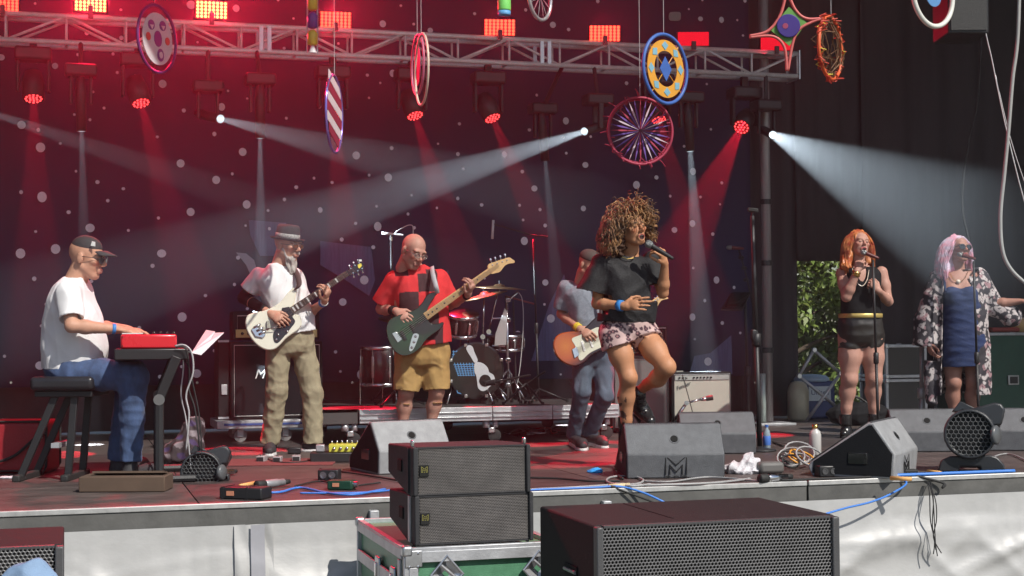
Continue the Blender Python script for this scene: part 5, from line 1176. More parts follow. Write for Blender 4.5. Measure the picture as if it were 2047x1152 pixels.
for x in (rxl + .02, rx1 - .02): part("side_beam", MB().box((x, RY + .95, (rz0 + rz1) / 2 - .014), (.04, 1.78, rz1 - rz0 - .03)), alumatte, t)
for px in (702, 985, 1210):
    for yy in (RY + .06, RY + 1.7):
        x = oy(px, 860, RY).x
        part("leg", MB().cone((x - .04, yy, DECK + .12), (x - .04, yy, rz0), .03, .03, 14), alumatte, t, smooth=True); part("leg", MB().cone((x + .04, yy, DECK + .12), (x + .04, yy, rz0), .024, .024, 14), alumatte, t, smooth=True)
        part("castor", MB().lathe((x + .03, yy - .02, DECK + .055), (0, 1, 0), [(.03, 0), (.055, .004), (.055, .036), (.03, .04)], 20), rubber, t)
        part("castor_fork", MB().box((x + .0, yy, DECK + .1), (.06, .07, .05)), chrome, t, bevel=.008)
# clutter under the riser
rs = np.random.RandomState(3)
t = thing("cable_tangle", "tangle of pale and dark cables lying under the drum riser", "cables", oz(1050, 870))
for i in range(9):
    pts = []; x, y = rs.uniform(1000, 1180), rs.uniform(858, 882)
    for j in range(6): pts.append(oz(x + j * rs.uniform(8, 24), y + rs.uniform(-9, 9)) + Vector((0, .25, .01 + rs.uniform(0, .05))))
    part("cable", MB().tube(cat(pts, 6), .006, 5), [rubber, MATS["grey_cable"], rubber, M("red_cable", (.4, .03, .03), .5)][i % 4], t, smooth=True)
# ================================================================== drums
shell = M("dark_red_shell", (.022, .008, .01), .25, coat=.5); headw = M("drum_head", (.3, .3, .3), .5, var=.05); headb = M("black_drum_head", (.012, .012, .014), .35, coat=.2)
DB = 13.0; Kd = lambda x, y, o=0: od(x, y, DB + o)
fd = facing(10); ld = leftof(10)
c = Kd(951, 741); rad = 55 / 3000 * DB
t = thing("bass_drum", "bass drum with a black head printed with a blue lawn chair and white guitar", "drum", (c.x, c.y, rz1))
part("shell", MB().lathe(c - fd * .38, fd, [(rad * .95, 0), (rad * .97, .01), (rad * .97, .37), (rad * .95, .38)], 48), shell, t, smooth=True)
part("hoop", MB().lathe(c - fd * .03, fd, [(rad * .98, 0), (rad * 1.03, .002), (rad * 1.03, .038), (rad * .97, .04)], 56), blackg, t, smooth=False)
hd = part("head", MB().lathe(c - fd * .01, fd, [(rad * .97, 0), (rad * .97, .014), (.001, .017)], 56), headb, t, smooth=False)
for i in range(8):
    a = i * math.pi / 4 + .39; q = c + (ld * math.cos(a) + UP * math.sin(a)) * rad * 1.0
    part("claw", MB().box(q - fd * .0, (.03, .05, .03), (ld, fd, UP)), chrome, t, bevel=.004)
for s in (-1, 1): part("spur", MB().tube([c + ld * s * rad * .8 - UP * rad * .5 - fd * .05, Vector((c.x, c.y, rz1 + .005)) + ld * s * rad * 1.1 + fd * .06], .008, 8), chrome, t, smooth=True)
part("cradle", MB().box(Vector((c.x, c.y, (rz1 + c.z - rad) / 2)) - fd * .15, (.1, .2, max(.02, c.z - rad - rz1 + .01)), (ld, fd, UP)), rubber, t)
z8 = lambda x, y: (860 + x * .295, 560 + y * .295)
def Pd(x, y, o=.014): X, Y = z8(x, y); return opl(X, Y, c + fd * o, fd)
bluep = M("print_sky_blue", (.09, .28, .55), .6); whp = M("print_white", (.55, .57, .6), .6)
mb = MB()
def strip(mb, pts, w, o, mat=None):
    for (x0, y0), (x1, y1) in zip(pts[:-1], pts[1:]):
        A, B = Pd(x0, y0, o), Pd(x1, y1, o); d = (B - A).normalized(); n_ = fd.cross(d) * w / 2; mb.prism([A - d * w * .3 + n_, B + d * w * .3 + n_, B + d * w * .3 - n_, A - d * w * .3 - n_], fd * .0008)
strip(mb, [(150, 560), (165, 650), (185, 765), (215, 770), (320, 745), (312, 650), (300, 600)], .008, .0085); strip(mb, [(155, 690), (260, 680), (270, 660)], .006, .0085)
for i in range(6):
    x = 158 + i * 22; strip(mb, [(x, 478), (x - 2, 560)], .0075, .0088)
    if i < 5: strip(mb, [(150, 486 + i * 18), (282 , 482 + i * 18)], .006, .0091)
for i in range(6): strip(mb, [(158 + i * 6, 575 + i * 14), (302, 570 + i * 15)], .006, .0094)
for i in range(7): strip(mb, [(165 + i * 20, 562), (190 + i * 18, 650)], .006, .0097)
part("chair_print", mb, bluep, hd)
part("guitar_print", MB().prism(cat([Pd(x, y, .0105) for x, y in ((300, 570), (318, 556), (345, 560), (372, 575), (392, 600), (400, 625), (425, 640), (438, 668), (432, 700), (405, 722), (380, 745), (350, 752), (325, 730), (318, 690), (312, 650), (300, 620))], 4, True), fd * .0008), whp, hd)
part("guitar_print", MB().prism(cat([Pd(x, y, .0105) for x, y in ((243, 462), (250, 446), (270, 442), (288, 455), (300, 490), (322, 545), (300, 560), (275, 520), (255, 490))], 4, True), fd * .0008), whp, hd)
cc = Pd(372, 682, .012); part("port_hole", MB().cone(cc, cc + fd * .002, .052, .052, 24), blackg, hd)
def drum(label, px, py, o, r, h, tilt=(0, 0), name="tom_drum", legs=False):
    cc = Kd(px, py, o); ax = (UP + RT * tilt[0] + BK * tilt[1]).normalized()
    t = thing(name, label, "drum", (cc.x, cc.y, cc.z))
    part("shell", MB().lathe(cc, ax, [(r * .97, 0), (r, .005), (r, h - .005), (r * .97, h)], 40), shell, t, smooth=True)
    for z in (0, h - .02): part("hoop", MB().lathe(cc + ax * z, ax, [(r * .99, -.004), (r * 1.04, 0), (r * 1.04, .024), (r * .99, .028)], 40), chrome, t, smooth=True)
    part("head", MB().lathe(cc + ax * (h - .002), ax, [(r * .98, 0), (r * .98, .003), (.001, .003)], 40), headw, t)
    u = ax.orthogonal().normalized(); w = ax.cross(u)
    for i in range(8):
        a = i * math.pi / 4 + .2; q = cc + (u * math.cos(a) + w * math.sin(a)) * r * 1.02 + ax * h * .5
        part("lug", MB().box(q, (.022, .022, h * .55), ((u * math.cos(a) + w * math.sin(a)), ax.cross(u * math.cos(a) + w * math.sin(a)), ax)), chrome, t, bevel=.004)
        part("tension_rod", MB().cone(q - ax * h * .5, q + ax * h * .5, .003, .003, 6), chrome, t)
    if legs:
        for i in range(3):
            a = i * 2.09 + .5; q = cc + (RT * math.cos(a) + BK * math.sin(a)) * (r + .02)
            part("leg", MB().tube([q + UP * h * .5, Vector((q.x, q.y, rz1 + .005))], .006, 8), chrome, t)
    return t
drum("small dark red tom above the bass drum", 921, 668, .05, .14, .19, (.1, .35))
drum("shiny snare drum right of the bass drum", 1010, 700, .35, .17, .14, (0, .1), "snare_drum")
drum("dark red floor tom on chrome legs left of the bass drum", 762, 770, .15, .185, .34, (0, .05), "floor_tom", True)
t = thing("tom_mount", "pair of chrome tom posts rising from the bass drum", "drum hardware", Kd(925, 690, .02))
for px in (921, 936): part("post", MB().tube([Kd(px, 698, .06), Kd(px + 1, 632, .06)], .009, 8), chrome, t, smooth=True); part("clamp", MB().box(Kd(px, 632, .06), (.04, .04, .05)), chrome, t, bevel=.01)
brass = M("bronze_cymbal", (.25, .15, .08), .42, .8, var=.2, vs=30)
def tripod(t, base, z, mat, spread=.28, up=.28, r=.01, rot=.3, flo=None):
    for i in range(3):
        a = rot + i * 2.094; q = Vector((base.x + math.cos(a) * spread, base.y + math.sin(a) * spread, z + .012))
        part("leg", MB().tube([Vector((base.x, base.y, z + up)), q], r, 8), mat, t, smooth=True)
        part("rubber_foot", MB().cone(q - Vector((0, 0, .01)), q + Vector((0, 0, .015)), .014, .014, 8), rubber, t)
def cymbal(label, px, py, o, r, tilt, bx, by=None):
    q = Kd(px, py, o); ax = (UP + RT * tilt[0] + BK * tilt[1]).normalized(); t = thing("cymbal", label, "cymbal", (q.x, q.y, rz1), group="cymbals of the drum kit")
    part("disc", MB().lathe(q, ax, [(r, 0), (r * .6, .012), (r * .22, .02), (r * .18, .035), (.006, .042), (.006, .038), (r * .17, .03), (r * .2, .016), (r * .6, .008)], 48), brass, t, smooth=True)
    part("wing_nut", MB().cone(q + ax * .03, q + ax * .07, .008, .006, 8), black, t)
    B = Vector((Kd(bx, 800, o).x, Kd(bx, 800, o).y, rz1)); mid = Vector((B.x, B.y, rz1 + (q.z - rz1) * .62))
    part("pole", MB().tube([B + UP * .06, mid], .012, 8), chrome, t, smooth=True); part("arm", MB().tube([mid, q + ax * .03], .008, 8), chrome, t, smooth=True); part("joint", MB().cone(mid - BK * .02, mid + BK * .02, .022, .022, 12), chrome, t)
    tripod(t, B, rz1, chrome, .22, .22, .008, px * .1)
cymbal("flat bronze cymbal right of the bass neck, nearly edge on", 998, 577, .3, .24, (.06, .05), 978)
cymbal("second bronze cymbal tilted just below the bass neck", 970, 592, .1, .2, (-.22, .1), 966)
cymbal("bronze cymbal hidden behind the bald man's hip", 800, 640, .6, .2, (.1, .2), 788)
t = thing("hi_hat_stand", "chrome hi-hat stand at the right edge of the drum kit", "drum hardware", Kd(1012, 800, .1))
B = Kd(1016, 806, .1); B.z = rz1
part("pole", MB().tube([B + UP * .05, Kd(1013, 592, .1)], .013, 10), chrome, t, smooth=True); tripod(t, B, rz1, chrome, .2, .3, .01, 1.1)
for z_, r_ in ((770, .03), (720, .02), (640, .022), (600, .02)): part("clamp", MB().box(Kd(1015, z_, .1), (.05, .04, .04)), chrome, t, bevel=.008)
part("arm", MB().tube([Kd(985, 637, .1), Kd(1020, 636, .1)], .008, 8), chrome, t); part("arm", MB().tube([Kd(984, 562 + 130, .1), Kd(1010, 692, .1)], .008, 8), chrome, t)
t = thing("white_towel", "pale towel hung over the drum hardware right of the bass drum", "towel", Kd(1000, 692, .05))
part("cloth", MB().prism([Kd(x, y, .05) for x, y in ((1009, 616), (1014, 624), (1012, 690), (988, 692), (990, 668))], -BK * .02), M("towel_grey", (.4, .38, .38), .9, var=.1), t, bevel=.004)
# microphones and their stands
def mic(t, p, d, L=.17, ball=.024, mat=None, grille=None, label=None):
    p = Vector(p); d = Vector(d).normalized()
    part("handle", MB().lathe(p, d, [(.009, 0), (.012, .01), (.018, L * .75), (.021, L * .8)], 16), mat or black, t, smooth=True, label=label)
    part("grille", MB().lathe(p + d * L * .8, d, [(.02, 0), (ball, .014), (ball, .03), (ball * .7, .046), (.002, .052)], 16), grille or M("mic_mesh", (.3, .32, .32), .35, .8, bump=.6, bs=500), t, smooth=True)
def straight_stand(name, label, bpx, bpy, tpx, tpy, mat=black, r=.011, base='round', zb=DECK, catg="microphone stand", knob=None, dd=None):
    B = oz(bpx, bpy, zb); d = dd or pix(B)[2]; T = od(tpx, tpy, d)
    if dd: B = Vector((T.x + (bpx - tpx) / FPX * d, T.y, zb))
    t = thing(name, label, catg, B)
    k = knob or .45; m_ = B.lerp(T, k)
    part("lower_tube", MB().tube([B + UP * .02, m_], r * 1.25, 12), mat, t, smooth=True); part("upper_tube", MB().tube([m_, T], r, 12), mat, t, smooth=True)
    part("height_clutch", MB().lathe(m_ - UP * .04, UP, [(r * 1.6, 0), (r * 2.2, .005), (r * 2.2, .09), (r * 1.6, .095)], 16), mat, t, smooth=True)
    if base == 'round': part("base", MB().lathe(B, UP, [(.12, 0), (.125, .006), (.12, .014), (.03, .026), (.016, .04)], 36), mat, t, smooth=True)
    else: tripod(t, B, zb, mat, .26, .12, .008, 2)
    return t, T, d
t, T, d = straight_stand("microphone_stand", "tallest black straight stand with an empty clip right of the lead singer", 1519, 902, 1504, 432, r=.0155, knob=.47)
part("clip", MB().tube([T, T + UP * .03, T + UP * .045 - RT * .03], .012, 8), black, t); part("clip", MB().prism([T + RT * x + UP * z for x, z in ((-.04, .035), (.045, .025), (.04, .055), (.0, .06), (-.035, .065))], BK * .03), rubber, t, bevel=.006)
part("clutch_box", MB().box(B.lerp(B, 0) * 0 + od(1508, 670, d), (.05, .04, .085)), black, t, bevel=.01)
t, T, d = straight_stand("microphone_stand", "black stand with a boom, tablet holder and red tinted microphone", 1497, 850, 1489, 585, r=.014, base='tripod', knob=.4)
part("boom", MB().tube([od(1506, 612, d - .05), od(1489, 540, d - .02), od(1477, 500, d)], .009, 8), black, t, smooth=True)
for q in ((1489, 560), (1485, 536), (1479, 515)): part("clutch", MB().cone(od(*q, d - .03), od(q[0] + 5, q[1], d + .02), .018, .018, 10), black, t)
part("tablet_holder", MB().add([od(1441, 620, d - .28), od(1484, 621, d - .3), od(1500, 588, d - .02), od(1460, 588, d - .0)], [(0, 1, 2, 3)]), black, t, solid=.02, bevel=.004)
tb = thing("tablet", "dark tablet lying on the holder of the boom stand", "tablet", od(1470, 604, d - .15))
part("case", MB().add([od(1450, 613, d - .26), od(1484, 614, d - .27), od(1501, 585, d - .04), od(1464, 585, d - .03)], [(0, 1, 2, 3)]), blackg, tb, solid=.012, bevel=.002)
mt = thing("microphone", "red tinted microphone clipped on the boom beside the tallest stand", "microphone", od(1472, 497, d))
mic(mt, od(1487, 497, d), od(1458, 495, d) - od(1487, 497, d), .15, .022, M("dark_red_handle", (.12, .02, .02), .4))
d5 = D5 - .2
mt = thing("microphone", "black microphone held to her mouth by the lead singer", "microphone", od(1347, 517, d5)); mic(mt, od(1346, 518, d5 - .02), od(1290, 484, d5 - .02) - od(1346, 518, d5 - .02), .205, .026, black)
t, T, d = straight_stand("microphone_stand", "black straight stand held by the red haired singer", 1752, 862, 1745, 520, r=.01, dd=D6 - .3)
d6 = pix(T)[2]; mt = thing("microphone", "dark red microphone at the red haired singer's mouth", "microphone", od(1757, 516, d6)); mic(mt, od(1757, 517, d6 - .0), od(1732, 507, d6 + .02) - od(1757, 517, d6), .14, .022, MATS["dark_red_handle"])
t, T, d = straight_stand("microphone_stand", "thin black stand in front of the pink haired singer's navy dress", 1953, 868, 1946, 522, r=.0095, dd=D7 - .38)
mt = thing("microphone", "dark red microphone in front of the pink haired singer's mouth", "microphone", od(1946, 518, d)); mic(mt, od(1950, 518, d), od(1924, 510, d + .06) - od(1948, 517, d), .14, .021, MATS["dark_red_handle"])
t, T, d = straight_stand("microphone_stand", "dark stand with a pale pencil microphone behind the bald bass player", 786, 846, 782, 478, base='tripod', zb=rz1, dd=12.75)
part("boom", MB().tube([T, T + UP * .04], .01, 8), black, t)
part("collar", MB().cone(od(782, 474, d), od(782, 482, d), .012, .012, 10), chrome, t)
mt = thing("microphone", "pale pencil microphone with a looped cable behind the bald man", "microphone", od(770, 467, d))
part("tube", MB().tube([od(763, 466, d), od(784, 468, d)], .011, 12), whitem, mt, smooth=True); part("tail", MB().tube([od(784, 468, d), od(806, 470, d)], .008, 10), whitem, mt)
part("cable", MB().tube(cat([od(806, 470, d), od(790, 466, d), od(806, 455, d), od(820, 450, d), od(826, 458, d), od(824, 500, d + .1)], 6), .004, 6), M("pale_cable", (.6, .6, .6), .5), mt, smooth=True)
t, T, d = straight_stand("microphone_stand", "thin dark boom stand rising behind the drums with a hanging microphone", 1075, 800, 1066, 478, base='tripod', zb=rz1, r=.008, dd=13.2)
part("boom", MB().tube([od(1095, 474, d), od(1062, 470, d), od(986, 448, d)], .007, 8), black, t)
mt = thing("microphone", "pale slim microphone hanging over the drums", "microphone", od(984, 478, d)); part("tube", MB().tube([od(986, 440, d), od(984, 478, d)], .012, 12), MATS["pale_cable"], mt, smooth=True)
t = thing("microphone_stand", "chrome drum microphone boom right of the bronze cymbals", "microphone stand", Kd(1030, 800, .25))
B = Kd(1032, 806, .25); B.z = rz1; tripod(t, B, rz1, black, .24, .2, .008, .4)
part("pole", MB().tube([B + UP * .1, Kd(1026, 602, .25)], .009, 8), black, t); part("boom", MB().tube([Kd(1068, 608, .25), Kd(1010, 592, .25)], .008, 8), M("dark_red_tube", (.2, .03, .04), .4), t)
part("pencil_mic", MB().tube([Kd(1010, 606, .22), Kd(1036, 584, .22)], .011, 10), chrome, t, smooth=True)
part("cable", MB().tube(cat([Kd(1036, 584, .22), Kd(1044, 600, .22), Kd(1046, 650, .25), Kd(1040, 730, .25), Kd(1030, 790, .25)], 6), .004, 6), MATS["pale_cable"], t, smooth=True)
t = thing("microphone_stand", "low black boom aiming a microphone into the bass drum", "microphone stand", Kd(1050, 800, -.2))
B = Kd(1052, 812, -.2); B.z = rz1; tripod(t, B, rz1, black, .2, .18, .009, 1)
part("boom", MB().tube([B + UP * .17, Kd(1090, 743, -.25)], .009, 8), black, t); part("boom", MB().tube([Kd(1060, 750, -.2), Kd(984, 765, -.12)], .009, 8), black, t); part("mic_head", MB().cone(Kd(990, 764, -.12), Kd(972, 767, -.1), .026, .022, 14), black, t)
# ================================================================== amplifiers, right
AY2 = 12.75
def amp2(name, label, catg, l, r, tp, bt, dep, z0=None, **k):
    X0, X1 = oy(l, (tp + bt) / 2, AY2).x, oy(r, (tp + bt) / 2, AY2).x; z1 = oy((l + r) / 2, tp, AY2).z; z0 = oy((l + r) / 2, bt, AY2).z if z0 is None else z0
    t = thing(name, label, catg, ((X0 + X1) / 2, AY2, z0)); amp_box(t, X0, X1, z0, z1, AY2, dep, **k); return t, X0, X1, z0, z1
gg = M("silver_grille_cloth", (.14, .14, .135), .7, var=.1, bump=.5, bs=350); silv = M("silver_cloth", (.46, .44, .38), .75, var=.08, bump=.4, bs=300)
t, X0, X1, z0, z1 = amp2("speaker_cabinet", "grey fronted tall speaker cabinet behind the singer's raised leg", "speaker", 1223, 1338, 712, 850, .36, z0=DECK + .02, cloth_=gg, pip=alu, pr=.006)
for x in (X0 + .05, X1 - .05): part("foot", MB().cone((x, AY2 + .1, DECK + .0), (x, AY2 + .1, DECK + .025), .02, .02, 10), rubber, t)
t = thing("guitar_amplifier", "black amplifier head with chrome edged corners on the grey speaker cabinet", "amplifier", ((X0 + X1) / 2, AY2, z1))
zh = oy(1280, 652, AY2).z; amp_box(t, X0 + .01, X1 - .002, z1 + .01, zh, AY2 + .02, .26, pip=alu, pr=.006, inset=.02)
part("control_panel", MB().box(((X0 + X1) / 2, AY2 + .012, z1 + .07), (X1 - X0 - .08, .012, .06)), M("dark_panel", (.03, .03, .03), .3), t)
for i in range(6): part("knob", MB().cone((X0 + .07 + i * .06, AY2 + .01, z1 + .07), (X0 + .07 + i * .06, AY2 - .016, z1 + .07), .013, .011, 12), whitem, t, smooth=True)
for i, x in enumerate((X0 + .14, X1 - .14)): part("handle_end", MB().box((x, AY2 + .12, zh + .008), (.05, .03, .016)), chrome, t, bevel=.003)
t, X0, X1, z0, z1 = amp2("combo_amplifier", "silver fronted combo amplifier with a row of black knobs and a faint script", "amplifier", 1343, 1463, 744, 850, .27, z0=DECK + .09, cloth_=silv, pip=alu, pr=.007, inset=.022)
part("control_panel", MB().box(((X0 + X1) / 2, AY2 - .006, z1 - .05), (X1 - X0 - .06, .012, .042)), M("silver_panel", (.55, .55, .53), .35, .6), t)
for i in range(9): part("knob", MB().cone((X0 + .07 + i * .034 + (.04 if i > 2 else 0), AY2 - .008, z1 - .05), (X0 + .07 + i * .034 + (.04 if i > 2 else 0), AY2 - .026, z1 - .05), .009, .008, 10), blackg, t, smooth=True)
me = text_mesh("Fender", .052, .002, .3); me.transform(frame_mat(Vector((X0 + .11, AY2 - .008, z1 - .125)), Vector((math.cos(.35), 0, math.sin(.35))), Vector((-math.sin(.35), 0, math.cos(.35))), Vector((0, -1, 0)))); part("script_name", me, M("grey_script", (.12, .12, .12), .4), t)
for x in (X0 + .13, X1 - .16): part("handle_end", MB().box((x, AY2 + .13, z1 + .006), (.07, .03, .012)), chrome, t)
for x in (X0 + .03, X1 - .03): part("tilt_leg", MB().box((x, AY2 + .05, (DECK + z0) / 2 + .02), (.02, .03, z0 - DECK + .05)), chrome, t)
t = thing("microphone_stand", "short chrome boom stand aiming a microphone at the silver combo amplifier", "microphone stand", oz(1352, 856))
B = oz(1350, 864); db = pix(B)[2]; tripod(t, B, DECK, black, .17, .1, .008, .2)
for a, b, r_, m in (((1350, 838), (1372, 806), .016, chrome), ((1372, 806), (1402, 798), .011, chrome), ((1350, 860), (1352, 832), .011, black)): part("arm", MB().tube([od(*a, db - .05), od(*b, db - .05)], r_, 10), m, t, smooth=True)
part("joint", MB().cone(od(1372, 806, db - .08), od(1372, 806, db - .02), .022, .022, 12), chrome, t)
mt = thing("microphone", "short black microphone pointed at the silver combo amplifier", "microphone", od(1412, 797, db - .05))
part("body", MB().cone(od(1400, 799, db - .05), od(1414, 797, db - .05), .016, .02, 14), chrome, mt, smooth=True); part("windscreen", MB().cone(od(1412, 797, db - .05), od(1425, 795, db - .05), .024, .024, 14), rubber, mt)
t = thing("amplifier_cable", "thin dark cable curving down across the silver combo amplifier", "cable", od(1380, 840, db)); part("cable", MB().tube(cat([od(1364, 750, 12.4), od(1374, 785, 12.2), od(1382, 815, 12.1), od(1390, 845, 12.0)], 6), .004, 6), rubber, t, smooth=True)
# ================================================================== behind the backing singers
xf = thing("folded_truss_frame", "silver diamond shaped tube frame standing in the leafy opening", "frame", oy(1640, 845, 13.7))
for a, b in (((1627, 700), (1597, 752)), ((1627, 700), (1680, 747)), ((1597, 752), (1668, 810)), ((1680, 747), (1610, 845))): part("tube", MB().tube([oy(*a, 13.7), oy(*b, 13.7 + .01)], .017, 10), alumatte, xf, smooth=True)
for a in ((1627, 700), (1597, 752), (1680, 747)): q = oy(*a, 13.7); part("joint", MB().cone(q - Vector((0, .02, 0)), q + Vector((0, .02, 0)), .024, .024, 12), alu, xf)
bl = M("blue_plastic", (.02, .045, .17), .5, var=.2); YT = 14.0
q0, q1 = oy(1606, 800, YT), oy(1672, 800, YT); zt2, zb2 = oy(1640, 762, YT).z, DECK + .0
t = thing("recycling_bin", "blue bin with a pale rounded lid and a white printed sign behind the silver frame", "bin", ((q0.x + q1.x) / 2, YT, DECK))
part("bin_body", MB().box(((q0.x + q1.x) / 2, YT + .18, (zt2 + zb2) / 2), (q1.x - q0.x, .34, zt2 - zb2)), bl, t, bevel=.03)
part("lid", MB().lathe(((q0.x + q1.x) / 2, YT + .18, zt2 - .01), UP, [(.22, 0), (.225, .03), (.19, .06), (.1, .075), (.001, .078)], 30, .82, .82), M("pale_blue_plastic", (.35, .48, .62), .4), t, smooth=True)
s0, s1 = oy(1617, 773, YT - .01), oy(1661, 801, YT - .01)
sg_ = part("sign", MB().box(((s0.x + s1.x) / 2, YT - .008, (s0.z + s1.z) / 2), (s1.x - s0.x, .006, s0.z - s1.z)), M("sign_white", (.6, .66, .7), .5), t)
me = text_mesh("United", .075, .001); me.transform(frame_mat(Vector(((s0.x + s1.x) / 2, YT - .0125, (s0.z + s1.z) / 2 + .01)), Vector((1, 0, 0)), Vector((0, 0, 1)), Vector((0, -1, 0)))); part("lettering", me, M("ink_blue", (.02, .04, .15), .5), sg_)
q = oy(1596, 840, 13.9); single("gas_cylinder", MB().lathe((q.x, 13.9, DECK), UP, [(.1, 0), (.11, .03), (.11, .3), (.08, .38), (.03, .4)], 28), M("cream_enamel", (.55, .5, .36), .4), "cream painted cylinder standing at the left of the blue bin", "cylinder", smooth=True)
GY = 13.5
q0, q1 = oy(1985, 750, GY), oy(2062, 750, GY); zt3 = oy(2010, 668, GY).z; zt4 = oy(1800, 692, GY).z
grn = M("green_laminate", (.015, .085, .055), .45, var=.2, vs=12)
def road_case(label, X0, X1, z0, z1, Y, dep, mat, name="flight_case", hd=True):
    t = thing(name, label, "flight case", ((X0 + X1) / 2, Y + dep / 2, z0)); c = ((X0 + X1) / 2, Y + dep / 2, (z0 + z1) / 2)
    part("panel", MB().box(c, (X1 - X0 - .012, dep - .012, z1 - z0 - .012)), mat, t)
    for x in (X0, X1):
        for y in (Y, Y + dep): part("edge_trim", MB().box((x, y, c[2]), (.03, .03, z1 - z0 - .04)), alumatte, t, bevel=.003)
    for z in (z0, z1):
        for y in (Y, Y + dep): part("edge_trim", MB().box((c[0], y, z), (X1 - X0 - .04, .03, .03)), alumatte, t, bevel=.003)
        for x in (X0, X1): part("edge_trim", MB().box((x, c[1], z), (.03, dep - .04, .03)), alumatte, t, bevel=.003)
        for x in (X0, X1):
            for y in (Y, Y + dep): part("ball_corner", MB().box((x, y, z), (.05, .05, .05)), alu, t, bevel=.012, seg=3)
    return t
t = road_case("green flight case with a recessed latch behind the pink haired singer", q0.x - .3, q1.x + .2, DECK + .02, zt3, GY, .6, grn)
lx = oy(2027, 760, GY - .02); part("latch_plate", MB().box((lx.x, GY - .01, lx.z), (.13, .014, .1)), alu, t, bevel=.004); part("latch_dish", MB().box((lx.x, GY - .018, lx.z), (.09, .008, .07)), black, t)
t = road_case("low black flight case between the two backing singers", oy(1772, 750, GY).x, oy(1832, 750, GY).x + .1, DECK + .02, oy(1800, 757, GY).z - .02, GY, .5, blackplastic)
t = road_case("upper black flight case stacked between the two backing singers", oy(1772, 750, GY).x, oy(1832, 750, GY).x + .1, oy(1800, 757, GY).z + .022, zt4, GY, .5, blackplastic)
rc = oy(2010, 664, GY + .05)
t = thing("red_cloth", "folded red cloth on the green flight case", "cloth", (rc.x, GY + .2, zt3 + .018)); part("cloth", MB().box((rc.x, GY + .15, zt3 + .045), (.34, .24, .05)), M("red_cloth_mat", (.35, .06, .05), .8, bump=.4, bs=20), t, bevel=.02, seg=3)
q = oy(2042, 668, GY - .0)
t = thing("bongo_drum", "pale wooden hand drum on the green flight case at the right edge", "drum", (q.x, GY + .15, zt3 + .018)); part("shell", MB().lathe((q.x + .05, GY + .1, zt3 + .018), UP, [(.075, 0), (.095, .1), (.09, .14)], 24), maple, t, smooth=True); part("skin", MB().lathe((q.x + .05, GY + .1, zt3 + .158), UP, [(.092, 0), (.092, .012), (.001, .014)], 24), M("drum_skin", (.6, .5, .38), .6), t)
t, T, d = straight_stand("microphone_stand", "silver grey folded stand beside the kimono sleeve", 1842, 868, 1842, 690, mat=alumatte, r=.016, base='tripod')
q = oz(1720, 872, DECK)
q = oz(1712, 850); t = thing("equipment_bag", "black soft bag on the floor behind the red haired singer's boots", "bag", q); cloth("bag_body", [ell(q + UP * .1, (.3, .16, .13), (RT, BK, UP), .02), ell(q + UP * .08 + RT * .2, (.16, .15, .11), (RT, BK, UP), .03)], blacks, t, .01, .012, 14, 5, (1, 1, 1)); part("handle", MB().tube(cat([q + UP * .2 - RT * .12, q + UP * .27, q + UP * .2 + RT * .12], 6), .012, 6), rubber, t)
# ================================================================== stage monitors
wm_ = M("monitor_textured_paint", (.115, .12, .13), .5, wear=.25, wcol=(.25, .25, .26), var=.25, vs=14, bump=.45, bs=260); wdk = M("monitor_side", (.01, .01, .012), .6, spec=.3, bump=.3, bs=250)
def logo_M(o, x, z, n, s, mat, parent, th=.003):
    """crest of two nested angular strokes, as on the cabinets"""
    mb = MB()
    def st(pts, w):
        for (a, b), (c, d) in zip(pts[:-1], pts[1:]):
            A = o + x * a * s + z * b * s; B = o + x * c * s + z * d * s; u = (B - A).normalized(); m = n.cross(u) * w * s / 2
            mb.prism([A - u * w * s * .4 + m, B + u * w * s * .4 + m, B + u * w * s * .4 - m, A - u * w * s * .4 - m], n * th)
    st([(-.5, -.42), (-.5, .45)], .05); st([(-.5, .45), (0, .02)], .0501); st([(0, .02), (.5, .45)], .0499); st([(.5, .45), (.5, -.42)], .05)
    st([(-.3, -.42), (-.3, .02)], .045); st([(-.3, .02), (0, -.3)], .0451); st([(0, -.3), (.3, .02)], .0449); st([(.3, .02), (.3, -.42)], .045)
    st([(-.5, -.5), (-.3, -.5)], .05); st([(-.1, -.5), (.1, -.5)], .05); st([(.3, -.5), (.5, -.5)], .05)
    return part("emblem", mb, mat, parent)
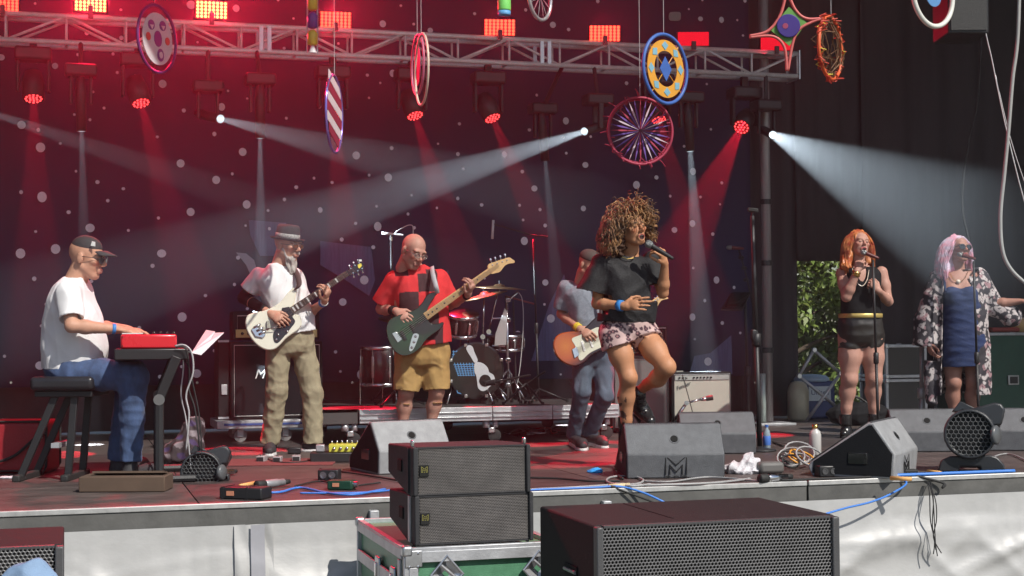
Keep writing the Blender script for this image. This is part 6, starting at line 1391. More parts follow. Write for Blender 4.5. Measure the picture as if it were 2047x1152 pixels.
def wedge(label, px, py, a, W=.6, D=.5, h=.32, hb=.15, hole=True, logo=True, mat=None):
    B = oz(px, py); n = facing(a); x = leftof(a); t = thing("stage_monitor", label, "stage monitor", B, group="wedge monitors on the stage")
    prof = [(0, 0), (.0, hb), (.13, h), (.165, h), (D - .02, .09), (D, .06), (D - .03, 0)]
    prof[0] = (.015, 0)
    ps = [B + x * (-W / 2) - n * y + UP * z for y, z in prof]
    body = part("cabinet", MB().prism(ps, x * W), mat or wm_, t, bevel=.009)
    for s in (-1, 1):
        q = [B + x * s * (W / 2 + .004) - n * y + UP * z for y, z in [(.03, .012), (.018, hb), (.14, h - .015), (.16, h - .015), (D - .04, .095), (D - .03, .02)]]
        part("side_panel", MB().prism(q, x * s * -.006), wdk, t, bevel=.002)
        hc_ = B + x * s * (W / 2 + .006) - n * D * .42 + UP * .12; part("hand_hole", MB().box(hc_, (.006, .12, .07), (x, n, UP)), blackg, t, bevel=.003)
    gq = [B + x * (-W / 2 + .02) - n * y + UP * z for y, z in ((.175, h + .004), (D - .015, .1), (D - .02, .09), (.17, h - .012))]
    part("grille", MB().prism(gq, x * (W - .04)), M("perforated_grille", (.03, .03, .03), .5, bump=.6, bs=300), t)
    u = (Vector((0, 0, 0)) - n * .13 + UP * (h - hb)).normalized(); nn = x.cross(u); nn = nn if nn.dot(n) > 0 else -nn
    if hole:
        c = B - n * .065 + UP * (hb + (h - hb) * .5); m2 = MB().lathe(c - nn * .004, nn, [(.024, 0), (.033, .004), (.032, .0065), (.022, .004)], 24)
        part("hole_rim", m2, wm_, t); part("pole_hole", MB().cone(c - nn * .001, c + nn * .0045, .023, .023, 22), M("pitch_black", (.002, .002, .002), .9), t)
    if logo: logo_M(B + UP * hb * .53 + n * .001 - n * .007, x, UP, n, .13, M("emblem_dark", (.012, .012, .013), .4), t, .004)
    mb = MB()
    for i in range(int(W / .012)): mb.box(B + x * (-W / 2 + .01 + i * .012) - n * .147 + UP * (h + .003), (.006, .014, .006), (x, n, UP))
    part("grille_edge", mb, wm_, t, kind="stuff"); return t
pale = M("sunlit_monitor_paint", (.3, .305, .315), .5, wear=.3, wcol=(.14, .14, .15), var=.2, vs=14, bump=.45, bs=260)  # lighter copy of the monitor paint, sunlight put into the colour
wedge("wedge monitor left of the stacked foreground speakers, its pale sloping back towards us", 832, 946, 30, .52, .5, .335, mat=pale)
wedge("wedge monitor in front of the lead singer's feet with a big angular emblem", 1352, 957, 4, .61, .5, .33)
wedge("wedge monitor in shade behind the central one, beside the tall stand", 1437, 908, 0, .56, .5, .30, logo=False)
wedge("wedge monitor seen side on, right of the frosted bottle", 1814, 950, 62, .6, .55, .34, mat=pale)
wedge("wide wedge monitor behind the floor fan, below the pink haired singer", 1858, 904, -2, .54, .5, .31, logo=False)
wedge("wedge monitor cut by the right edge of the picture", 2052, 902, -8, .54, .5, .31, logo=False)
# ---- round floor fans
def hexgrid(o, x, z, n, W, H, pitch, hole, th=.0015, clip=None):
    """perforated sheet: hexagonal cells with round-ish holes"""
    mb = MB(); r = pitch / math.sqrt(3); rh = r * hole; V = []; F = []
    nx = int(W / pitch); nz = int(H / (r * 1.5)); k = 0
    c30 = [(math.cos(i * math.pi / 3 + math.pi / 6), math.sin(i * math.pi / 3 + math.pi / 6)) for i in range(6)]
    for j in range(nz):
        for i in range(nx):
            cx = (i + .5 + (.5 if j % 2 else 0) - nx / 2 - .25) * pitch; cz = (j + .5 - nz / 2) * r * 1.5
            if clip and cx * cx + cz * cz > clip * clip: continue
            for a, b in c30: V.append(o + x * (cx + a * r) + z * (cz + b * r))
            for a, b in c30: V.append(o + x * (cx + a * rh) + z * (cz + b * rh) - n * th)
            for q in range(6): F.append((k + q, k + (q + 1) % 6, k + 6 + (q + 1) % 6, k + 6 + q))
            k += 12
    mb.v = [tuple(v) for v in V]; mb.f = F; return mb
def fan(label, px, py, d, a, s=1.0, rot=0):
    c = od(px, py, d); n = (facing(a) + UP * .12).normalized(); x = leftof(a); z = n.cross(x); z = z if z.z > 0 else -z; r = .155 * s
    t = thing("floor_fan", label, "floor fan", (c.x, c.y, DECK)); pl = M("fan_plastic", (.028, .03, .034), .35, bump=.15, bs=200)
    part("grille_ring", MB().lathe(c, n, [(r * .92, 0), (r, -.004), (r * 1.03, .012), (r * .98, .022), (r * .92, .02)], 44, caps=False), pl, t, smooth=True)
    part("grille", hexgrid(c + n * .012, x, z, n, 2.1 * r, 2.1 * r, .03 * s, .8, .006, clip=r * .96), M("fan_grille", (.13, .135, .14), .4), t, recalc=False)
    part("fan_blades", MB().cone(c - n * .03, c - n * .02, r * .9, r * .9, 30), M("fan_dark", (.004, .004, .005), .6), t)
    # duct that tapers back and up to the right
    e = c + x * .16 * s + z * .13 * s - n * .16 * s
    part("duct", MB().add([c + x * math.cos(i * .524) * r - n * .005 + z * math.sin(i * .524) * r for i in range(12)] + [e + x * math.cos(i * .524) * r * .45 + z * math.sin(i * .524) * r * .35 - n * .05 for i in range(12)],
        [(i, (i + 1) % 12, (i + 1) % 12 + 12, i + 12) for i in range(12)] + [tuple(range(12, 24))]), pl, t, bevel=.006)
    part("top_arm", MB().prism([c + x * X * s + z * Z * s - n * .03 for X, Z in ((-.03, .13), (.0, .16), (.16, .205), (.2, .2), (.225, .16), (.2, .06), (.12, .05))], -n * .14), pl, t, bevel=.014)
    part("flap", MB().prism([c + x * X * s + z * Z * s - n * .06 for X, Z in ((-.1, .15), (-.05, .215), (.04, .17), (.0, .14))], -n * .12), pl, t, bevel=.004)
    part("side_disc", MB().lathe(c + x * .165 * s - z * .005 + n * .01, (n * .5 + x).normalized(), [(.001, .012), (.05 * s, .01), (.062 * s, 0), (.06 * s, -.02)], 26), M("fan_grey", (.1, .105, .11), .35), t, smooth=True)
    g = Vector((c.x, c.y, DECK)); hh = c.z - DECK
    part("base", MB().prism([g + x * X * s + UP * Z for X, Z in ((-.2, 0), (-.175, hh * .32), (-.12, hh * .42), (.13, hh * .46), (.17, hh * .4), (.21, .05), (.215, 0), (.07, 0), (.06, .035), (-.06, .035), (-.07, 0))], -n * .2), pl, t, bevel=.01)
    return t
fan("black floor fan with a round honeycomb grille near the right end of the stage", 1938, 868, 9.55, -14)
fan("black floor fan half hidden by the keyboard player's feet, at the stage front left", 402, 944, 9.3, 8, .8)
# ================================================================== speakers and cases in front of the stage
FD = 7.0; n0 = Vector((0, -1, 0)); X_ = Vector((1, 0, 0))
cab = M("speaker_cabinet_paint", (.04, .04, .043), .65, wear=.3, wcol=(.16, .16, .16), spec=.25, var=.15, vs=30, bump=.3, bs=260); gril = M("speaker_mesh", (.2, .185, .175), .42, .4, var=.35, vs=5)
crest = M("crest_gold", (.5, .45, .12), .4, .4)
YF = oy(945, 1000, 1).y and od(945, 1000, FD).y
for i, (tl, br, label) in enumerate((((825, 894), (1060, 985), "upper of the two black line array speakers with a honeycomb front and gold crest"), ((828, 991), (1066, 1081), "lower line array speaker, standing on the green flight case"))):
    A, B = oy(*tl, YF), oy(*br, YF); W = B.x - A.x; Hh = A.z - B.z; z0 = B.z; z1 = A.z
    if i == 1: ZTOP = z0; XA, XB = A.x, B.x
    t = thing("line_array_speaker", label, "speaker", ((A.x + B.x) / 2, YF, z0), group="line array speakers stacked on the flight case")
    dp = .56
    part("cabinet", MB().prism([Vector((A.x, y, z)) for y, z in ((YF + .022, z0 + .002), (YF + .022, z1 - .002), (YF + .13, z1 - .002), (YF + dp, z1 - .02), (YF + dp, z0 + Hh * .3), (YF + .13, z0 + .002))], X_ * W), cab, t, bevel=.008)
    part("front_frame", MB().box((A.x + .012, YF + .012, (z0 + z1) / 2), (.024, .045, Hh - .006)), cab, t, bevel=.006); part("front_frame", MB().box((B.x - .01, YF + .012, (z0 + z1) / 2), (.02, .045, Hh - .006)), cab, t, bevel=.006)
    for z in (z0 + .006, z1 - .006): part("front_rail", MB().box(((A.x + B.x) / 2, YF + .016, z), (W - .045, .03, .008)), cab, t)
    part("grille", hexgrid(Vector(((A.x + B.x) / 2 + .002, YF + .004, (z0 + z1) / 2)), X_, UP, n0, W - .046, Hh - .012,   .0079, .52, .0015), gril, t, recalc=False)
    bx = oy(848 if i == 0 else 850, 941 if i == 0 else 1037, YF)
    b_ = part("badge", MB().box((bx.x, YF + .0, bx.z), (.042, .006, .052)), blackg, t); logo_M(Vector((bx.x, YF - .0035, bx.z + .006)), X_, UP, n0, .028, crest, b_, .001)
    hq = Vector((A.x - .002, YF + .27, (z0 + z1) / 2 + .01)); part("side_handle", MB().box(hq, (.008, .085, .055)), M("pitch_black", (.002, .002, .002), .9), t, bevel=.002)
    part("rigging_strip", MB().box((A.x - .003, YF + .09, (z0 + z1) / 2), (.008, .035, Hh - .02)), alumatte if i else cab, t)
    for x in (A.x + .0, B.x - .0):
        for z in ((z0, z1) if i == 0 else (z0,)):
            part("rigging_pin", MB().box((x + (.012 if x < bx.x + .1 else -.012), YF + .06, z + (.012 if z == z1 else .004)), (.014, .03, .03)), chrome if z == z1 else black, t, bevel=.004)
# green flight case
c1 = oy(1117, 1082, YF - .02).x; c0_ = oy(806, 1092, YF - .02).x; ZC = ZTOP - .018
grn2 = M("green_case_laminate", (.09, .24, .14), .4, wear=.4, wcol=(.3, .4, .33), var=.18, vs=14, bump=.2, bs=160)
cdp = 1.15
t = road_case("green flight case with aluminium edges and chrome handles under the stacked speakers", c0_ + .016, c1 - .016, .02, ZC, YF - .02, cdp, grn2)
ex = alumatte
part("front_top_trim", MB().box(((c0_ + c1) / 2, YF - .034, ZC - .028), (c1 - c0_ - .12, .012, .05)), alumatte, t, bevel=.002)
for x in (c0_ + .045, c1 - .045):
    part("front_side_trim", MB().box((x, YF - .034, ZC * .5), (.042, .012, ZC - .15)), alumatte, t, bevel=.002)
    pl = part("corner_plate", MB().box((x, YF - .036, ZC - .035), (.08, .01, .075)), alu, t, bevel=.003)
    for dx, dz in ((.02, -.05), (-.02, -.05), (.02, .01)): part("rivet", MB().lathe((x + dx, YF - .04, ZC - .02 + dz), (0, -1, 0), [(.006, 0), (.005, .003), (.001, .004)], 10), chrome, t)
for px, py in ((894, 1149), (1078, 1138)):
    q = oy(px, py, YF - .04); hw = .075
    dsh = part("handle_frame", MB().tube([(q.x - hw, YF - .036, q.z), (q.x, YF - .036, q.z + hw * 1.15), (q.x + hw, YF - .036, q.z), (q.x, YF - .036, q.z - hw * 1.15)], .009, 8, closed=True), alu, t)
    part("handle_dish", MB().add([Vector((q.x - hw, YF - .031, q.z)), Vector((q.x, YF - .031, q.z + hw * 1.15)), Vector((q.x + hw, YF - .031, q.z)), Vector((q.x, YF - .031, q.z - hw * 1.15)), Vector((q.x, YF - .008, q.z))], [(0, 1, 4), (1, 2, 4), (2, 3, 4), (3, 0, 4)]), alu, dsh, recalc=False)
    part("grip", MB().tube([(q.x - .03, YF - .045, q.z + .045), (q.x + .045, YF - .045, q.z - .02)], .008, 8), alu, dsh)
for y, w in ((YF + .22, 1), (YF + .58, 1)):
    part("butterfly_latch", MB().box((c0_ + .002, y, ZC - .17), (.014, .1, .13)), alu, t, bevel=.01, seg=3); part("latch_wing", MB().box((c0_ - .008, y, ZC - .17), (.012, .03, .07)), chrome, t, bevel=.004)
part("lid_seam", MB().box((c0_ + .006, YF + cdp / 2, ZC - .17), (.014, cdp - .06, .06)), alumatte, t, bevel=.003)
part("side_top_trim", MB().box((c0_ + .006, YF + cdp / 2, ZC - .02), (.014, cdp - .06, .05)), alumatte, t, bevel=.003)
part("side_post", MB().box((c0_ + .005, YF + .08, ZC * .5), (.014, .05, ZC - .1)), alumatte, t, bevel=.003)
# subwoofers
YS = od(1430, 1040, 6.15).y
A, B = oy(1190, 1044, YS), oy(1674, 1044, YS); zs = (oy(1190, 1045, YS).z + oy(1672, 1037, YS).z) / 2; W = B.x - A.x
def sub(label, X0, W, z1, Hh, Y, dp, group):
    t = thing("subwoofer", label, "subwoofer", (X0 + W / 2, Y, z1 - Hh), group=group); z0 = z1 - Hh
    part("cabinet", MB().box((X0 + W / 2, Y + .02 + dp / 2, (z0 + z1) / 2), (W, dp, Hh)), M("sub_paint", (.03, .025, .026), .75, wear=.35, wcol=(.16, .14, .14), spec=.2, var=.2, vs=20, bump=.3, bs=200), t, bevel=.01)
    for x, w in ((X0 + .014, .028), (X0 + W - .016, .032)): part("front_frame", MB().box((x, Y + .004, (z0 + z1) / 2), (w, .05, Hh - .008)), M("frame_grey", (.07, .07, .073), .45, bump=.2, bs=200), t, bevel=.006)
    part("top_lip", MB().box((X0 + W / 2, Y + .012, z1 - .006), (W - .07, .03, .01)), MATS["frame_grey"], t)
    part("grille", hexgrid(Vector((X0 + W / 2, Y - .006, (z0 + z1) / 2)), X_, UP, n0, W - .055, Hh - .01, .0155, .66, .002), M("sub_mesh", (.17, .168, .17), .4, .2, var=.15, vs=6), t, recalc=False)
    part("mesh_backing", MB().box((X0 + W / 2, Y + .014, (z0 + z1) / 2), (W - .06, .004, Hh - .02)), M("pitch_black", (.002, .002, .002), .9), t)
    part("side_handle", MB().box((X0 - .002, Y + .3, z1 - .22), (.008, .16, .05)), MATS["pitch_black"], t, bevel=.003); part("handle_bar", MB().tube([(X0 - .008, Y + .23, z1 - .22), (X0 - .008, Y + .37, z1 - .22)], .008, 8), alu, t)
    part("top_groove", MB().box((X0 + W * .36, Y + .02 + dp * .55, z1 + .0005), (.008, dp * .8, .003)), MATS["pitch_black"], t)
    return t
sub("large black subwoofer with a coarse honeycomb front in the right foreground", A.x, W, zs, .66, YS, .72, "stacked subwoofers")
sub("lower subwoofer of the foreground stack, below the picture", A.x, W, zs - .665, zs - .67, YS, .72, "stacked subwoofers")
XL2 = oy(128, 1085, YS + .25).x
zl = oy(60, 1092, YS + .25).z
sub("dark subwoofer cut by the lower left corner of the picture", XL2 - 1.0, 1.0, zl, zl - .002, YS + .25, .56, "stacked subwoofers")
jn = M("light_denim_cloth", (.2, .3, .45), .8, var=.2, bump=.2, bs=200)
q = od(62, 1158, 5.4)
t = thing("denim_jacket", "pale blue denim jacket draped on the front of the left subwoofer", "jacket", q)
cloth("jacket", [ell(q + UP * -.02, (.11, .07, .1), (RT, BK, UP), .02), ell(q - UP * .12 + RT * -.03, (.14, .09, .12), (RT, BK, UP), .03)], jn, t, .008, .012, 18, 3, (1, 1, 1))
# ================================================================== floor clutter
blue = M("blue_cable", (.05, .2, .62), .45); gcab = M("cable_grey", (.33, .33, .33), .45); tape = M("orange_tape", (.7, .38, .13), .6)
def cable(label, pts, mat, r=.006, grp="cables along the stage edge", lift=.004, tapes=()):
    P3 = []
    for p in pts:
        if len(p) == 2:
            q_ = oz(p[0], p[1], DECK + r + lift); q_.y = max(q_.y, Y0 + .012); P3.append(q_)
        else: P3.append(oy(p[0], p[1], Y0 - p[2]))
    q = cat(P3, 8); return single("cable", MB().tube(q, r, 7), mat, label, "cable", grp, smooth=True)
cable("blue cable running from the black box to the stacked speakers", [(523, 985), (560, 984), (600, 975), (650, 985), (705, 989), (770, 978)], blue, .0075)
cable("second blue cable just behind the first, left of the stacked speakers", [(600, 986), (680, 986), (740, 984), (820, 976)], blue, .006)
cable("blue cable right of the stacked speakers, dropping in front of the skirt", [(1040, 989), (1120, 985), (1200, 978), (1250, 976), (1285, 985, .04), (1330, 1005, .1), (1368, 1020, .12)], blue, .0065)
cable("black cable dropping over the edge beside the blue one", [(1240, 976), (1262, 984), (1290, 998, .05), (1325, 1012, .1)], rubber, .006)
cable("grey cable running from the floor connector to the orange tape", [(1062, 981), (1160, 974), (1225, 970), (1330, 972), (1440, 968), (1500, 957)], gcab, .0075)
cable("grey cable coiled in front of the central wedge monitor", [(1300, 968), (1260, 972), (1215, 964), (1222, 954), (1262, 952), (1286, 960), (1270, 968), (1230, 967)], gcab, .007)
cable("grey cable crossing in front of the central wedge monitor", [(1288, 962), (1340, 963), (1400, 955), (1440, 955), (1520, 962)], gcab, .006)
cable("black cable from the wedge monitor across the open floor", [(1060, 955), (1120, 957), (1180, 962), (1240, 962)], rubber, .007)
cable("short looped cable plugged into the central wedge monitor", [(1262, 912), (1240, 920), (1228, 938), (1234, 950), (1245, 957)], rubber, .008)
cable("grey cable from the plug box along the right stage edge", [(1676, 938), (1710, 940), (1770, 952), (1830, 956), (1900, 956)], gcab, .008)
cable("blue cable bundle lying along the right stage edge", [(1815, 960), (1890, 957), (1960, 952), (2060, 946)], blue, .011)
cable("second blue cable along the right stage edge", [(1850, 964), (1930, 957), (2010, 952), (2060, 950)], M("pale_blue_cable", (.2, .36, .62), .5), .008)
cable("blue cable hanging over the skirt at the right towards the subwoofer", [(1835, 960), (1812, 966, .03), (1780, 988, .09), (1740, 1004, .13), (1690, 1016, .16), (1636, 1032, .2)], blue, .0065)
cable("black cable looping over the edge", [(1862, 950), (1878, 958), (1886, 966, .03), (1884, 975, .05), (1888, 968, .05)], rubber, .008)
cable("thin cable crossing the floor behind the fan", [(2060, 925), (2020, 908), (1990, 912), (1960, 930)], gcab, .006)
cable("thin black cable behind the pedals", [(640, 938), (720, 948), (780, 958), (830, 966)], rubber, .007)
cable("cable snaking from the adaptor to the stacked speakers", [(590, 972), (640, 962), (690, 972), (760, 965)], rubber, .006)
cable("guitar lead hanging from the cream guitar to the pedals", [(525, 910), (545, 922), (590, 925), (640, 918)], rubber, .006)
cable("dark cable in front of the wedge monitors on the right", [(1560, 960), (1620, 966), (1700, 962), (1760, 966), (1800, 964)], rubber, .007)
for i, (a, b) in enumerate((((1217, 972), (1258, 970)), ((1780, 956), (1822, 958)), ((1855, 943), (1880, 946)), ((480, 972), (514, 965)))):
    A_, B_ = oz(*a, DECK + .012), oz(*b, DECK + .012); single("tape_wrap", MB().cone(A_, B_, .013, .013, 12), tape if i else M("pale_tape", (.6, .5, .3), .6), ["pale tape round the cables at the stage edge below the central wedge", "orange tape round the cable right of the side-on wedge", "short orange tape near the dangling cable ties", "orange tape on the plug left of the stacked speakers"][i], "tape", smooth=True)
dt = thing("cable_ties", "bunch of thin black strings hanging over the skirt at the right", "cable ties", oy(1868, 1110, Y0 - .06))
for i, pts in enumerate((((1852, 962), (1858, 985), (1860, 1040), (1868, 1080), (1866, 1108)), ((1854, 962), (1864, 990), (1868, 1045), (1870, 1085), (1874, 1112)), ((1856, 962), (1870, 1000), (1872, 1040), (1866, 1075), (1882, 1106)), ((1860, 962), (1866, 1000), (1864, 1050), (1871, 1100)))):
    part("tie", MB().tube(cat([oy(x, y, Y0 - (.02 if k == 0 else .09 + .02 * i)) for k, (x, y) in enumerate(pts)], 6), .0035, 5), rubber, dt, smooth=True)
def boxy(name, label, catg, px, py, w, d, h, mat, a=0, z=DECK, bev=.008):
    c = oz(px, py, z); n = facing(a); x = leftof(a); t = thing(name, label, catg, c)
    part("housing", MB().box(c + UP * h / 2 - n * d / 2, (w, d, h), (x, n, UP)), mat, t, bevel=bev); return t, c, n, x
t, c, n, x = boxy("power_box", "black rectangular power box with an orange label at the stage front left", "power box", 480, 999, .26, .13, .065, blackplastic, -18)
part("label", MB().box(c + UP * .033 + n * .003 - x * .06, (.045, .004, .025), (x, n, UP)), M("orange_label", (.6, .25, .15), .5), t)
for o in (-.11, .04): part("ridge", MB().box(c + UP * .034 - n * .065 + x * o, (.012, .132, .068), (x, n, UP)), blackplastic, t)
t, c, n, x = boxy("di_box", "small green direct box with an orange label near the stacked speakers", "direct box", 678, 980, .15, .09, .055, M("dark_green_metal", (.01, .05, .03), .4), -12)
part("label", MB().box(c + UP * .03 + n * .003 - x * .02, (.04, .004, .022), (x, n, UP)), M("orange_label", (.6, .25, .15), .5), t); part("socket", MB().cone(c + UP * .03 + x * .075 - n * .04, c + UP * .03 + x * .1 - n * .04, .017, .017, 14), chrome, t)
def plug(label, px, py, qx, qy, r=.02, m2=None):
    A_, B_ = oz(px, py, DECK + r + .003), oz(qx, qy, DECK + r + .003); d = (B_ - A_); L = d.length; d.normalize(); t = thing("cable_plug", label, "plug", A_ - UP * r, group="round plugs lying on the stage")
    part("collar", MB().lathe(A_, d, [(r, 0), (r * 1.15, .006), (r * 1.15, L * .25), (r, L * .27)], 18), rubber, t, smooth=True); part("barrel", MB().lathe(A_ + d * L * .27, d, [(r * .95, 0), (r, .004), (r, L * .4), (r * .85, L * .41), (r * .85, L * .6)], 18), m2 or chrome, t, smooth=True); part("tail", MB().lathe(A_ + d * L * .85, d, [(r * .75, 0), (r * .6, L * .2)], 14), rubber, t, smooth=True)
plug("metal coupling on the grey cable in front of the bottle", 1518, 957, 1580, 953, .024)
plug("dark coupling left of the small green box", 512, 970, 575, 963, .024, alumatte)
plug("plug near the left floor fan", 428, 948, 470, 942, .022)
t, c, n, x = boxy("socket_box", "black twin socket box on the cable between the right wedge and the stage edge", "socket box", 1658, 954, .13, .09, .07, blackplastic, 12)
for o in (-.028, .028): part("socket", MB().lathe(c + UP * .036 + x * o + n * .001, n, [(.02, 0), (.02, .004), (.013, .004), (.012, .0015)], 18), M("frame_grey", (.07, .07, .073), .45), t)
t, c, n, x = boxy("socket_box", "dark twin socket box with a shiny plug behind the small green box", "socket box", 655, 962, .13, .09, .07, blackplastic, -8)
for o in (-.028, .028): part("socket", MB().lathe(c + UP * .036 + x * o + n * .001, n, [(.022, 0), (.022, .005), (.014, .005), (.013, .0015)], 18), chrome, t)
t, c, n, x = boxy("power_strip", "flat black power strip with an orange switch in front of the side-on wedge", "power strip", 1790, 951, .3, .07, .035, rubber, 6); part("switch", MB().box(c + UP * .02 + n * .003 - x * .11, (.03, .006, .02), (x, n, UP)), M("orange_switch", (.7, .15, .05), .5), t)
t, c, n, x = boxy("junction_box", "grey rounded junction box beside the white towel", "junction box", 1545, 948, .17, .12, .075, M("dull_grey_plastic", (.13, .125, .12), .6), 14, bev=.022)
rs = np.random.RandomState(8)
t = thing("cable_coil", "tangled coil of orange, grey and black cables left of the side-on wedge", "cables", oz(1600, 935))
for i in range(9):
    c = oz(1600 + rs.uniform(-22, 26), 936 + rs.uniform(-6, 8)); r1 = rs.uniform(.05, .1); ti = Vector((rs.uniform(-.5, .5), rs.uniform(-.9, -.3), 1)).normalized(); u = ti.orthogonal().normalized(); w = ti.cross(u); cz = .02 + abs(u.z) * r1 + abs(w.z) * r1
    part("loop", MB().tube([c + UP * cz + (u * math.cos(k_ * .35) + w * math.sin(k_ * .35)) * r1 for k_ in range(18)], .0065, 6, closed=True), [gcab, rubber, M("orange_cable", (.65, .3, .04), .5), gcab, rubber][i % 5], t, smooth=True)
# pedals
t, c, n, x = boxy("pedalboard", "yellow topped pedalboard with chrome knobs right of the guitarist's foot", "pedalboard", 668, 925, .34, .2, .07, black, 4)
part("pedal", MB().box(c + UP * .098 - n * .08 + x * .07, (.22, .14, .055), (x, n, UP)), M("yellow_enamel", (.62, .6, .08), .35), t, bevel=.006)
for i in range(6): part("foot_switch", MB().cone(c + UP * .125 - n * .1 + x * (-.02 + i * .036), c + UP * .15 - n * .1 + x * (-.02 + i * .036), .006, .006, 10), chrome, t, smooth=True)
for i in range(4): part("knob", MB().cone(c + UP * .1 - n * .008 + x * (-.0 + i * .045), c + UP * .1 + n * .01 + x * (-.0 + i * .045), .012, .01, 12), chrome, t, smooth=True)
part("side_jack", MB().box(c + UP * .1 - n * .06 - x * .1, (.06, .08, .05), (x, n, UP)), alumatte, t, bevel=.006)
for i, (px, py, lb) in enumerate(((520, 925, "small grey effects pedal just left of the guitarist's front shoe"), (553, 926, "small grey effects pedal just right of the guitarist's front shoe"), (592, 924, "small grey effects pedal below the dark open lid"))):
    t, c, n, x = boxy("effects_pedal", lb, "effects pedal", px, py, .06, .1, .045, M("pedal_grey", (.36, .33, .34), .5), -5 + i * 6, bev=.005); t["group"] = "small pedals at the guitarist's feet"
    part("switch", MB().cone(c + UP * .045 - n * .03, c + UP * .055 - n * .03, .009, .009, 12), chrome, t); part("face_plate", MB().box(c + UP * .022 + n * .002, (.045, .004, .03), (x, n, UP)), black, t)
for px, py, a in ((588, 908, 6),): t, c, n, x = boxy("effects_pedal", "dark tilted pedal standing behind the small grey pedals", "effects pedal", px, py, .1, .03, .05, blackplastic, a)
boxy("floor_mat", "thin red mat under the small effects pedals", "mat", 520, 932, 1.0, .55, .008, M("red_mat", (.18, .05, .05), .9, bump=.3, bs=80), 2, bev=.002)
# bottles, towel
cl = M("clear_plastic", (.6, .75, .85), .15, trans=.6, var=.05); q = oz(1533, 899)
t = thing("water_bottle", "small clear water bottle with a blue label behind the tall stand", "bottle", q)
part("bottle", MB().lathe(q, UP, [(.026, 0), (.03, .006), (.03, .11), (.024, .14), (.012, .16), (.012, .175)], 20), cl, t, smooth=True); part("label", MB().lathe(q + UP * .035, UP, [(.0305, 0), (.031, .001), (.031, .07), (.0305, .071)], 20), M("label_blue", (.08, .2, .6), .4), t, smooth=True); part("cap", MB().cone(q + UP * .172, q + UP * .19, .014, .014, 14), M("cap_blue", (.05, .15, .5), .4), t)
q = oz(1630, 910); t = thing("drinks_bottle", "frosted bottle with a gold cap left of the side-on wedge", "bottle", q)
part("bottle", MB().lathe(q, UP, [(.038, 0), (.043, .008), (.043, .15), (.036, .175), (.02, .188), (.02, .2)], 24), M("frosted_grey", (.5, .49, .47), .35, var=.05), t, smooth=True); part("cap", MB().cone(q + UP * .195, q + UP * .222, .023, .022, 18), goldm, t, smooth=True)
q = oz(1488, 946); t = thing("towel", "crumpled white towel beside the central wedge monitor", "towel", q)
cloth("towel_cloth", [ell(q + UP * .03 - RT * .06, (.09, .08, .045), (RT, BK, UP), .03), ell(q + UP * .06 + RT * .04, (.065, .06, .075), (RT, BK, UP), .04), ell(q + UP * .02 + RT * .02 + BK * .02, (.11, .09, .03), (RT, BK, UP), .03)], M("white_towelling", (.62, .6, .63), .9, bump=.6, bs=150), t, .006, .016, 34, 6, (1, 1, 1))
q = oz(1187, 945); t = thing("blue_cloth", "small bright blue rag on the open floor before the singer", "rag", q); cloth("rag", [ell(q + UP * .008, (.05, .035, .018), (RT, BK, UP), .02), ell(q + UP * .01 + RT * .02, (.03, .03, .022), (RT, BK, UP), .02)], M("bright_blue_cloth", (.03, .3, .75), .8), t, .005, .005, 60, 3, (1, 1, 1))
q = oz(15, 958); t = thing("paper_scrap", "crumpled pale paper at the far left of the deck", "paper", q); cloth("paper", [ell(q + UP * .01, (.06, .03, .012), (RT, BK, UP), .01), ell(q + UP * .015 + RT * .05, (.03, .012, .01), (RT, BK, UP), .01)], pap, t, .005, .004, 60, 3, (1, 1, 1))
t = thing("drumstick_pen", "small dark pen lying right of the water bottle", "pen", oz(1556, 890)); part("shaft", MB().cone(oz(1545, 884, DECK + .008), oz(1566, 892, DECK + .008), .007, .007, 10), rubber, t)
# a dark pile of bags and pedals beside the keyboard player's feet
q = oz(372, 925); t = thing("gear_bag", "dark crumpled gear bag with pale patches beside the keyboard player's feet", "bag", q)
def bagcol(P):
    C = np.tile((.05, .035, .04), (len(P), 1)); a = np.sin(P @ np.array([31, 17, 43.])) + np.sin(P @ np.array([-23, 41, 29.])); C[a > 1.0] = (.24, .2, .22); C[a < -1.3] = (.06, .035, .1); return C
cloth("bag_body", [ell(q + UP * .1, (.14, .14, .12), (RT, BK, UP), .03), ell(q + UP * .22 + RT * .05, (.09, .1, .12), (RT, BK, UP), .04), ell(q + UP * .05 - RT * .12, (.12, .12, .07), (RT, BK, UP), .04)], M("patchy_cloth", (1, 1, 1), .8, attr=True), t, .009, .02, 26, 7, (1, 1, 1), bagcol)
c = oz(180, 985); t = thing("cardboard_box", "low brown box lying open behind the deck edge by the stool", "box", c)
brown = M("brown_card", (.1, .065, .045), .8, var=.2)
part("body", MB().box(c + UP * .045 + RT * .18 - BK * .12, (.5, .22, .09), (RT, BK, UP)), brown, t, bevel=.006); part("flap", MB().box(c + UP * .1 + RT * .2 - BK * .15, (.42, .14, .012), (RT, (BK + UP * .15).normalized(), (UP - BK * .15).normalized())), brown, t)
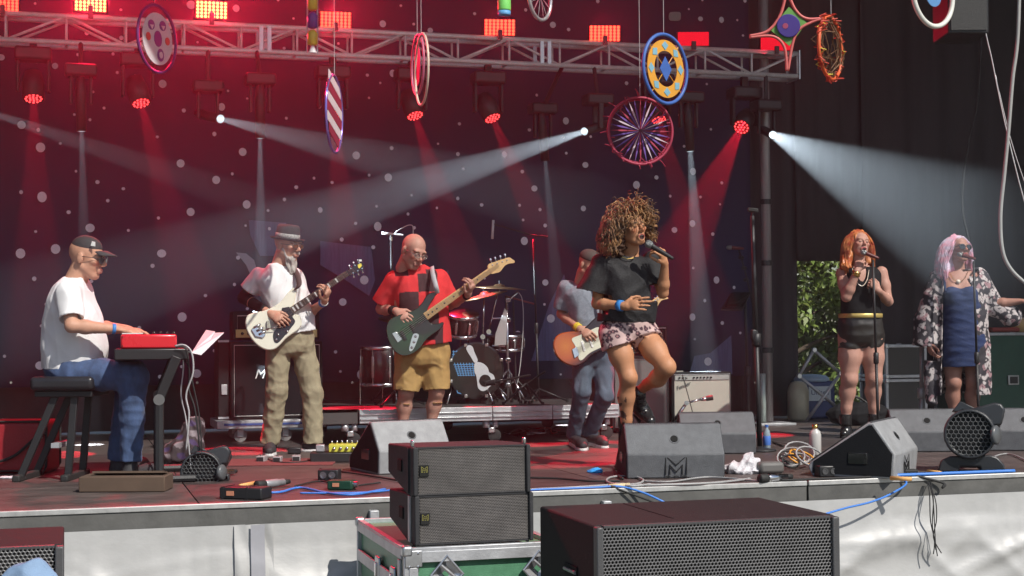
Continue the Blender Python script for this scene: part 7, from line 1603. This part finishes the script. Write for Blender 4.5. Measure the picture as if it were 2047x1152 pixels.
# ================================================================== hanging decorations
def strings(t, pts, r=.0022):
    for p in pts: part("hanging_line", MB().tube([p, Vector((p.x, p.y, 7.55))], r, 4), M("pale_line", (.5, .5, .5), .5), t)
def plane_at(px, py, d, w, h, slant=0, tilt=0):
    """frame for a disc seen w by h pixels: turned about the vertical so that it looks narrow"""
    c = od(px, py, d); s = d / FPX; R = h / 2 * s; a = math.acos(min(1, w / h)) * (1 if slant >= 0 else -1)
    view = (c - CAMP).normalized(); rt = view.cross(UP).normalized(); x = rt * math.cos(a) + (UP.cross(rt)) * math.sin(a); z = UP * math.cos(tilt) + x * math.sin(tilt); x = x * math.cos(tilt) - UP * math.sin(tilt); return c, x, z, R
def ring(c, x, z, R, r, n=48): return MB().tube([c + (x * math.cos(i * 2 * math.pi / n) + z * math.sin(i * 2 * math.pi / n)) * R for i in range(n)], r, 7, closed=True)
def flat(c, x, z, pts, o, th=.003):
    n = x.cross(z).normalized(); n = n if n.dot(CAMP - c) > 0 else -n; return MB().prism([c + x * a + z * b + n * o for a, b in pts], n * th)
def oval(a, b, cx=0, cy=0, n=24): return [(cx + a * math.cos(i * 2 * math.pi / n), cy + b * math.sin(i * 2 * math.pi / n)) for i in range(n)]
purp = M("purple_paint", (.13, .05, .24), .5); hoopp = M("purple_hoop", (.1, .03, .16), .4); whi = M("white_paint", (.62, .6, .62), .6); redq = M("red_orange_paint", (.6, .1, .07), .5)
c, x, z, R = plane_at(314, 78, 10.8, 74, 134, 1, -.12)
t = thing("hoop_face", "white face disc with purple nose and open mouth inside a hanging hoop", "hanging hoop", c - z * R)
part("hoop", ring(c, x, z, R, .012), hoopp, t, smooth=True); d_ = part("face_disc", flat(c, x, z, oval(R * .78, R * .78, n=40), 0, .006), whi, t)
part("nose", flat(c, x, z, oval(R * .2, R * .24, .0, -.0), .0065), purp, d_); part("mouth", flat(c, x, z, oval(R * .17, R * .19, .02, -R * .48), .0065), purp, d_); part("mouth_inside", flat(c, x, z, oval(R * .09, R * .1, .02, -R * .48), .0105), whi, d_)
for s in (-1, 1):
    part("cheek", flat(c, x, z, oval(R * .12, R * .12, s * R * .5, -R * .05 * s), .0065), redq, d_); part("eye", flat(c, x, z, oval(R * .17, R * .15, s * R * .3, R * .4), .0065), purp, d_); part("eye_white", flat(c, x, z, [(s * R * .3 - R * .1, R * .4), (s * R * .3 + R * .1, R * .4), (s * R * .3, R * .27)], .0105), whi, d_)
strings(t, [c + z * R])
t = thing("bottle_string", "hanging string of yellow and purple bottles left of the fourth red lamp", "hanging bottles", od(625, 105, 11)); yl = M("yellow_plastic", (.65, .52, .06), .4); pv = M("violet_plastic", (.1, .06, .3), .4)
for i, (y0, y1, m) in enumerate(((-60, -20, pv), (-18, 22, yl), (24, 58, pv), (60, 92, yl))):
    A_, B_ = od(625, y0, 11), od(625, y1, 11); part("bottle", MB().lathe(B_, UP, [(.012, 0), (.038, .012), (.04, (A_ - B_).length - .03), (.025, (A_ - B_).length - .008), (.014, (A_ - B_).length)], 18), m, t, smooth=True)
for o in (-.035, .035): part("ribbon", MB().tube([od(625, -60, 11) + RT * o, od(624, 106, 11) + RT * o * 1.1], .006, 5), alu, t)
part("tassel", MB().cone(od(625, 92, 11), od(625, 106, 11), .014, .03, 10), whi, t); strings(t, [od(625, -60, 11)])
c, x, z, R = plane_at(668, 228, 10.6, 32, 154, 1, .05)
t = thing("striped_hoop", "narrow hanging hoop with red and white stripes between a violet rim", "hanging hoop", c - z * R); part("hoop", ring(c, x, z, R, .01), M("violet_hoop", (.25, .2, .6), .2, .6), t, smooth=True)
for i in range(6):
    zz_ = -R * .75 + i * R * .27; w1 = math.sqrt(max(.01, R * R - zz_ * zz_)) * .93; part("stripe", flat(c, x, z, [(-w1, zz_ + .05), (w1, zz_ - .02), (w1, zz_ - .02 + R * .24), (-w1, zz_ + .05 + R * .24)], 0, .004), [redq, whi, M("deep_purple", (.07, .02, .1), .6)][(i + 1) % 3 if i % 3 != 1 else 1] if False else (whi if i % 2 else M("dark_red_cloth", (.25, .02, .05), .7)), t)
strings(t, [c + z * R])
for (px, py, w, h, m, lb) in ((843, 139, 26, 142, M("cream_hoop", (.62, .52, .42), .4), "thin cream hoop hanging beside a pink one above the bald bassist"), (835, 130, 24, 120, M("pink_hoop", (.45, .12, .2), .4), "thin pink hoop hanging just behind the cream one")):
    c, x, z, R = plane_at(px, py, 10.6 if w == 26 else 10.9, w, h, -1, -.06); t = thing("thin_hoop", lb, "hanging hoop", c - z * R); part("hoop", ring(c, x, z, R, .009), m, t, smooth=True); strings(t, [c + z * R])
    if w == 24: part("inner_web", flat(c, x, z, oval(R * .5, R * .7), 0, .004), M("dark_pink", (.25, .04, .1), .6), t)
t = thing("hanging_cylinder", "bright green paper cylinder with a blue base hanging at the top centre", "hanging decoration", od(1008, 32, 10.6))
part("upper_tube", MB().lathe(od(1008, 22, 10.6), UP, [(.045, 0), (.047, .01), (.047, .16), (.04, .165)], 24), M("lime_green", (.2, .7, .15), .5), t, smooth=True); part("lower_tube", MB().lathe(od(1008, 31, 10.6), UP, [(.044, 0), (.046, .004), (.046, .03)], 24), M("cyan_blue", (.1, .35, .65), .5), t, smooth=True); strings(t, [od(1008, 0, 10.6)])
def wheel(label, px, py, d, w, h, mats, n, hub, ragged=False, slant=1, rr_=.01, hm=None):
    c, x, z, R = plane_at(px, py, d, w, h, slant); t = thing("spoked_hoop", label, "hanging hoop", c - z * R); part("hoop", ring(c, x, z, R, rr_), hm or mats[0], t, smooth=True); nn = x.cross(z)
    for i in range(n):
        a = i * 2 * math.pi / n; da = .045; rr2 = R * .97; m = mats[i % len(mats)]
        part("spoke", flat(c, x, z, [(math.cos(a) * hub, math.sin(a) * hub), (math.cos(a - da) * rr2 * .6, math.sin(a - da) * rr2 * .6), (math.cos(a) * rr2, math.sin(a) * rr2), (math.cos(a + da) * rr2 * .6, math.sin(a + da) * rr2 * .6)], (i % 3) * .004, .003), m, t)
    if ragged:
        rs = np.random.RandomState(2); mb = MB()
        for i in range(46):
            a = rs.uniform(0, 6.28); p = c + (x * math.cos(a) + z * math.sin(a)) * R; q = p + (x * rs.uniform(-1, 1) + z * rs.uniform(-1, 1) + nn * rs.uniform(-.6, .6)) * .055; mb.tube([p, p.lerp(q, .5) + nn * .01, q], .004, 4)
        part("ribbon_knots", mb, mats[0], t, kind="stuff")
        part("second_rim", ring(c - nn * .02, x, z, R * .94, .006), mats[0], t)
    strings(t, [c + z * R]); return t
wheel("silver wheel with pink spokes cut by the top of the picture", 1079, -8, 10.6, 44, 96, [M("silver_foil", (.6, .58, .6), .3, .6), M("pink_foil", (.5, .2, .25), .4)], 14, .01, hm=MATS["silver_foil"], rr_=.014)
wheel("red rimmed hoop with purple and white spokes and ragged knots", 1280, 262, 10.3, 128, 134, [M("crimson_ribbon", (.35, .03, .07), .6), M("violet_ribbon", (.12, .06, .3), .6), M("lilac_white_ribbon", (.55, .45, .52), .6), MATS["violet_ribbon"]], 32, .01, True)
c, x, z, R = plane_at(1330, 138, 10.1, 86, 138, 1, -.06)
t = thing("mandala_hoop", "blue hoop around a gold ring painted with blue petals and a centre diamond", "hanging hoop", c - z * R); blp = M("painted_blue", (.05, .13, .42), .5); gd = M("painted_gold", (.68, .32, .04), .5); lbl = M("painted_light_blue", (.2, .4, .5), .5)
part("hoop", ring(c, x, z, R, .013), blp, t, smooth=True); mb = MB(); n_ = x.cross(z).normalized(); n_ = n_ if n_.dot(CAMP - c) > 0 else -n_; N = 48
vs = [c + (x * math.cos(i * 2 * math.pi / N) + z * math.sin(i * 2 * math.pi / N)) * rr2 + n_ * o for rr2, o in ((R * .84, 0), (R * .84, .005), (R * .52, .005), (R * .52, 0)) for i in range(N)]
rg = part("gold_ring", MB().add(vs, [(j * N + i, j * N + (i + 1) % N, ((j + 1) % 4) * N + (i + 1) % N, ((j + 1) % 4) * N + i) for j in range(4) for i in range(N)]), gd, t)
for i in range(8):
    a = i * math.pi / 4; ca, sa = math.cos(a), math.sin(a); f_ = lambda r, s: (ca * r - sa * s, sa * r + ca * s); part("petal", flat(c, x, z, [f_(R * .54, 0), f_(R * .68, R * .15), f_(R * .8, 0), f_(R * .68, -R * .15)], .0055), lbl, rg)
part("diamond", flat(c, x, z, [(0, -R * .36), (R * .27, 0), (0, R * .36), (-R * .27, 0)], .0, .005), blp, t)
for i in range(4): a = i * math.pi / 2 + .8; part("wire", MB().tube([c + (x * math.cos(a) + z * math.sin(a)) * R * .2, c + (x * math.cos(a) + z * math.sin(a)) * R * .98], .003, 5), gd, t)
strings(t, [c + z * R])
D8 = 9.6; P8 = lambda x, y, o=0: od(x, y, D8 + o)
t = thing("star_kite", "pink tube star around a green diamond with a purple disc, near the top right", "hanging decoration", P8(1575, 143)); pk = M("coral_tube", (.6, .14, .13), .5)
for a in (((1499, 72), (1535, 62), (1560, 30), (1573, -20)), ((1573, -20), (1590, 20), (1615, 38), (1662, 34)), ((1662, 34), (1622, 45), (1590, 70), (1575, 142)), ((1499, 75), (1545, 73), (1568, 95), (1573, 142))): part("tube", MB().tube(cat([P8(*q) for q in a], 8), .0095, 7), pk, t, smooth=True)
part("diamond", MB().prism([P8(*q) for q in ((1577, 14), (1613, 46), (1578, 92), (1540, 60))], -BK * .006), M("kite_green", (.12, .3, .06), .5), t)
cc = P8(1576, 52, -.012); part("record", MB().lathe(cc, BK, [(.001, 0), (.07, 0), (.075, .003), (.07, .006), (.001, .006)], 36, u=UP), M("record_purple", (.06, .03, .2), .25), t); part("record_label", MB().cone(P8(1570, 52, -.02), P8(1570, 52, -.024), .018, .018, 18), M("record_pink", (.5, .1, .2), .5), t)
strings(t, [P8(1573, -20)])
t = thing("ribbon_hoop", "tangled hoop wrapped in orange and red ribbons right of the pink star", "hanging hoop", P8(1660, 160)); c, x, z, R = plane_at(1660, 96, 9.6, 44, 124, 1, .1); rs = np.random.RandomState(9)
part("hoop", ring(c, x, z, R, .012), M("orange_ribbon", (.7, .12, .04), .5), t, smooth=True); nn = x.cross(z)
for nm, n, m, r_ in (("brown_twine", 60, M("brown_twine", (.16, .08, .04), .8), .003), ("red_ribbons", 70, M("red_ribbon", (.5, .05, .03), .6), .004), ("yellow_ribbons", 10, M("yellow_ribbon", (.7, .6, .1), .6), .004)):
    mb = MB()
    for i in range(n):
        a = rs.uniform(0, 6.28); b = a + rs.uniform(.3, 2.6) if nm == "brown_twine" else a + rs.uniform(.05, .4); f1, f2 = (1, 1) if nm != "red_ribbons" else (rs.uniform(.95, 1.12), rs.uniform(.9, 1.15))
        p = c + (x * math.cos(a) + z * math.sin(a)) * R * f1; q = c + (x * math.cos(b) + z * math.sin(b)) * R * f2; mb.tube([p, p.lerp(q, .5) + nn * rs.uniform(-.05, .05) + x * rs.uniform(-.03, .03), q], r_, 4)
    part(nm, mb, m, t, kind="stuff")
strings(t, [c + z * R])
c, x, z, R = plane_at(1865, -12, 10.2, 76, 130, 1, .0); t = thing("white_hoop", "thick white hoop with a blue inner disc at the top right", "hanging hoop", c - z * R); part("hoop", ring(c, x, z, R, .018), M("white_hoop_paint", (.72, .72, .66), .4), t, smooth=True); part("blue_disc", flat(c, x, z, oval(R * .4, R * .4), 0, .006), M("disc_blue", (.1, .25, .5), .5), t); strings(t, [c + z * R])
# black box hung at the top right, swags of cable
q0, q1 = od(1878, -90, 11.2), od(1960, 78, 11.2)
t = thing("hanging_speaker", "black loudspeaker box hanging at the top right corner", "speaker", q1); mid = (q0 + q1) / 2
part("cabinet", MB().box(mid, ((q1 - q0).dot(RT), .4, q0.z - q1.z), (RT, BK, UP)), black, t, bevel=.012); part("front_grille", MB().box(mid + BK * .204, ((q1 - q0).dot(RT) - .04, .012, q0.z - q1.z - .05), (RT, BK, UP)), MATS["perforated_grille"], t); part("hanging_strap", MB().tube([mid + UP * .3, Vector((mid.x, mid.y, 7.55))], .012, 6), rubber, t)
def swag(label, pts, d, r, mat, name="hanging_cable"): 
    q = cat([od(x, y, d + (o[0] if o else 0)) for x, y, *o in pts], 8); return single(name, MB().tube(q, r, 8), mat, label, "cable", "cables hanging at the right side", smooth=True)
P0 = lambda x: (x, -260)
swag("thick pale grey cable swinging down the right edge of the picture", [(2040, -300), (2036, 40), (2024, 160), (2016, 260), (2008, 345), (2000, 430), (2004, 500), (2022, 540), (2060, 575)], 11, .014, M("pale_hose", (.36, .36, .35), .45))
swag("thin wire slanting down to the right edge of the picture", [(1950, -300), (1962, 0), (1985, 130), (2012, 260), (2047, 400), (2075, 480)], 11, .004, M("pale_cable", (.6, .6, .6), .5))
swag("second thin wire just right of the slanting one", [(1990, 150), (2018, 270), (2050, 370), (2080, 450)], 11.1, .003, MATS["pale_cable"])
swag("long black cable hanging against the dark curtain left of the pale one", [(1972, -300), (1962, 60), (1955, 200), (1940, 270), (1926, 350), (1924, 420), (1934, 470), (1944, 520)], 13.2, .011, rubber)
